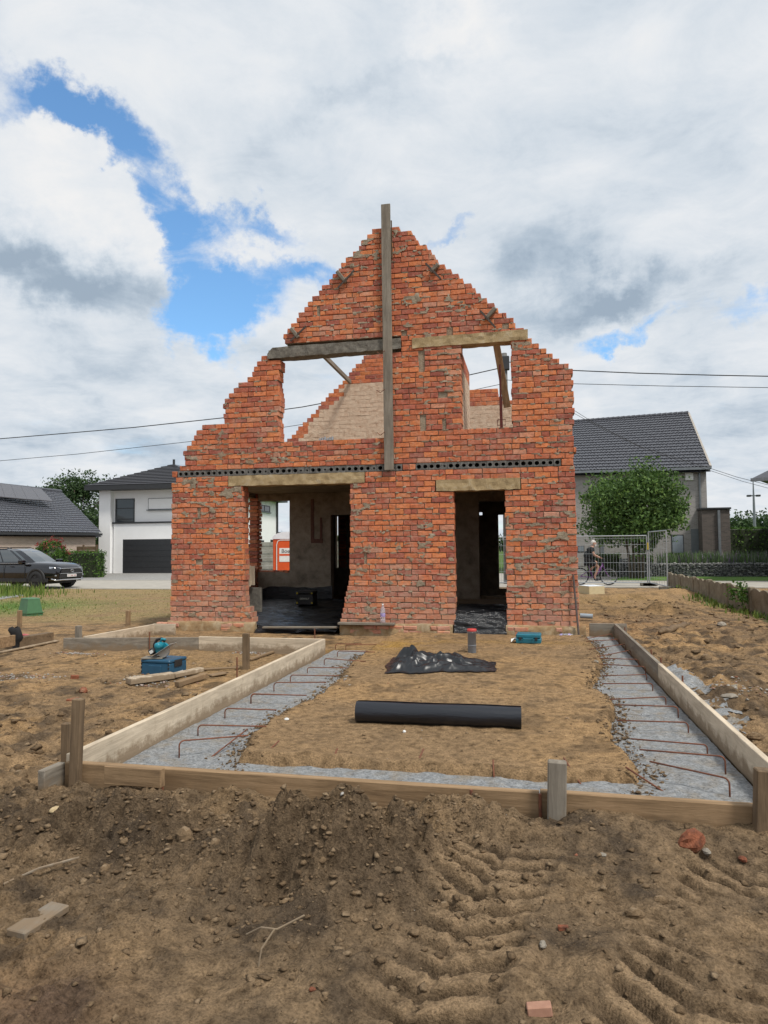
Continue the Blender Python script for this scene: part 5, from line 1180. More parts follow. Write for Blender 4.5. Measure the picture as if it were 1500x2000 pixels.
# insulation block beside the road
b_ = on(1157, 1160); ib_ = thing('foam_block', 'cream insulation foam block with printed white top on the soil', 'foam block', b_+Vector((0, 0.35, -0.02)), R_(22))
MB().bbox(-0.27, 0.27, -0.38, 0.38, 0, 0.27, 0.01).build('foam', simple('cream_foam', (0.62, 0.53, 0.33), (0.55, 0.46, 0.28), 0.9, 12), ib_); MB().bbox(-0.27, 0.27, -0.38, 0.38, 0.271, 0.281, 0.003).build('foil', simple('white_foil', (0.80, 0.82, 0.84), (0.72, 0.74, 0.76), 0.5, 6, bmp=0.05), ib_)
MB().box(-0.15, 0.12, -0.05, 0.0, 0.282, 0.284).build('print', simple('print_blue', (0.18, 0.30, 0.55), (0.14, 0.25, 0.48), 0.6), ib_)

for k, (px, py, w_, m_, lab) in enumerate(((990, 1602, 16, STONE, 'small pale stone below the thick grey stake'), (560, 1760, 22, CLOD, 'soil lump at the foot of the heap hollow'), (420, 1640, 30, CLOD, 'broken soil lump in the middle of the left heap'), (205, 1700, 26, CLOD, 'soil lump below the pale straight stick'),
        (700, 1600, 26, CLOD, 'soil lump on the crest of the heap'), (1240, 1790, 36, CLOD, 'dark soil lump between the right tyre prints'), (1290, 1765, 30, CLOD, 'dark soil lump above the right tyre prints'), (1450, 1600 + 60, 18, LBRICK, 'small red brick chip right of the broken brick lump'),
        (1475, 1420, 30, CLOD, 'soil lump beside the right formwork board'), (1380, 1290, 26, CLOD, 'soil lump above the concrete spill'), (300, 1265 + 12, 12, STONE, 'pale pebble before the cross formwork board'), (790, 1430, 9, PAPER, 'tiny white scrap on the soil behind the black roll'), (560, 1360 + 47, 9, PAPER, 'tiny white scrap on the left concrete edge'))):
    chunk(px, py, w_, m_, lab, 'stone' if m_ is STONE else 'brick' if m_ is LBRICK else 'scrap' if m_ is PAPER else 'soil lump', 0.5, 60+k, name='stone' if m_ is STONE else 'loose_brick' if m_ is LBRICK else 'paper_scrap' if m_ is PAPER else 'soil_lump')
# ------------------------------------------------------------------ foliage
def leaf_mat(name, stops, rough=0.6):
    mt, t, b = new_mat(name)
    g_ = t.nodes.new('ShaderNodeNewGeometry'); c = ramp(t, g_.outputs['Random Per Island'], stops)
    n = tnoise(t, g_.outputs['Position'], 1.3, 3, 0.5); mm = N(t, 'ShaderNodeMix', data_type='RGBA', blend_type='MULTIPLY', inp={0: 1.0})
    t.links.new(c, mm.inputs[6]); t.links.new(ramp(t, n, [(0.35, (0.75, 0.78, 0.75)), (0.65, (1.2, 1.2, 1.1))]), mm.inputs[7])
    t.links.new(mm.outputs[2], b.inputs['Base Color']); b.inputs['Roughness'].default_value = rough; b.inputs['Specular IOR Level'].default_value = 0.3
    tr = N(t, 'ShaderNodeBsdfTranslucent'); t.links.new(mm.outputs[2], tr.inputs[0]); mx = N(t, 'ShaderNodeMixShader', inp={0: 0.28}); t.links.new(b.outputs[0], mx.inputs[1]); t.links.new(tr.outputs[0], mx.inputs[2])
    t.links.new(mx.outputs[0], t.nodes['Material Output'].inputs[0]); return mt
LEAF = leaf_mat('tree_leaves', [(0.0, (0.040, 0.080, 0.024)), (0.5, (0.075, 0.140, 0.038)), (0.9, (0.135, 0.225, 0.058)), (1.0, (0.19, 0.28, 0.08))])
LEAFD = leaf_mat('dark_leaves', [(0.0, (0.028, 0.055, 0.022)), (0.6, (0.050, 0.092, 0.034)), (1.0, (0.085, 0.135, 0.05))])
HEDGE = leaf_mat('hedge_leaves', [(0.0, (0.038, 0.085, 0.018)), (0.6, (0.070, 0.150, 0.028)), (1.0, (0.14, 0.24, 0.042))])
HEDGEL = leaf_mat('light_leaves', [(0.0, (0.10, 0.17, 0.024)), (0.6, (0.18, 0.26, 0.035)), (1.0, (0.26, 0.34, 0.05))])
REDL = leaf_mat('red_tip_leaves', [(0.0, (0.20, 0.030, 0.036)), (0.6, (0.30, 0.055, 0.055)), (1.0, (0.36, 0.10, 0.08))])
BARK = simple('bark', (0.12, 0.095, 0.07), (0.07, 0.055, 0.04), 0.95, 14, bmp=0.8)
GRASSM = leaf_mat('grass_blades', [(0.0, (0.07, 0.125, 0.022)), (0.5, (0.125, 0.195, 0.036)), (0.85, (0.20, 0.25, 0.06)), (1.0, (0.32, 0.29, 0.12))])
DRYM = leaf_mat('dry_grass_blades', [(0.0, (0.26, 0.20, 0.10)), (0.7, (0.38, 0.31, 0.16)), (1.0, (0.22, 0.23, 0.08))])
def leaf_cloud(C, size, seed, up=0.2, asp=0.55):
    r = np.random.default_rng(seed); n = len(C)
    d = r.normal(0, 1, (n, 3)); d[:, 2] += up; d /= np.linalg.norm(d, axis=1)[:, None]
    e = r.normal(0, 1, (n, 3)); e -= (e*d).sum(1)[:, None]*d; e /= np.linalg.norm(e, axis=1)[:, None]; f = np.cross(d, e)
    s = (size*r.uniform(0.6, 1.3, n))[:, None]
    V = np.stack([C-e*s, C+f*s*asp+0.15*d*s, C+e*s, C-f*s*asp+0.15*d*s], 1).reshape(-1, 3)
    return V, np.arange(4*n).reshape(n, 4)
def crown_pts(n, rx, ry, rz, clumps, seed, shell=0.55, sig=0.20, lump=0.25, flat_bottom=0.0):
    r = np.random.default_rng(seed)
    u = r.normal(0, 1, (clumps, 3)); u /= np.linalg.norm(u, axis=1)[:, None]
    rad = (shell+(1-shell)*r.uniform(0, 1, clumps)**0.6)*(1+lump*r.uniform(-1, 0.7, clumps)); cc = u*rad[:, None]
    k = r.integers(0, clumps, n); sg = sig*r.uniform(0.5, 1.4, clumps)
    P = cc[k]+np.clip(r.normal(0, 1, (n, 3)), -1.7, 1.7)*sg[k][:, None]
    if flat_bottom: P[:, 2] = np.maximum(P[:, 2], -flat_bottom+0.15*r.normal(0, 1, n))
    return P*np.array([rx, ry, rz]), cc*np.array([rx, ry, rz])
def tree(name, base, height_c, rx, ry, rz, n, leaf, seed, label, mat=LEAF, trunk_r=0.12, clumps=90, sig=0.2, group=None, multi=1, cat='tree', lump=0.25, fb=0.0):
    t_ = thing(name, label, cat, base, group=group)
    P, cc = crown_pts(n, rx, ry, rz, clumps, seed, sig=sig, lump=lump, flat_bottom=fb); P += np.array([0, 0, height_c])
    V, F = leaf_cloud(P, leaf, seed+1); link('crown', fast_mesh('crown', V, F, mat), t_)
    r2 = random.Random(seed); mb = MB()
    for m_ in range(multi):
        ox = (m_-(multi-1)/2)*trunk_r*2.4; top = Vector((ox*3+r2.uniform(-0.2, 0.2), r2.uniform(-0.2, 0.2), height_c-0.15*rz))
        mb.tube([(ox, 0, -0.15), (ox*1.2, 0.03, height_c*0.3), tuple(Vector((ox*1.6, 0, height_c*0.55))), tuple(top)], [trunk_r, trunk_r*0.85, trunk_r*0.7, trunk_r*0.35], 9)
        for _ in range(max(3, 9//multi)):
            c = cc[r2.randrange(len(cc))]; f = r2.uniform(0.35, 0.8); s0 = Vector((ox*1.5, 0, height_c*(0.35+0.4*f))); e = Vector((c[0], c[1], c[2]+height_c)); md = s0.lerp(e, 0.5)+Vector((0, 0, -0.1*rz))
            mb.tube([s0, md, e], [trunk_r*0.42, trunk_r*0.28, trunk_r*0.1], 6)
    mb.build('trunk', BARK, t_, True); return t_
def hedge(name, c, sx, sy, h_, n, leaf, seed, label, mat=HEDGE, rz=0.0, group=None, cat='hedge', rnd_top=0.04):
    t_ = thing(name, label, cat, c, rz, group); r = np.random.default_rng(seed)
    P = r.uniform(-1, 1, (n, 3)); a = r.integers(0, 3, n); sgn = np.where(r.uniform(0, 1, n) < 0.5, -1, 1)
    for i in range(3): P[a == i, i] = (sgn*(1-np.abs(r.normal(0, 0.05, n))))[a == i]
    P = P*np.array([sx/2, sy/2, h_/2])+np.array([0, 0, h_/2])+r.normal(0, rnd_top, (n, 3))
    V, F = leaf_cloud(P, leaf, seed+1); link('leaves', fast_mesh('leaves', V, F, mat), t_)
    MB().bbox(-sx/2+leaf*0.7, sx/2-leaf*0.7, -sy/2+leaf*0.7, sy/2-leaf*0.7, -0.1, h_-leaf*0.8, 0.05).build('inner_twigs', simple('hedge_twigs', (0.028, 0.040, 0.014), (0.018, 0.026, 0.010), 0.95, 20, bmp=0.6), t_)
    return t_
def blades(name, pts, hts, seed, mat, label, cat='grass', wd=0.012, lean=0.35):
    r = np.random.default_rng(seed); n = len(pts); a = r.uniform(0, 2*PI, n); l = r.uniform(0, lean, n)*hts
    e = np.stack([np.cos(a+1.57), np.sin(a+1.57), 0*a], 1)*(wd*r.uniform(0.6, 1.4, n))[:, None]; tp = np.stack([np.cos(a)*l, np.sin(a)*l, hts], 1)
    V = np.stack([pts-e, pts+e, pts+tp*[0.45, 0.45, 0.6]+e*0.7, pts+tp*[0.45, 0.45, 0.6]-e*0.7, pts+tp], 1).reshape(-1, 3)
    I = 5*np.arange(n)[:, None]; F = np.concatenate([I+np.array([[0, 1, 2]]), I+np.array([[0, 2, 3]]), I+np.array([[3, 2, 4]])])
    return tag(link(name, fast_mesh(name, V, F, mat)), label, cat, kind='stuff')
# grass on the left: long tuft by the car, short green and dry grass on the plot
r = np.random.default_rng(60)
c0 = G(20, 1160); n = 6000; X = c0[0]+r.normal(0, 1.5, n)-1.4; Yv = c0[1]-0.9+r.normal(0, 0.8, n); hts = r.uniform(0.12, 0.42, n)*np.exp(-((X-c0[0]+1.5)/4.2)**2)+0.08
blades('long_grass', np.stack([X, Yv, height(X, Yv)-0.02], 1), hts, 61, GRASSM, 'long green verge grass growing before the dark car', wd=0.016)
n = 16000; X = r.uniform(-22, -7.2, n); Yv = r.uniform(14.2, 26.0, n); g_ = fbm(X*1.1, Yv*1.1, 5, 31); k = g_+0.8*r.uniform(-0.5, 0.5, n) > -0.12; X, Yv = X[k], Yv[k]
blades('dry_grass', np.stack([X, Yv, height(X, Yv)-0.01], 1), r.uniform(0.012, 0.045, len(X)), 62, DRYM, 'thin dry yellow grass on the plot left of the house', wd=0.010, lean=2.2)
c1 = G(20, 1195); n = 2400; X = c1[0]+r.normal(0, 1.5, n)-2.4; Yv = c1[1]+r.normal(0, 1.5, n)+0.8
blades('green_grass', np.stack([X, Yv, height(X, Yv)-0.01], 1), r.uniform(0.03, 0.09, n), 63, GRASSM, 'short green grass around the green utility box', wd=0.010, lean=0.8)
sheet('garden_path', [tuple(G(x, y)[:2]) for x, y in ((-40, 1166), (62, 1156), (64, 1162), (-40, 1178))], 0.03, simple('grey_path', (0.28, 0.28, 0.27), (0.2, 0.2, 0.195), 0.9, 6), 'grey concrete strip path at the long verge grass', 'path')

# ------------------------------------------------------------------ tiled roofs
def tiled(name, A, B, Cc, D, rows, cols, mat, parent, th=0.035, wave=0.03):
    """roof plane A-B along the eave, D-C along the ridge; overlapping rows of curved tiles"""
    A, B, Cc, D = (Vector(v) for v in (A, B, Cc, D)); nrm = (B-A).cross(D-A).normalized()
    if nrm.z < 0: nrm = -nrm
    per = 4; P = []
    for i in range(rows):
        for (v, lift) in ((i/rows, th), ((i+1)/rows, 0.0)):
            l, rr = A.lerp(D, v), B.lerp(Cc, v); row = []
            for j in range(cols*per+1):
                u = j/(cols*per); row.append(l.lerp(rr, u)+nrm*(lift+0.012+wave*(0.5+0.5*math.cos(2*PI*j/per+0.6))+0.004*((i*7+j*3) % 5)))
            P.append(row)
    mb = MB().grid(P); o = mb.build(name, mat, parent); o['kind'] = 'stuff'
    return o
TILE = simple('anthracite_tile', (0.075, 0.078, 0.092), (0.050, 0.052, 0.062), 0.40, 8, bmp=0.1, spec=0.6)
TILE2 = simple('black_flat_tile', (0.040, 0.040, 0.046), (0.028, 0.028, 0.032), 0.5, 8, bmp=0.1)
def house_brick(name, c1, c2, mortar, bw=0.21, rh=0.065):
    mt, t, b = new_mat(name); co = coords(t, 'Generated' if False else 'World')
    sp = N(t, 'ShaderNodeSeparateXYZ'); t.links.new(co, sp.inputs[0]); cb = N(t, 'ShaderNodeCombineXYZ'); t.links.new(fmath('ADD', sp.outputs[0], sp.outputs[1], tree=t), cb.inputs[0]); t.links.new(sp.outputs[2], cb.inputs[1])
    br = N(t, 'ShaderNodeTexBrick', inp={'Scale': 1.0, 'Mortar Size': 0.010, 'Brick Width': bw, 'Row Height': rh, 'Color1': (*c1, 1), 'Color2': (*c2, 1), 'Mortar': (*mortar, 1)}); t.links.new(cb.outputs[0], br.inputs[0])
    t.links.new(br.outputs[0], b.inputs['Base Color']); b.inputs['Roughness'].default_value = 0.9; bump(t, b, br.outputs[1], -0.4, 0.008); return mt
BR_TAN = house_brick('tan_house_brick', (0.46, 0.345, 0.27), (0.36, 0.265, 0.205), (0.46, 0.41, 0.36)); BR_GREY = house_brick('greige_house_brick', (0.34, 0.322, 0.305), (0.25, 0.235, 0.222), (0.36, 0.345, 0.33)); BR_DARK = house_brick('dark_house_brick', (0.135, 0.108, 0.095), (0.085, 0.070, 0.064), (0.12, 0.11, 0.10))
WHITE = simple('white_render', (0.90, 0.90, 0.90), (0.86, 0.86, 0.86), 0.85, 1.5, bmp=0.05); ANTH = simple('anthracite_metal', (0.030, 0.032, 0.036), (0.024, 0.026, 0.029), 0.5, 5, bmp=0.03); ZINC = simple('zinc_grey', (0.22, 0.24, 0.26), (0.17, 0.185, 0.20), 0.5, 5, 0.4)
mt, t, b = new_mat('window_glass'); b.inputs['Base Color'].default_value = (0.045, 0.055, 0.06, 1); b.inputs['Roughness'].default_value = 0.04; b.inputs['Specular IOR Level'].default_value = 0.9; b.inputs['Metallic'].default_value = 0.35; GLASS = mt
def window(parent, x0, x1, z0, z1, y, name='window', bars=(), zbars=(), dp=0.12, sill=True, f=0.06):
    """recess, frame and pane on a wall facing -Y"""
    w_ = MB()
    for a, c_, e, g_ in ((x0, x0+f, z0, z1), (x1-f, x1, z0, z1), (x0+f, x1-f, z0, z0+f), (x0+f, x1-f, z1-f, z1)): w_.box(a, c_, y-0.025, y+0.04, e, g_)
    for v in bars: w_.box(v-f/2, v+f/2, y-0.02, y+0.04, z0+f, z1-f)
    for v in zbars: w_.box(x0+f, x1-f, y-0.018, y+0.04, v-f/2, v+f/2)
    o = w_.build(name, ANTH, parent); MB().box(x0+f*0.5, x1-f*0.5, y-0.008, y+0.02, z0+f*0.5, z1-f*0.5).build('pane', GLASS, o)
    if sill: MB().box(x0-0.08, x1+0.08, y-0.12, y+0.0, z0-0.07, z0-0.005).build('sill', ZINC, o)
    return o
# white house ------------------------------------------------------
WX0, WX1, WY0, WY1, WE = PY(201, 1000, 44)[0], -21.6, 44.0, 59.0, 5.62
wh = thing('white_house', 'white rendered two storey house with dark hipped roof and garage', 'house', (0, 0, 0))
xs_ = lambda px: PY(px, 1000, WY0)[0]
zs_ = lambda px, py: PY(px, py, WY0)[2]
MB().box(WX0+0.35, WX1, WY0+0.0, WY1, -0.1, WE).build('wall', WHITE, wh)
MB().box(WX0, xs_(223), WY0-0.45, WY0+6, -0.1, WE-0.004).build('wing_wall', WHITE, wh)
MB().box(xs_(226), WX1+0.003, WY0-0.22, WY0-0.0, -0.1, zs_(300, 1022)).build('front_bay', WHITE, wh); MB().box(xs_(224), WX1+0.05, WY0-0.30, WY0-0.001, zs_(300, 1022)+0.003, zs_(300, 1019)).build('ledge', ANTH, wh)
gd_ = MB(); gx0, gx1, gz1 = xs_(245), xs_(335)+0.9, zs_(290, 1054); nz_ = 6
for k in range(nz_): gd_.box(gx0, gx1, WY0-0.235, WY0-0.2, gz1*k/nz_+0.01, gz1*(k+1)/nz_-0.012)
MB().box(gx0-0.03, gx1+0.03, WY0-0.226, WY0-0.2, -0.05, gz1+0.03).build('garage_recess', ANTH, wh); gd_.build('garage_door', ANTH, wh)
window(wh, xs_(226), xs_(263), zs_(245, 1021), zs_(245, 974), WY0-0.03, zbars=(zs_(245, 993), zs_(245, 1014)), sill=False)
w2 = window(wh, xs_(290), xs_(345), zs_(310, 995), zs_(310, 973), WY0-0.03); MB().box(xs_(291), xs_(344), WY0-0.07, WY0-0.056, zs_(310, 994), zs_(310, 974)).build('roller_shutter', WHITE, w2)
# windows of the side wall (faces +X)
def side_window(parent, x, px0, px1, py0, py1, bars=0, nm='window'):
    a, c_ = PX(px0, py0, x), PX(px1, py1, x); y0, y1 = sorted((a[1], c_[1])); z0, z1 = sorted((a[2], c_[2])); f = 0.07; mb = MB()
    for q0, q1, e, g_ in ((y0, y0+f, z0, z1), (y1-f, y1, z0, z1), (y0+f, y1-f, z0, z0+f), (y0+f, y1-f, z1-f, z1)): mb.box(x-0.02, x+0.04, q0, q1, e, g_)
    if bars: mb.box(x-0.02, x+0.035, (y0+y1)/2-f/2, (y0+y1)/2+f/2, z0+f, z1-f)
    o = mb.build(nm, ANTH, parent); MB().box(x-0.02, x+0.015, y0+f/2, y1-f/2, z0+f/2, z1-f/2).build('pane', GLASS, o); MB().box(x-0.01, x+0.12, y0-0.1, y1+0.1, z0-0.08, z0-0.005).build('sill', ZINC, o)
side_window(wh, WX1, 505, 527, 985, 1001, 1); side_window(wh, WX1, 505, 515, 1055, 1063); side_window(wh, WX1, 528, 535, 1054, 1061); side_window(wh, WX1, 484, 489, 1062, 1094)
MB().tube([(WX1+0.1, WY1-0.1, 0), (WX1+0.1, WY1-0.1, WE)], 0.09, 8).build('downpipe', ANTH, wh); MB().bbox(WX1, WX1+0.25, 50.3, 50.6, 2.9, 3.2, 0.02).build('wall_lamp', ANTH, wh)
ov = 0.75; MB().box(WX0-ov, WX1+ov, WY0-ov-0.3, WY1+ov, WE, WE+0.30).build('eave', ANTH, wh)
zr = 7.75; e_ = WE+0.29; xm = (WX0+WX1)/2; hw = (WX1-WX0)/2+ov
A, B, Cc, D = (WX0-ov, WY0-ov-0.3, e_), (WX1+ov, WY0-ov-0.3, e_), (WX1+ov, WY1+ov, e_), (WX0-ov, WY1+ov, e_); R1, R2 = (xm, WY0-ov-0.3+hw, zr), (xm, WY1+ov-hw, zr)
rf = MB().add([A, B, Cc, D, R1, R2], [(0, 1, 4), (1, 2, 5, 4), (2, 3, 5), (3, 0, 4, 5)]).build('roof', TILE2, wh)
mb = MB(); A_, B_, R_1 = Vector(A), Vector(B), Vector(R1); nrm = (B_-A_).cross(R_1-A_).normalized()
for k in range(13):
    l0, l1 = A_.lerp(R_1, k/13), B_.lerp(R_1, k/13); m0, m1 = A_.lerp(R_1, (k+1)/13), B_.lerp(R_1, (k+1)/13)
    mb.add([l0+nrm*0.06, l1+nrm*0.06, m1+nrm*0.012, m0+nrm*0.012, l0+nrm*0.005, l1+nrm*0.005], [(0, 1, 2, 3), (4, 5, 1, 0)])
mb.build('roof_tiles', TILE2, rf)['kind'] = 'stuff'
MB().tube([(xm, R1[1], zr-0.1), (xm, R1[1], zr+0.35)], 0.09, 8).build('roof_vent', ANTH, rf)
# tan house with solar panels --------------------------------------
E0, E1 = G(-60, 1039, 2.6), G(199, 1042, 2.6); zr = 6.0; R0, R1 = G(-60, 942, zr), G(119, 961, zr)
th_ = thing('tan_house', 'low tan brick house with dark tiled roof and solar panels', 'house', (0, 0, 0))
bk = (Vector(E1)-Vector(E0)); bn = Vector((-bk.y, bk.x, 0)).normalized()
mb = MB(); e0, e1 = Vector(E0)+bn*0.3, Vector(E1)+bn*0.3-bk.normalized()*0.25; q0, q1 = e0+bn*9, e1+bn*9
mb.add([(e0.x, e0.y, -0.1), (e1.x, e1.y, -0.1), (q1.x, q1.y, -0.1), (q0.x, q0.y, -0.1), (e0.x, e0.y, 2.65), (e1.x, e1.y, 2.65), (q1.x, q1.y, 2.65), (q0.x, q0.y, 2.65)], [(0, 1, 5, 4), (1, 2, 6, 5), (2, 3, 7, 6), (3, 0, 4, 7)]).build('wall', BR_TAN, th_)
bR0, bR1 = Vector(E0)+bn*11, Vector(E1)+bn*11
dz_ = Vector((0, 0, -0.22)); rf = MB().add([Vector(E0)+dz_, Vector(E1)+dz_, Vector(R1)+dz_, Vector(R0)+dz_, bR1, bR0], [(0, 1, 2, 3), (3, 2, 4, 5), (1, 4, 2)]).build('roof', TILE, th_); tiled('roof_tiles', E0, E1, R1, R0, 22, 60, TILE, rf)
MB().tube([Vector(R0)+Vector((0, 0, 0.05)), Vector(R1)+Vector((0, 0, 0.05))], 0.13, 8).build('ridge_tiles', TILE, rf)
MB().beam(Vector(E0)+Vector((0, 0, -0.06)), Vector(E1)+Vector((0, 0, -0.06)), 0.16, 0.14).build('gutter', ANTH, th_)
PANEL = simple('solar_panel', (0.060, 0.056, 0.062), (0.050, 0.047, 0.052), 0.25, 3, bmp=0.0, spec=0.8)
def on_roof(px, py):
    A_, B_, D_ = Vector(E0), Vector(E1), Vector(R0); nr = (B_-A_).cross(D_-A_).normalized(); d = Vector(ray(px, py)); c = Vector(CAM); return c+d*((A_-c).dot(nr)/d.dot(nr))+(nr if nr.z > 0 else -nr)*0.13
tops = [(-22, 946.5), (0, 948), (20, 950), (40, 952.5), (60, 955), (80, 958)]; bots = [(-12, 972), (9, 974.5), (31, 976.5), (52, 978.5), (78, 980), (103, 982.5)]
for k in range(5):
    a, b_, c_, d_ = on_roof(*bots[k]), on_roof(*bots[k+1]), on_roof(*tops[k+1]), on_roof(*tops[k]); mid = (a+b_+c_+d_)/4; pts = [mid+(v-mid)*0.985 for v in (a, b_, c_, d_)]; dn = Vector((0, 0, -0.05))
    o = MB().add(pts+[v+dn for v in pts], [(0, 1, 2, 3), (4, 5, 6, 7), (0, 1, 5, 4), (1, 2, 6, 5), (2, 3, 7, 6), (3, 0, 4, 7)]).build('solar_panel', PANEL, rf)
# grey house on the right ------------------------------------------
ZE = 5.6; E0, E1 = Vector(G(1085, 922.0, ZE)), Vector(G(1388, 913, ZE)); along = (E1-E0).normalized(); back = Vector((-along.y, along.x, 0)); zr = 9.9
R1 = Vector(G(1345, 808, zr)); R0 = Vector(G(1085, 827.5, zr)); 
gh = thing('grey_house', 'tall greige brick house with steep dark tiled roof behind the round tree', 'house', (0, 0, 0))
dpt = (R1-E1).dot(back)*2
f0, f1 = E0+back*0.35, E1+back*0.35-along*0.15; g0, g1 = f0+back*(dpt-0.7), f1+back*(dpt-0.7)
def low(v, z): return (v.x, v.y, z)
MB().add([low(f0, -0.1), low(f1, -0.1), low(g1, -0.1), low(g0, -0.1), low(f0, ZE), low(f1, ZE), low(g1, ZE), low(g0, ZE), low(f1+back*(dpt/2-0.35), zr-0.35)], [(0, 1, 5, 4), (1, 2, 6, 8, 5), (2, 3, 7, 6), (3, 0, 4, 7)]).build('wall', BR_GREY, gh)
R0p = R0; rf = MB().add([E0+dz_, E1+dz_, R1+dz_, R0p+dz_, E1+back*dpt, E0+back*dpt], [(0, 1, 2, 3), (3, 2, 4, 5)]).build('roof', TILE, gh)
tiled('roof_tiles', E0, E1, R1, R0p, 20, 46, TILE, rf, 0.05, 0.035)
nr = MB(); 
for k in range(26): a, b_ = R0p.lerp(R1, k/26), R0p.lerp(R1, (k+0.97)/26); nr.tube([a+Vector((0, 0, 0.04)), b_+Vector((0, 0, 0.06))], [0.12, 0.13], 8)
nr.build('ridge_tiles', TILE, rf)['kind'] = 'stuff'
MB().beam(E1+Vector((0, 0, 0.02)), R1+Vector((0, 0, 0.02)), 0.10, 0.16).build('verge', simple('pale_verge', (0.42, 0.38, 0.33), rough=0.8), rf)
MB().beam(E0+Vector((0, 0, -0.04))-back*0.05, E1+Vector((0, 0, -0.04))-back*0.05, 0.15, 0.13).build('gutter', ZINC, gh)
pp = f1-along*0.35-back*0.08; MB().tube([low(pp, 0.0), low(pp, ZE)], 0.06, 8).build('downpipe', ZINC, gh)
q = f1-along*0.85; MB().bbox(-0.2, 0.2, -0.1, 0.02, ZE-0.62, ZE-0.2, 0.02, Matrix.Translation((q.x, q.y, 0))).build('alarm_box', PAPER, gh)
yaw_g = math.atan2(along.y, along.x)
def on_wall(px, py):
    d = Vector(ray(px, py)); c = Vector(CAM); nn = back; return c+d*((f1-c).dot(nn)/d.dot(nn))
def wall_panel(px0, px1, py0, py1, name, mat, parent, proud=0.03):
    a, b_ = on_wall(px0, py1), on_wall(px1, py0); l = (Vector((b_.x, b_.y, 0))-Vector((a.x, a.y, 0))).dot(along); M = Matrix.Translation((a.x, a.y, 0)) @ Matrix.Rotation(yaw_g, 4, 'Z')
    return MB().box(0, l, -proud, 0.05, a.z, b_.z, M).build(name, mat, parent)
o = wall_panel(1312, 1335, 1044, 1082, 'window', ANTH, gh, 0.02); wall_panel(1313.5, 1333.5, 1046, 1080, 'pane', simple('grey_pane', (0.25, 0.29, 0.32), (0.2, 0.24, 0.27), 0.08, 2, 0.3), o, 0.035)
wall_panel(1351, 1375, 1033, 1096, 'door', simple('grey_door', (0.155, 0.175, 0.19), (0.13, 0.15, 0.16), 0.5), gh); o = wall_panel(1128, 1141, 1066, 1078, 'window', ANTH, gh, 0.02); wall_panel(1129, 1140, 1067, 1077, 'pane', simple('grey_pane', (0.25, 0.29, 0.32)), o, 0.035)
wall_panel(1174, 1179, 1050, 1110, 'white_post', ZINC, gh, 0.06)
# flat roofed dark block at its right
a, b_ = on_wall(1366, 1100), on_wall(1416, 996); M = Matrix.Translation((a.x, a.y, 0)) @ Matrix.Rotation(yaw_g, 4, 'Z'); wl = (b_-a).dot(along)
fb_ = thing('flat_annex', 'dark brick flat roofed annex at the corner of the grey house', 'annex', (0, 0, 0))
MB().box(0.0, wl, -0.9, 5, -0.1, b_.z-0.02, M).build('wall', BR_DARK, fb_); MB().box(-0.05, wl+0.06, -0.98, 5.1, b_.z, b_.z+0.09, M).build('roof_trim', ANTH, fb_); MB().box(wl*0.55, wl*0.64, -1.02, -0.905, 0, b_.z-0.05, M).build('downpipe', ZINC, fb_)
# roof corner of another house at the right edge
a = PD(1469, 934, 30); nb = thing('neighbour_house', 'brick neighbour house of which only a dark eave corner shows', 'house', (a[0], a[1], 0), R_(-26))
MB().box(1.1, 9, 0.9, 9, -0.1, a[2]-0.05).build('wall', BR_GREY, nb); rz_ = a[2]
rf = MB().add([(0, 0, rz_), (10, 0, rz_), (10, 10, rz_), (0, 10, rz_), (5, 5, rz_+3.2)], [(0, 1, 4), (1, 2, 4), (2, 3, 4), (3, 0, 4), (3, 2, 1, 0)]).build('roof', TILE, nb); MB().box(-0.05, 10, -0.08, 0.05, rz_-0.14, rz_-0.005).build('gutter', ZINC, rf)
# ------------------------------------------------------------------ trees and plants
b_ = PD(1243, 1105, 33.5); tree('round_tree', (b_[0], b_[1], 0.0), 3.30, 2.25, 2.1, 1.75, 23000, 0.085, 71, 'broad leafy tree in front of the greige brick house', LEAF, 0.075, 140, 0.15, multi=4, lump=0.26, fb=1.15)
b_ = PD(140, 1060, 62); tree('tall_tree', (b_[0], b_[1], 0), 5.5, 3.0, 2.6, 3.2, 13000, 0.125, 72, 'tall dark leafy tree rising between the tan and the white house', LEAFD, 0.22, 55, 0.20, lump=0.5)
b_ = PD(182, 1060, 58); tree('dark_shrub', (b_[0], b_[1], 0), 2.6, 1.5, 1.5, 2.0, 3500, 0.13, 73, 'dark shrub between the tall tree and the white house', LEAFD, 0.1, 40, 0.25, cat='shrub')
b_ = PD(98, 1110, 39); t_ = tree('red_tip_shrub', (b_[0], b_[1], 0), 1.15, 0.90, 0.85, 0.98, 9000, 0.05, 74, 'round clipped shrub with red leaf tips beside the hedge', HEDGE, 0.06, 1200, 0.05, cat='shrub', lump=0.04)
MB().lathe([(0.72*math.sin(PI*k_/10), 1.15+0.80*math.cos(PI*k_/10)) for k_ in range(11)], 16).build('inner_twigs', simple('hedge_twigs', (0.028, 0.040, 0.014)), t_)
P, _ = crown_pts(1500, 0.95, 0.88, 1.0, 70, 75, shell=0.97, sig=0.10, lump=0.05); P = P[(P[:, 2] > 0.15) & ((P[:, 0] > 0.1) | (P[:, 2] > 0.6))]+np.array([0, 0, 1.2]); V, F = leaf_cloud(P, 0.055, 76); link('red_tips', fast_mesh('red_tips', V, F, REDL), t_)
b_ = G(165, 1121); hedge('clipped_hedge', (b_[0], b_[1]-1.0, 0), 2.7, 1.0, 1.05, 5200, 0.055, 77, 'low clipped dark green hedge at the driveway edge', rnd_top=0.03)
b_ = PD(150, 1100, 41.5); hedge('clipped_hedge', (b_[0], b_[1], 0), 3.2, 0.8, 1.45, 3600, 0.06, 78, 'slightly taller hedge behind the low driveway hedge', rnd_top=0.07)
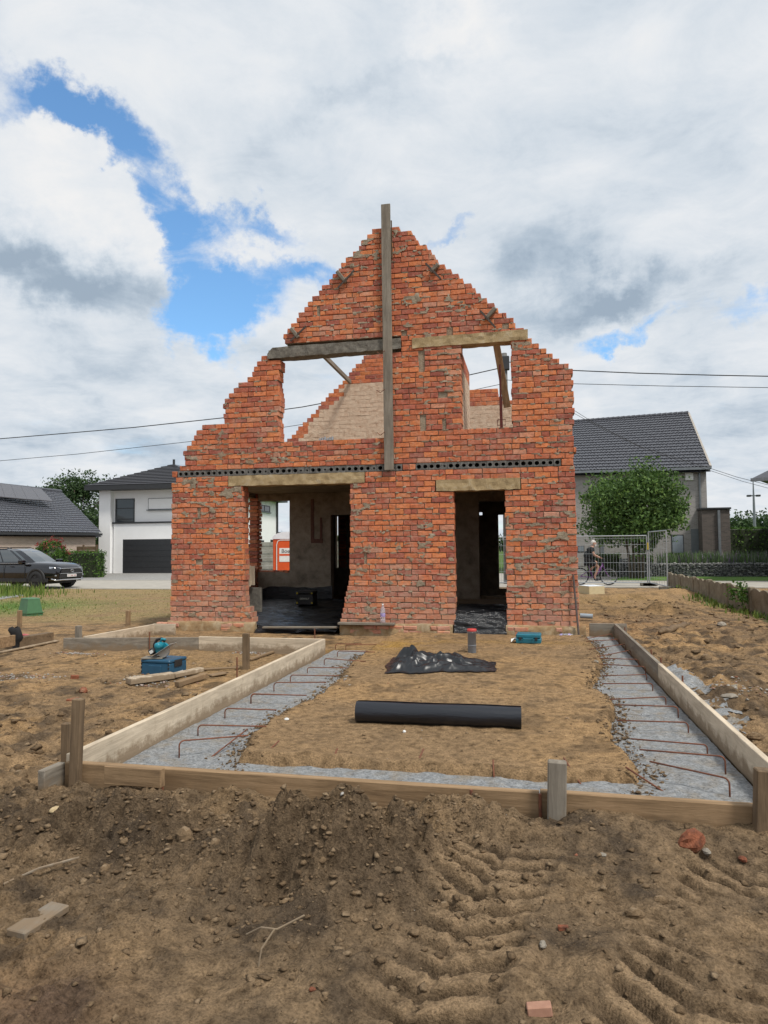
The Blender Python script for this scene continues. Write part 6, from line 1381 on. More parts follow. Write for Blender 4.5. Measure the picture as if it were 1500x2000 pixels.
b_ = PD(54, 1090, 40.5); tree('yellow_shrub', (b_[0], b_[1], 0), 1.25, 0.8, 0.6, 0.35, 900, 0.06, 79, 'yellow green shrub top behind the dark car', HEDGEL, 0.04, 30, 0.25, cat='shrub')
b_ = G(163, 1124); tree('low_shrub', (b_[0], b_[1]-0.8, 0), 0.3, 0.38, 0.35, 0.30, 700, 0.045, 80, 'small light green shrub at the foot of the hedge', HEDGEL, 0.02, 30, 0.3, cat='shrub')
a, b_ = PD(137, 1090, 43.3), PD(197, 1090, 43.3); fc = thing('wooden_fence', 'dark wooden board fence beside the white house', 'fence', (0, 0, 0))
for k in range(7):
    MB().box(a[0], b_[0], a[1]+0.0, a[1]+0.03, 0.1+k*0.245, 0.1+k*0.245+0.23).build('fence_board', W_DARK['X'], fc)
for k in range(3): xx = a[0]+(b_[0]-a[0])*k/2; MB().box(xx-0.06, xx+0.06, a[1]-0.05, a[1]-0.003, 0, 1.9).build('post', W_DARK['Z'], fc)
b_ = PD(1465, 1080, 38); hedge('tall_hedge', (b_[0]+1.6, b_[1], 0), 6.2, 1.2, 2.45, 9000, 0.07, 81, 'tall clipped hedge right of the flat dark annex', rnd_top=0.04)
for k, (px0, px1, y0) in enumerate(((1304, 1346, 1082), (1364, 1408, 1082), (1150, 1212, 1083), (1236, 1275, 1086))):
    a, b_ = PD(px0, 1104, 36.3), PD(px1, 1104, 36.3); z1 = PD(px0, y0, 36.3)[2]; hedge('box_hedge', ((a[0]+b_[0])/2, (a[1]+b_[1])/2+0.3, 0), (b_[0]-a[0]), 0.7, z1, 1700, 0.05, 85+k, ('low box hedge before the grey window', 'low box hedge before the grey door', 'low box hedge behind the cyclist', 'low box hedge right of the post box')[k], rnd_top=0.03)
LAV = leaf_mat('lavender_leaves', [(0.0, (0.10, 0.17, 0.07)), (0.7, (0.20, 0.29, 0.14)), (0.92, (0.28, 0.20, 0.36)), (1.0, (0.36, 0.24, 0.46))])
n = 5200; X = r.uniform(6.4, 16, n); Yv = 37.75+r.uniform(-0.25, 0.6, n); blades('lavender_border', np.stack([X, Yv, 0*X+0.4], 1), r.uniform(0.35, 0.95, n), 91, LAV, 'pale green lavender border growing above the stone basket wall', 'lavender', 0.02, 0.4)
for k, (px, py) in enumerate(((1352, 1103), (1440, 1084), (1306, 1095))):
    q = PD(px, py, 37.4); al = thing('allium', 'round purple allium flower above the stone basket wall', 'flower', (q[0], q[1], 0.3), group='allium flowers by the stone basket wall')
    P, _ = crown_pts(160, 0.10, 0.10, 0.10, 40, 95+k, shell=0.9, sig=0.1); V, F = leaf_cloud(P+np.array([0, 0, q[2]-0.3]), 0.025, 96); link('flower_head', fast_mesh('flower_head', V, F, simple('allium_purple', (0.34, 0.17, 0.34), (0.25, 0.12, 0.26), 0.8)), al); MB().tube([(0, 0, 0), (0, 0, q[2]-0.33)], 0.012, 6).build('stem', HEDGE, al)
# gabion wall
gb_ = thing('gabion_wall', 'low wire basket wall filled with grey stones along the lawn', 'wall', (0, 0, 0))
GX0, GX1, GYY, GZ1 = 4.4, 20.0, 37.05, 0.66
rs = np.random.default_rng(44); n = 2600
pts = np.stack([rs.uniform(GX0, GX1, n), GYY+rs.uniform(-0.06, 0.04, n), rs.uniform(0.03, GZ1-0.03, n)], 1); tp = np.stack([rs.uniform(GX0, GX1, 900), GYY+rs.uniform(0, 0.4, 900), GZ1+rs.uniform(-0.05, 0.0, 900)], 1)
GST = lump_mat('gabion_stone', (0.13, 0.13, 0.13), (0.26, 0.26, 0.255), (0.40, 0.39, 0.37))
o = soil_lumps('stone_fill', np.concatenate([pts, tp]), rs.uniform(0.035, 0.075, n+900), 45, GST, 'grey stones filling the wire baskets', None, gb_)
MB().box(GX0, GX1, GYY+0.03, GYY+0.45, -0.05, GZ1-0.05).build('stone_core', simple('gabion_core', (0.08, 0.08, 0.08)), gb_)
mb = MB()
for z in np.arange(0.05, 0.7, 0.15): mb.box(GX0, GX1, GYY-0.115, GYY-0.108, z-0.004, z+0.004)
for x_ in np.arange(GX0, GX1, 0.15): mb.box(x_-0.004, x_+0.004, GYY-0.108, GYY-0.101, 0, GZ1+0.02)
mb.build('wire_mesh', ZINC, gb_)
# post box 19
q = on(1224, 1125); a, b_ = PD(1215, 1124, 35.6), PD(1232, 1091, 35.6); pbx = thing('post_box', 'grey metal post box pillar with number on the lawn', 'post box', (a[0], a[1], 0))
wd = math.hypot(b_[0]-a[0], b_[1]-a[1]); hz = b_[2]; BOXM = simple('postbox_metal', (0.20, 0.205, 0.21), (0.165, 0.17, 0.175), 0.5, 4, 0.2, bmp=0.03)
Mp = Matrix.Rotation(R_(11.5), 4, 'Z'); MB().bbox(0, wd, 0, 0.35, -0.05, hz, 0.01, Mp).build('pillar', BOXM, pbx); MB().box(wd*0.15, wd*0.95, -0.006, 0.01, hz-0.12, hz-0.07, Mp).build('letter_slot', PAPER, pbx)
text_mesh('19', 0.20, PAPER, 'number', pbx, Mp @ Matrix.Translation((wd*0.66, -0.006, hz-0.26)) @ Matrix.Rotation(R_(90), 4, 'X'))
# ------------------------------------------------------------------ concrete panel fence on the right
CF = rough_conc('mossy_concrete', [(0.28, (0.120, 0.095, 0.062)), (0.5, (0.215, 0.180, 0.130)), (0.75, (0.30, 0.265, 0.205))], 3)
pf = thing('panel_fence', 'low weathered concrete panel fence with scalloped top', 'fence', (0, 0, 0))
pA, pB = G(1309, 1148), G(1500, 1203); dr = Vector((pB[0]-pA[0], pB[1]-pA[1], 0)).normalized(); yw = math.atan2(dr.y, dr.x)
zt1 = PY(1312, 1119, pA[1])[2]; zt2 = PY(1500, 1158, pB[1])[2]; fh = (zt1+zt2)/2
Mf = Matrix.Translation((pA[0], pA[1], 0)) @ Matrix.Rotation(yw, 4, 'Z')
for k in range(8):
    x0 = k*1.95+0.07; prof = [(x0, -0.2), (x0+1.81, -0.2)]
    prof += [(x0+1.81-1.81*i/24, fh-0.03+0.055*abs(math.sin(PI*3*i/24))) for i in range(25)]
    z0 = 0.0; MB().prism(prof, -0.03, 0.03, Mf).build('panel', CF, pf)
    MB().bbox(k*1.95-0.07, k*1.95+0.07, -0.065, 0.065, -0.2, fh+0.05, 0.02, Mf).build('post', CF, pf)
n = 900; s_ = r.uniform(1.0, 15, n); cl_ = fbm(s_*1.1, s_*0, 3, 97) > 0.02; s_ = s_[cl_]; off = 0.10+np.abs(r.normal(0, 0.22, len(s_)))
nl = Vector((dr.y, -dr.x, 0)); nl = nl if nl.x < 0 else -nl
X = pA[0]+dr.x*s_+nl.x*off; Yv = pA[1]+dr.y*s_+nl.y*off
blades('weeds', np.stack([X, Yv, height(X, Yv)], 1), r.uniform(0.03, 0.16, len(s_)), 98, GRASSM, 'green weeds growing along the concrete panel fence', 'weeds', 0.02, 0.7)
b_ = on(1440, 1195); P, _ = crown_pts(260, 0.22, 0.2, 0.35, 14, 99, sig=0.3); V, F = leaf_cloud(P+np.array([0, 0, 0.35]), 0.045, 99); wd_ = thing('weed_plant', 'upright green weed plant against the concrete panel fence', 'weed', b_); link('leaves', fast_mesh('leaves', V, F, HEDGE), wd_)
# ------------------------------------------------------------------ mesh fence panels
GALV = simple('galvanised_wire', (0.42, 0.44, 0.46), (0.32, 0.34, 0.36), 0.45, 6, 0.6, bmp=0.0)
def mesh_panel(p, q, h_, label, gap=0.11, wr=0.0045, hz=(0.2, 0.55, 0.9, 1.25, 1.6, 1.85)):
    f_ = thing('fence_panel', label, 'fence', (0, 0, 0), group='steel mesh construction fence panels'); p, q = Vector(p), Vector(q); ln = (q-p).length
    fr_ = MB(); up = Vector((0, 0, h_)); bt = Vector((0, 0, 0.12))
    for c in (p, q): fr_.tube([c, c+up], 0.024, 8)
    fr_.tube([p+up, q+up], 0.021, 8); fr_.tube([p+bt, q+bt], 0.021, 8); fr_.build('frame', GALV, f_)
    mb = MB(); n_ = int(ln/gap)
    for k in range(1, n_): c = p.lerp(q, k/n_); mb.tube([c+bt, c+up], wr, 4, False)
    for z in hz: mb.tube([p+Vector((0, 0, z)), q+Vector((0, 0, z))], wr, 4, False)
    mb.build('wire_mesh', GALV, f_)
    for c in (p, q): MB().bbox(-0.28, 0.28, -0.11, 0.11, 0, 0.12, 0.02, Matrix.Translation(c)).build('foot_block', GREYC, f_)
    return f_
pC, pL, pN = Vector(G(1267, 1144)), Vector(G(1120, 1146)), Vector(G(1304, 1152)); pC.z = pL.z = pN.z = 0.0
hF = PY(1267, 1046, pC.y)[2]; pL.y = pC.y+0.1
mesh_panel(pL, pC-Vector((0.03, 0, 0)), hF, 'steel mesh fence panel in front of the cyclist'); mesh_panel(pC+Vector((0.04, 0, 0)), pN, PY(1300, 1036, pN.y)[2], 'steel mesh fence panel turned toward the concrete fence', gap=0.34, hz=(0.35, 0.9, 1.45))
mesh_panel(pL-Vector((3.55, 0, 0)), pL-Vector((0.06, 0, 0)), hF, 'steel mesh fence panel mostly hidden behind the brick house')
MB().box(pC.x-0.03, pC.x+0.03, pC.y-0.05, pC.y-0.03, hF*0.72, hF*0.86).build('yellow_tag', YEL, bpy.data.objects['fence_panel'])
# ------------------------------------------------------------------ pole, wires, distant things
py_ = 30.8; pq = PY(990, 1000, py_); pole = thing('power_pole', 'grey concrete power pole seen through the narrow upper opening', 'pole', (pq[0], py_, 0)); pt = PY(989, 690, py_)[2]
MB().tube([(0, 0, -0.3), (0, 0, pt)], [0.19, 0.12], 12).build('shaft', simple('pole_concrete', (0.16, 0.155, 0.15), (0.11, 0.108, 0.105), 0.9), pole, True); MB().bbox(-0.14, 0.22, -0.18, 0.06, pt-0.75, pt-0.15, 0.03).build('junction_box', ANTH, pole)
def wire(pts, Yv, rad, label):
    P = [Vector(PY(x, y, Yv)) for x, y in pts]; tag(MB().tube(P, rad, 5).build('power_cable', simple('cable_black', (0.02, 0.02, 0.022), (0.015, 0.015, 0.016), 0.6)), label, 'cable')
wire([(-60, 861.5), (0, 857), (120, 847), (260, 835), (437, 816), (590, 795), (760, 763), (905, 735), (989, 716)], py_-0.1, 0.022, 'upper black power cable crossing the sky left of the pole')
wire([(989, 706), (1050, 718), (1119, 723.5), (1250, 729), (1400, 733), (1560, 736)], py_-0.1, 0.022, 'upper black power cable crossing the sky right of the pole')
wire([(-60, 905), (0, 900), (150, 887), (375, 862), (590, 829), (760, 800), (905, 766), (989, 748)], py_-0.1, 0.013, 'lower thin power cable crossing the sky left of the pole')
wire([(989, 742), (1050, 747), (1119, 749.5), (1300, 754), (1560, 758)], py_-0.1, 0.013, 'lower thin power cable crossing the sky right of the pole')
wire([(1119, 800), (1160, 826), (1250, 872), (1388, 915), (1440, 932), (1540, 957)], py_+0.6, 0.010, 'thin house cable drooping past the steep tiled roof')
wire([(1119, 806), (1170, 834), (1260, 878), (1390, 920), (1450, 940), (1540, 964)], py_+0.9, 0.009, 'second thin house cable just below the first')
q = PD(1474, 1030, 75); lp = thing('light_mast', 'slender floodlight mast behind the tall hedge', 'mast', (q[0], q[1], 0)); zt = PD(1471, 940, 75)[2]; MB().tube([(0, 0, -0.2), (0, 0, zt*0.72), (0, 0, zt)], [0.20, 0.12, 0.05], 8).build('mast', ZINC, lp)
zz = PD(1474, 968, 75)[2]; mb = MB().box(-0.3, 0.3, -0.05, 0.05, zz-0.05, zz+0.05); mb.bbox(-0.65, -0.25, -0.2, 0.2, zz-0.1, zz+0.1, 0.03); mb.bbox(0.25, 0.65, -0.2, 0.2, zz-0.1, zz+0.1, 0.03); mb.build('lamp_heads', ANTH, lp)
for k, (px, w_, dd, zc_, hgt_) in enumerate(((1440, 5.0, 110, 3.6, 2.9), (1490, 6.5, 115, 3.8, 3.2), (1400, 4.0, 120, 3.0, 2.2), (1545, 7, 110, 4, 3.4))):
    q = PD(px, 1050, dd); tree('far_tree', (q[0], q[1], 0), zc_, w_*0.55, w_*0.5, hgt_*0.75, 2200, 0.30, 300+k, 'distant dark green tree above the tall hedge', LEAFD, 0.2, 34, 0.28, group='distant trees above the tall hedge')
P = []; rs = np.random.default_rng(77)
n = 26000; a_ = rs.uniform(-1.5, 1.2, n); X = 230*np.sin(a_); Yv = 230*np.cos(a_); hh_ = 5.0+3.5*fbm(a_*22, a_*0+1, 4, 78)+2*fbm(a_*70, a_*0, 3, 79); P = np.stack([X+rs.normal(0, 2, n), Yv+rs.normal(0, 2, n), hh_*rs.uniform(0, 1, n)**0.6], 1)
V, F = leaf_cloud(P, 0.75, 80); tag(link('far_wood', fast_mesh('far_wood', V, F, LEAFD)), 'far belt of dark green woodland along the horizon', 'wood', kind='stuff')
# plank fence and things behind the house on the left, seen through the openings
sf = thing('concrete_plank_fence', 'grey concrete plank fence behind the orange toilet cabin', 'fence', (0, 0, 0)); a, b_ = PD(500, 1090, 46), PD(700, 1090, 46)
dr2 = Vector((b_[0]-a[0], b_[1]-a[1], 0)); yw2 = math.atan2(dr2.y, dr2.x); Ms = Matrix.Translation((a[0], a[1], 0)) @ Matrix.Rotation(yw2, 4, 'Z'); GF = rough_conc('grey_planks', [(0.3, (0.20, 0.185, 0.16)), (0.55, (0.30, 0.285, 0.25)), (0.8, (0.38, 0.36, 0.32))], 3)
for k in range(4):
    for j in range(8): MB().bbox(k*1.9+0.05, k*1.9+1.85, -0.03-0.03*(j % 2), 0.03, j*0.25, j*0.25+0.245, 0.015, Ms).build('plank', GF, sf)
    MB().box(k*1.9-0.05, k*1.9+0.05, -0.09, 0.06, 0, 2.05, Ms).build('post', GF, sf)
# orange toilet cabin
ORG = simple('orange_plastic', (0.62, 0.085, 0.014), (0.54, 0.07, 0.012), 0.4, 3, bmp=0.05); q = PD(533, 1110, 29.5); to = thing('toilet_cabin', 'orange portable toilet cabin with white roof behind the house', 'toilet', (q[0], q[1], -0.04), R_(14))
tw_ = 1.15; MB().bbox(0, tw_, 0, tw_, 0.06, 2.02, 0.03).build('cabin', ORG, to); MB().bbox(0.18, tw_-0.10, -0.03, 0.005, 0.12, 1.92, 0.02).build('door', ORG, to); mb = MB().tube([(0.16, -0.035, 0.10), (0.16, -0.035, 1.75), (0.20, -0.035, 1.90), (0.30, -0.035, 1.95), (tw_-0.1, -0.035, 1.95)], 0.018, 8).build('door_trim', PAPER, to)
rp_ = [(tw_/2+(tw_/2+0.04)*math.cos(a), 2.0+0.30*math.sin(a)) for a in np.linspace(0, PI, 15)]; MB().prism(rp_, -0.03, tw_+0.03).build('roof', simple('white_roof_plastic', (0.72, 0.72, 0.76), (0.64, 0.64, 0.68), 0.5), to)
MB().bbox(0.27, tw_-0.16, -0.042, -0.028, 1.05, 1.62, 0.004).build('sign', PAPER, to); MB().box(0.28, tw_-0.17, -0.046, -0.043, 1.30, 1.38).build('sign_band', ORG, to)
text_mesh('Boe', 0.22, simple('print_dark', (0.03, 0.03, 0.035), (0.025, 0.025, 0.03), 0.6), 'sign_print', to, Matrix.Translation((0.53, -0.046, 1.49)) @ Matrix.Rotation(R_(90), 4, 'X')); MB().bbox(-0.02, tw_+0.02, -0.05, tw_+0.02, 0, 0.055, 0.01).build('skid', ANTH, to)
# ------------------------------------------------------------------ dark car parked by the road
mt, t, b = new_mat('car_paint'); b.inputs['Base Color'].default_value = (0.004, 0.0045, 0.008, 1); b.inputs['Roughness'].default_value = 0.15; b.inputs['Coat Weight'].default_value = 1.0; b.inputs['Coat Roughness'].default_value = 0.04; b.inputs['Metallic'].default_value = 0.3; CARP = mt
mt, t, b = new_mat('car_glass'); b.inputs['Base Color'].default_value = (0.03, 0.04, 0.045, 1); b.inputs['Roughness'].default_value = 0.03; b.inputs['Specular IOR Level'].default_value = 1.0; b.inputs['Coat Weight'].default_value = 1.0; CARG = mt
CHROME = simple('car_chrome', (0.55, 0.56, 0.58), (0.48, 0.49, 0.51), 0.2, 3, 0.8, bmp=0.0); CLAD = simple('car_cladding', (0.022, 0.022, 0.024), (0.017, 0.017, 0.018), 0.6, 9, bmp=0.05); TYRE = simple('tyre_rubber', (0.018, 0.018, 0.019), (0.013, 0.013, 0.014), 0.8, 14); RIMM = simple('dark_rim', (0.035, 0.035, 0.038), (0.028, 0.028, 0.03), 0.3, 5, 0.7, bmp=0.0); LAMPM = simple('headlamp', (0.42, 0.46, 0.52), (0.30, 0.33, 0.38), 0.1, 14, 0.4, bmp=0.0); TAIL = simple('tail_red', (0.42, 0.015, 0.015), (0.32, 0.012, 0.012), 0.2, 5, bmp=0.0)
def loft(stations, name, mat, parent, smooth=True):
    P = []
    for x, pts in stations:
        half = pts; ring = [(x, y_, z) for y_, z in half]+[(x, -y_, z) for y_, z in reversed(half[1:-1])]
        P.append(ring+[ring[0]])
    mb = MB().grid(P); mb.add(P[0][:-1], [tuple(range(len(P[0])-1))]); mb.add(P[-1][:-1], [tuple(range(len(P[-1])-1))])
    return mb.build(name, mat, parent, smooth)
def wheel(parent, x, y, R_w, wd):
    s = 1 if y > 0 else -1; M = Matrix.Translation((x, y, R_w)) @ Matrix.Rotation(R_(-90*s), 4, 'X')
    w_ = MB().lathe([(R_w*0.64, 0.0), (R_w*0.94, 0.0), (R_w, 0.03), (R_w, wd-0.03), (R_w*0.94, wd), (R_w*0.64, wd)], 28, M @ Matrix.Translation((0, 0, -wd))).build('wheel', TYRE, parent, True)
    mb = MB().lathe([(R_w*0.66, -0.01), (R_w*0.62, 0.0), (R_w*0.58, -0.03), (R_w*0.55, -0.08), (0.001, -0.08)], 28, M)
    for k in range(5):
        a = 2*PI*k/5; Mk = M @ Matrix.Rotation(a, 4, 'Z'); mb.box(0.03, R_w*0.62, -0.032, 0.032, -0.05, -0.012, Mk)
    mb.lathe([(0.07, -0.05), (0.06, -0.008), (0.001, -0.006)], 14, M); mb.build('rim', RIMM, w_)
pos_ = G(82, 1150); car = thing('parked_car', 'black sport utility car parked along the road before the tan house', 'car', (pos_[0]-1.45, pos_[1]+0.95, 0.0), R_(-7))
def sec(w_, zb_, zt_, cr=0.03): return [(0, zb_), (w_*0.88, zb_), (w_*0.97, zb_+0.10), (w_, zb_+0.24), (w_*0.985, (zb_+zt_)/2+0.10), (w_*0.965, zt_-0.10), (w_*0.90, zt_-0.015), (w_*0.55, zt_+cr*0.7), (0, zt_+cr)]
loft([(-2.30, sec(0.74, 0.50, 0.95)), (-2.24, sec(0.84, 0.38, 1.02)), (-2.0, sec(0.90, 0.30, 1.07)), (-1.3, sec(0.925, 0.26, 1.07)), (0.0, sec(0.925, 0.25, 1.05)), (0.85, sec(0.925, 0.25, 1.05)), (1.1, sec(0.92, 0.25, 1.07, 0.05)), (1.7, sec(0.915, 0.27, 1.035, 0.05)), (2.02, sec(0.885, 0.30, 0.985, 0.05)), (2.18, sec(0.83, 0.33, 0.92, 0.03)), (2.27, sec(0.74, 0.36, 0.84, 0.02)), (2.31, sec(0.66, 0.40, 0.76, 0.01))], 'body', CARP, car)
def cab(z, x0, x1, w_): return [(x0, -w_*0.86, z), (x0+0.18, -w_, z), (x1-0.35, -w_, z), (x1, -w_*0.72, z), (x1+0.03, 0, z), (x1, w_*0.72, z), (x1-0.35, w_, z), (x0+0.18, w_, z), (x0, w_*0.86, z), (x0-0.02, 0, z)]
lv = [cab(1.03, -2.18, 1.08, 0.86), cab(1.32, -2.02, 0.62, 0.78), cab(1.56, -1.86, 0.16, 0.68), cab(1.66, -1.62, -0.25, 0.56)]
mb = MB().grid([l+[l[0]] for l in lv]); mb.add([(x, y_, z+0.01) for x, y_, z in lv[-1]], [tuple(range(10))]); mb.build('cabin', CARP, car, False)
def pane(i, ta, tb, sa, sb, nm, out=0.012):
    """glass over side i of the cabin, between two heights"""
    def pt(s, t_):
        k = t_*3; j = min(2, int(k)); f = k-j; a, b_ = Vector(lv[j][i]), Vector(lv[j][(i+1) % 10]); c, d_ = Vector(lv[j+1][i]), Vector(lv[j+1][(i+1) % 10]); return (a.lerp(b_, s)).lerp(c.lerp(d_, s), f)
    P = [[pt(sa+(sb-sa)*u/6, ta+(tb-ta)*v/6) for u in range(7)] for v in range(7)]; c0 = Vector((-0.5, 0, 1.2)); P = [[p+(Vector((p.x, p.y, 0))-Vector((max(-1.6, min(0.2, p.x)), 0, 0))).normalized()*out+Vector((0, 0, 0.006)) for p in row] for row in P]
    MB().grid(P).build(nm, CARG, car, True)
for i in (3, 4): pane(i, 0.06, 0.84, 0.05 if i == 3 else 0.0, 1.0 if i == 3 else 0.95, 'windscreen')
for i in (1, 6):
    for sa, sb in ((0.02, 0.24), (0.27, 0.58), (0.61, 0.97)): pane(i, 0.08, 0.70, sa, sb, 'side_window')
for i in (2, 5): pane(i, 0.10, 0.66, 0.12, 0.40, 'quarter_window')
for i in (8, 9): pane(i, 0.12, 0.75, 0.1, 0.9, 'rear_window')
for s in (-1, 1):
    MB().tube([(-1.75, s*0.58, 1.66), (-1.5, s*0.58, 1.71), (-0.5, s*0.58, 1.71), (-0.25, s*0.58, 1.66)], 0.018, 6).build('roof_rail', CLAD, car)
    MB().bbox(-2.1, 1.0, s*0.90-0.03, s*0.90+0.03, 1.035, 1.055, 0.005).build('belt_trim', CHROME, car)
    MB().bbox(0.62, 0.86, s*1.02-0.12, s*1.02+0.12, 1.03, 1.20, 0.04).build('mirror', CARP, car)
    MB().bbox(-1.95, 2.0, s*0.925-0.02, s*0.925+0.02, 0.27, 0.42, 0.01).build('sill_cladding', CLAD, car)
    for x in (-1.36, 1.38):
        ar = MB(); P = [[(x+rr*math.cos(a), s*yy, 0.37+rr*math.sin(a)) for a in np.linspace(-0.25, PI+0.25, 20)] for rr, yy in ((0.37, 0.80), (0.38, 0.945), (0.47, 0.945), (0.47, 0.90))]; ar.grid(P).build('wheel_arch', CLAD, car, True)
        MB().prism([(x+0.385*math.cos(a), 0.37+0.385*math.sin(a)) for a in np.linspace(0, 2*PI, 22)[:-1]], s*0.70, s*0.932).build('arch_recess', CLAD, car); wheel(car, x, s*0.95, 0.36, 0.23)
    for x in (-0.9, 0.15): MB().bbox(x-0.12, x+0.06, s*0.935-0.015, s*0.935+0.015, 0.90, 0.93, 0.008).build('door_handle', CARP, car)
    for x in (-0.30, 0.80): MB().box(x-0.006, x+0.006, s*0.93-0.008, s*0.93+0.003, 0.42, 1.0).build('door_gap', CLAD, car)
    MB().add([(2.02, s*0.89, 0.90), (2.20, s*0.74, 0.88), (2.29, s*0.52, 0.85), (2.30, s*0.52, 0.79), (2.22, s*0.76, 0.78), (2.05, s*0.905, 0.82)], [(0, 1, 2, 3, 4, 5)]).build('headlight', LAMPM, car)
    MB().bbox(2.16, 2.27, s*0.72-0.07, s*0.72+0.07, 0.50, 0.56, 0.015).build('fog_lamp', LAMPM, car); MB().bbox(-2.30, -2.15, s*0.72-0.16, s*0.72+0.12, 0.88, 1.02, 0.02).build('tail_light', TAIL, car)
MB().prism([(-0.50, 0.80), (0.50, 0.80), (0.58, 0.62), (0.66, 0.44), (-0.66, 0.44), (-0.58, 0.62)], 2.29, 2.345, axis='x').build('grille', CLAD, car)
MB().bbox(2.30, 2.37, -0.54, 0.54, 0.80, 0.835, 0.01).build('grille_bar', CHROME, car); MB().bbox(2.30, 2.37, -0.62, 0.62, 0.60, 0.625, 0.008).build('grille_bar', CHROME, car)
em = MB()
for rx, rz_ in ((0.085, 0.055), (0.035, 0.05)): em.tube([(2.375, rx*math.cos(a), 0.72+rz_*math.sin(a)) for a in np.linspace(0, 2*PI, 17)], 0.008, 5)
em.build('emblem', CHROME, car); MB().tube([(2.12, -0.88, 0.40), (2.24, -0.74, 0.34), (2.36, -0.52, 0.36), (2.36, 0.52, 0.36), (2.24, 0.74, 0.34), (2.12, 0.88, 0.40)], 0.028, 8).build('bumper_lip', CHROME, car, True)
MB().bbox(2.35, 2.375, -0.26, 0.26, 0.47, 0.58, 0.005).build('number_plate', PAPER, car)
pm = MB()
for y_ in (-0.18, -0.06, -0.01, 0.04, 0.12, 0.17, 0.21): pm.box(2.3755, 2.378, y_-0.014, y_+0.010, 0.495, 0.555)
pm.build('plate_print', simple('plate_red', (0.42, 0.14, 0.14), (0.36, 0.12, 0.12), 0.7), car)
MB().bbox(-2.0, 1.9, -0.80, 0.80, 0.20, 0.30, 0.02).build('underbody', CLAD, car)
# dark van behind the toilet cabin
q = PD(533, 1110, 33.5); van = thing('dark_van', 'dark van standing behind the orange toilet cabin', 'van', (q[0]+0.25, q[1]+2.9, 0.0), R_(110))
loft([(-2.4, sec(0.88, 0.45, 1.75, 0.05)), (-2.3, sec(0.95, 0.35, 1.92, 0.05)), (0.6, sec(0.95, 0.32, 1.95, 0.06)), (1.1, sec(0.95, 0.32, 1.80, 0.05)), (1.75, sec(0.93, 0.32, 1.15, 0.04)), (2.3, sec(0.88, 0.38, 1.0, 0.03)), (2.45, sec(0.75, 0.45, 0.85, 0.02))], 'body', CARP, van)
MB().bbox(-2.42, -2.36, -0.72, 0.72, 1.15, 1.70, 0.03).build('rear_window', CARG, van)
for s in (-1, 1):
    MB().bbox(-2.44, -2.30, s*0.88-0.09, s*0.88+0.07, 0.85, 1.45, 0.02).build('tail_light', TAIL, van); MB().bbox(-1.9, 0.9, s*0.945-0.02, s*0.945+0.012, 1.2, 1.65, 0.02).build('side_window', CARG, van)
    for x in (-1.5, 1.45): wheel(van, x, s*0.95, 0.34, 0.22)
MB().bbox(-2.50, -2.36, -0.9, 0.9, 0.38, 0.58, 0.03).build('bumper', CLAD, van); MB().bbox(-2.44, -2.41, -0.26, 0.26, 0.85, 0.96, 0.004).build('number_plate', PAPER, van)
# ------------------------------------------------------------------ cyclist
bp = G(1163, 1143); BX, BYY = bp[0]-0.05, 29.6
bike = thing('bicycle', 'purple city bicycle ridden along the road behind the mesh fence', 'bicycle', (BX, BYY, 0.0)); PURP = simple('purple_paint', (0.14, 0.025, 0.19), (0.11, 0.02, 0.15), 0.3, 6, bmp=0.0); BLKM = simple('black_parts', (0.016, 0.016, 0.017), (0.012, 0.012, 0.013), 0.5, 9)
def ring(cx, cz, R0, rad, nm, mat, par): return MB().tube([(cx+R0*math.cos(a), 0, cz+R0*math.sin(a)) for a in np.linspace(0, 2*PI, 33)], rad, 8, False).build(nm, mat, par, True)
for cx in (-0.53, 0.58):
    w_ = ring(cx, 0.345, 0.325, 0.022, 'wheel', TYRE, bike); ring(cx, 0.345, 0.295, 0.010, 'rim', CHROME, w_); sp = MB()
    for k in range(16): a = 2*PI*k/16; sp.tube([(cx, 0, 0.345), (cx+0.295*math.cos(a), 0, 0.345+0.295*math.sin(a))], 0.0022, 4)
    sp.tube([(cx, -0.04, 0.345), (cx, 0.04, 0.345)], 0.022, 8); sp.build('spokes', CHROME, w_)
    P = [[(cx+0.365*math.cos(a), y_, 0.345+0.365*math.sin(a)) for a in np.linspace(0.35, 2.75, 14)] for y_ in (-0.03, 0, 0.03)]; MB().grid(P).build('mudguard', BLKM, bike)
MB().tube([(-0.02, 0, 0.30), (0.20, 0, 0.52), (0.36, 0, 0.82)], [0.045, 0.042, 0.035], 10).build('down_tube', PURP, bike, True); MB().tube([(0.34, 0, 0.78), (0.355, 0, 0.90)], 0.026, 8).build('head_tube', PURP, bike)
MB().tube([(-0.02, 0, 0.30), (-0.14, 0, 0.60), (-0.20, 0, 0.80)], 0.022, 8).build('seat_tube', PURP, bike)
for s in (-1, 1): MB().tube([(0.37, s*0.05, 0.76), (0.48, s*0.05, 0.5), (0.58, s*0.05, 0.345)], 0.014, 6).build('fork', PURP, bike); MB().tube([(-0.02, s*0.04, 0.30), (-0.53, s*0.06, 0.345)], 0.012, 6).build('chain_stay', PURP, bike); MB().tube([(-0.14, s*0.03, 0.60), (-0.53, s*0.06, 0.345)], 0.011, 6).build('seat_stay', PURP, bike)
MB().tube([(0.355, 0, 0.90), (0.34, 0, 1.02)], 0.014, 6).build('stem', BLKM, bike); MB().tube([(0.20, 0.28, 1.04), (0.32, 0.22, 1.06), (0.36, 0.0, 1.03), (0.32, -0.22, 1.06), (0.20, -0.28, 1.04)], 0.014, 8).build('handlebar', BLKM, bike, True)
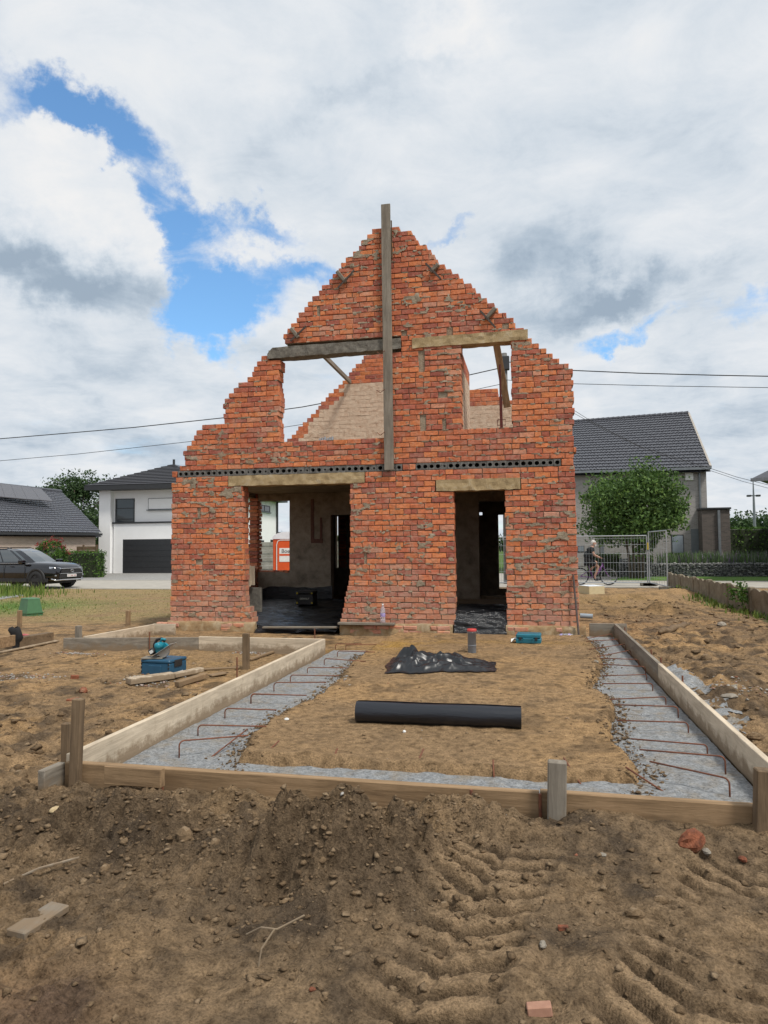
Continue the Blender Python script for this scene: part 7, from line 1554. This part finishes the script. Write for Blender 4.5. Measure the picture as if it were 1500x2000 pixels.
MB().bbox(0.34, 0.46, -0.09, 0.09, 0.94, 1.06, 0.02).build('front_bag', BLKM, bike); MB().tube([(-0.20, 0, 0.80), (-0.22, 0, 0.90)], 0.014, 6).build('seat_post', BLKM, bike); MB().bbox(-0.36, -0.10, -0.09, 0.09, 0.89, 0.95, 0.03).build('saddle', BLKM, bike)
MB().box(-0.75, -0.30, -0.07, 0.07, 0.735, 0.75).build('carrier', BLKM, bike)
for z in (0.45, 0.52, 0.59): MB().box(-0.70, -0.40, -0.085, -0.08, z, z+0.015).build('carrier_stay', PAPER, bike)
MB().tube([(-0.02, -0.05, 0.30), (0.10, -0.07, 0.18)], 0.012, 6).build('crank', BLKM, bike); MB().tube([(-0.02, 0.05, 0.30), (-0.14, 0.07, 0.42)], 0.012, 6).build('crank', BLKM, bike); MB().bbox(0.04, 0.16, -0.16, -0.07, 0.165, 0.185, 0.005).build('pedal', BLKM, bike); MB().bbox(-0.20, -0.08, 0.07, 0.16, 0.41, 0.43, 0.005).build('pedal', BLKM, bike)
def skin(name, verts, edges, radii, mat, parent=None, sub=2, root=0):
    me = bpy.data.meshes.new(name); me.from_pydata(verts, edges, []); me.materials.append(mat); o = link(name, me, parent); o.modifiers.new('skin', 'SKIN')
    sv = me.skin_vertices[0].data if me.skin_vertices else None
    if sv is None:
        bpy.context.view_layer.objects.active = o; o.select_set(True); bpy.ops.object.mode_set(mode='OBJECT'); bpy.ops.mesh.customdata_skin_add(); sv = me.skin_vertices[0].data; o.select_set(False)
    for v, rr in zip(sv, radii): v.radius = rr if isinstance(rr, tuple) else (rr, rr)
    sv[root].use_root = True
    md = o.modifiers.new('sub', 'SUBSURF'); md.levels = sub; md.render_levels = sub; o.modifiers['skin'].use_smooth_shade = True; return o
SKINM = simple('skin_tone', (0.46, 0.26, 0.18), (0.40, 0.22, 0.15), 0.6, 9, bmp=0.0)
V = [(-0.22, 0, 1.00), (-0.19, 0, 1.16), (-0.12, 0, 1.34), (-0.06, 0, 1.46), (-0.02, 0, 1.54), (0.01, 0, 1.64), (0.03, 0, 1.73),
     (-0.08, -0.18, 1.43), (0.03, -0.24, 1.20), (0.25, -0.26, 1.09), (-0.08, 0.18, 1.43), (0.03, 0.24, 1.20), (0.25, 0.26, 1.09),
     (-0.19, -0.10, 0.96), (0.19, -0.11, 0.74), (0.03, -0.11, 0.34), (0.06, -0.115, 0.235), (0.18, -0.115, 0.215), (-0.19, 0.10, 0.96), (0.15, 0.11, 0.90), (-0.12, 0.11, 0.58), (-0.16, 0.115, 0.48), (-0.04, 0.115, 0.455)]
E_ = [(0, 1), (1, 2), (2, 3), (3, 4), (4, 5), (5, 6), (3, 7), (7, 8), (8, 9), (3, 10), (10, 11), (11, 12), (0, 13), (13, 14), (14, 15), (15, 16), (16, 17), (0, 18), (18, 19), (19, 20), (20, 21), (21, 22)]
RR = [0.11, (0.11, 0.10), (0.12, 0.10), (0.08, 0.08), 0.062, 0.085, 0.07, 0.065, 0.048, 0.034, 0.065, 0.048, 0.034, 0.09, 0.062, 0.042, 0.04, 0.03, 0.09, 0.062, 0.042, 0.04, 0.03]
per = thing('person', 'white haired bearded cyclist in dark t-shirt and shorts riding a bicycle', 'person', (BX, BYY, 0.0))
skin('body', V, E_, RR, SKINM, per)
DARKC = simple('dark_shirt', (0.022, 0.026, 0.027), (0.016, 0.019, 0.02), 0.9, 14, bmp=0.2); SHORTS = simple('dark_shorts', (0.016, 0.016, 0.018), (0.012, 0.012, 0.013), 0.9, 14, bmp=0.2)
skin('shirt', [(-0.22, 0, 1.02), (-0.19, 0, 1.17), (-0.12, 0, 1.34), (-0.06, 0, 1.455), (-0.035, 0, 1.50), (-0.08, -0.185, 1.42), (-0.01, -0.215, 1.28), (-0.08, 0.185, 1.42), (-0.01, 0.215, 1.28)], [(0, 1), (1, 2), (2, 3), (3, 4), (3, 5), (5, 6), (3, 7), (7, 8)], [0.185, (0.22, 0.21), (0.23, 0.205), (0.175, 0.16), 0.10, 0.105, 0.09, 0.105, 0.09], DARKC, per)
skin('shorts', [(-0.22, 0, 0.99), (-0.19, -0.10, 0.96), (0.10, -0.11, 0.80), (-0.19, 0.10, 0.96), (0.08, 0.11, 0.92)], [(0, 1), (1, 2), (0, 3), (3, 4)], [0.18, 0.145, 0.115, 0.145, 0.115], SHORTS, per)
for s, x, z in ((-1, 0.10, 0.205), (1, -0.12, 0.445)): MB().bbox(x-0.10, x+0.16, s*0.115-0.045, s*0.115+0.045, z-0.02, z+0.07, 0.03).build('shoe', BLKM, per)
for s in (-1, 1):
    for k in range(5):
        q = Vector((0.26+0.012*k-0.01, s*(0.255+0.006*k), 1.075)); MB().tube([q+Vector((-0.015, 0, 0.02)), q+Vector((0.025, -s*0.01, 0.012)), q+Vector((0.03, -s*0.01, -0.03))] if k < 4 else [q+Vector((-0.04, -s*0.03, 0.01)), q+Vector((-0.01, -s*0.06, -0.01))], 0.009, 6).build('finger', SKINM, per, True)
HAIR = simple('white_hair', (0.62, 0.60, 0.56), (0.48, 0.46, 0.42), 0.9, 30, bmp=0.6)
hd = Vector((0.02, 0, 1.66))
def ball(c, rx, ry, rz, keep, nm, mat):
    P = []
    for i in range(13):
        th = PI*i/12; P.append([(c.x+rx*math.sin(th)*math.cos(2*PI*j/18), c.y+ry*math.sin(th)*math.sin(2*PI*j/18), c.z+rz*math.cos(th)) for j in range(19)])
    mb = MB(); 
    for i in range(12):
        for j in range(18):
            q = [P[i][j], P[i][j+1], P[i+1][j+1], P[i+1][j]]; m_ = sum((Vector(v) for v in q), Vector())/4
            if keep(m_-c): mb.add(q, [(0, 1, 2, 3)])
    return mb.build(nm, mat, per, True)
ball(hd, 0.105, 0.088, 0.125, lambda v: True, 'head', SKINM); ball(hd+Vector((-0.008, 0, 0.008)), 0.113, 0.096, 0.130, lambda v: v.z > 0.04-0.0 or v.x < -0.01 and v.z > -0.07, 'hair', HAIR); ball(hd+Vector((0.05, 0, -0.075)), 0.062, 0.06, 0.072, lambda v: v.x > -0.02, 'beard', HAIR)
MB().add([(0.12, -0.014, 1.655), (0.12, 0.014, 1.655), (0.145, 0, 1.645), (0.118, 0, 1.69)], [(0, 1, 2), (0, 2, 3), (1, 3, 2)]).build('nose', SKINM, per)
for s in (-1, 1): MB().bbox(0.105, 0.118, s*0.035-0.01, s*0.035+0.01, 1.668, 1.678, 0.002).build('eye', BLKM, per); MB().bbox(0.0, 0.035, s*0.088-0.008, s*0.088+0.008, 1.64, 1.69, 0.006).build('ear', SKINM, per)
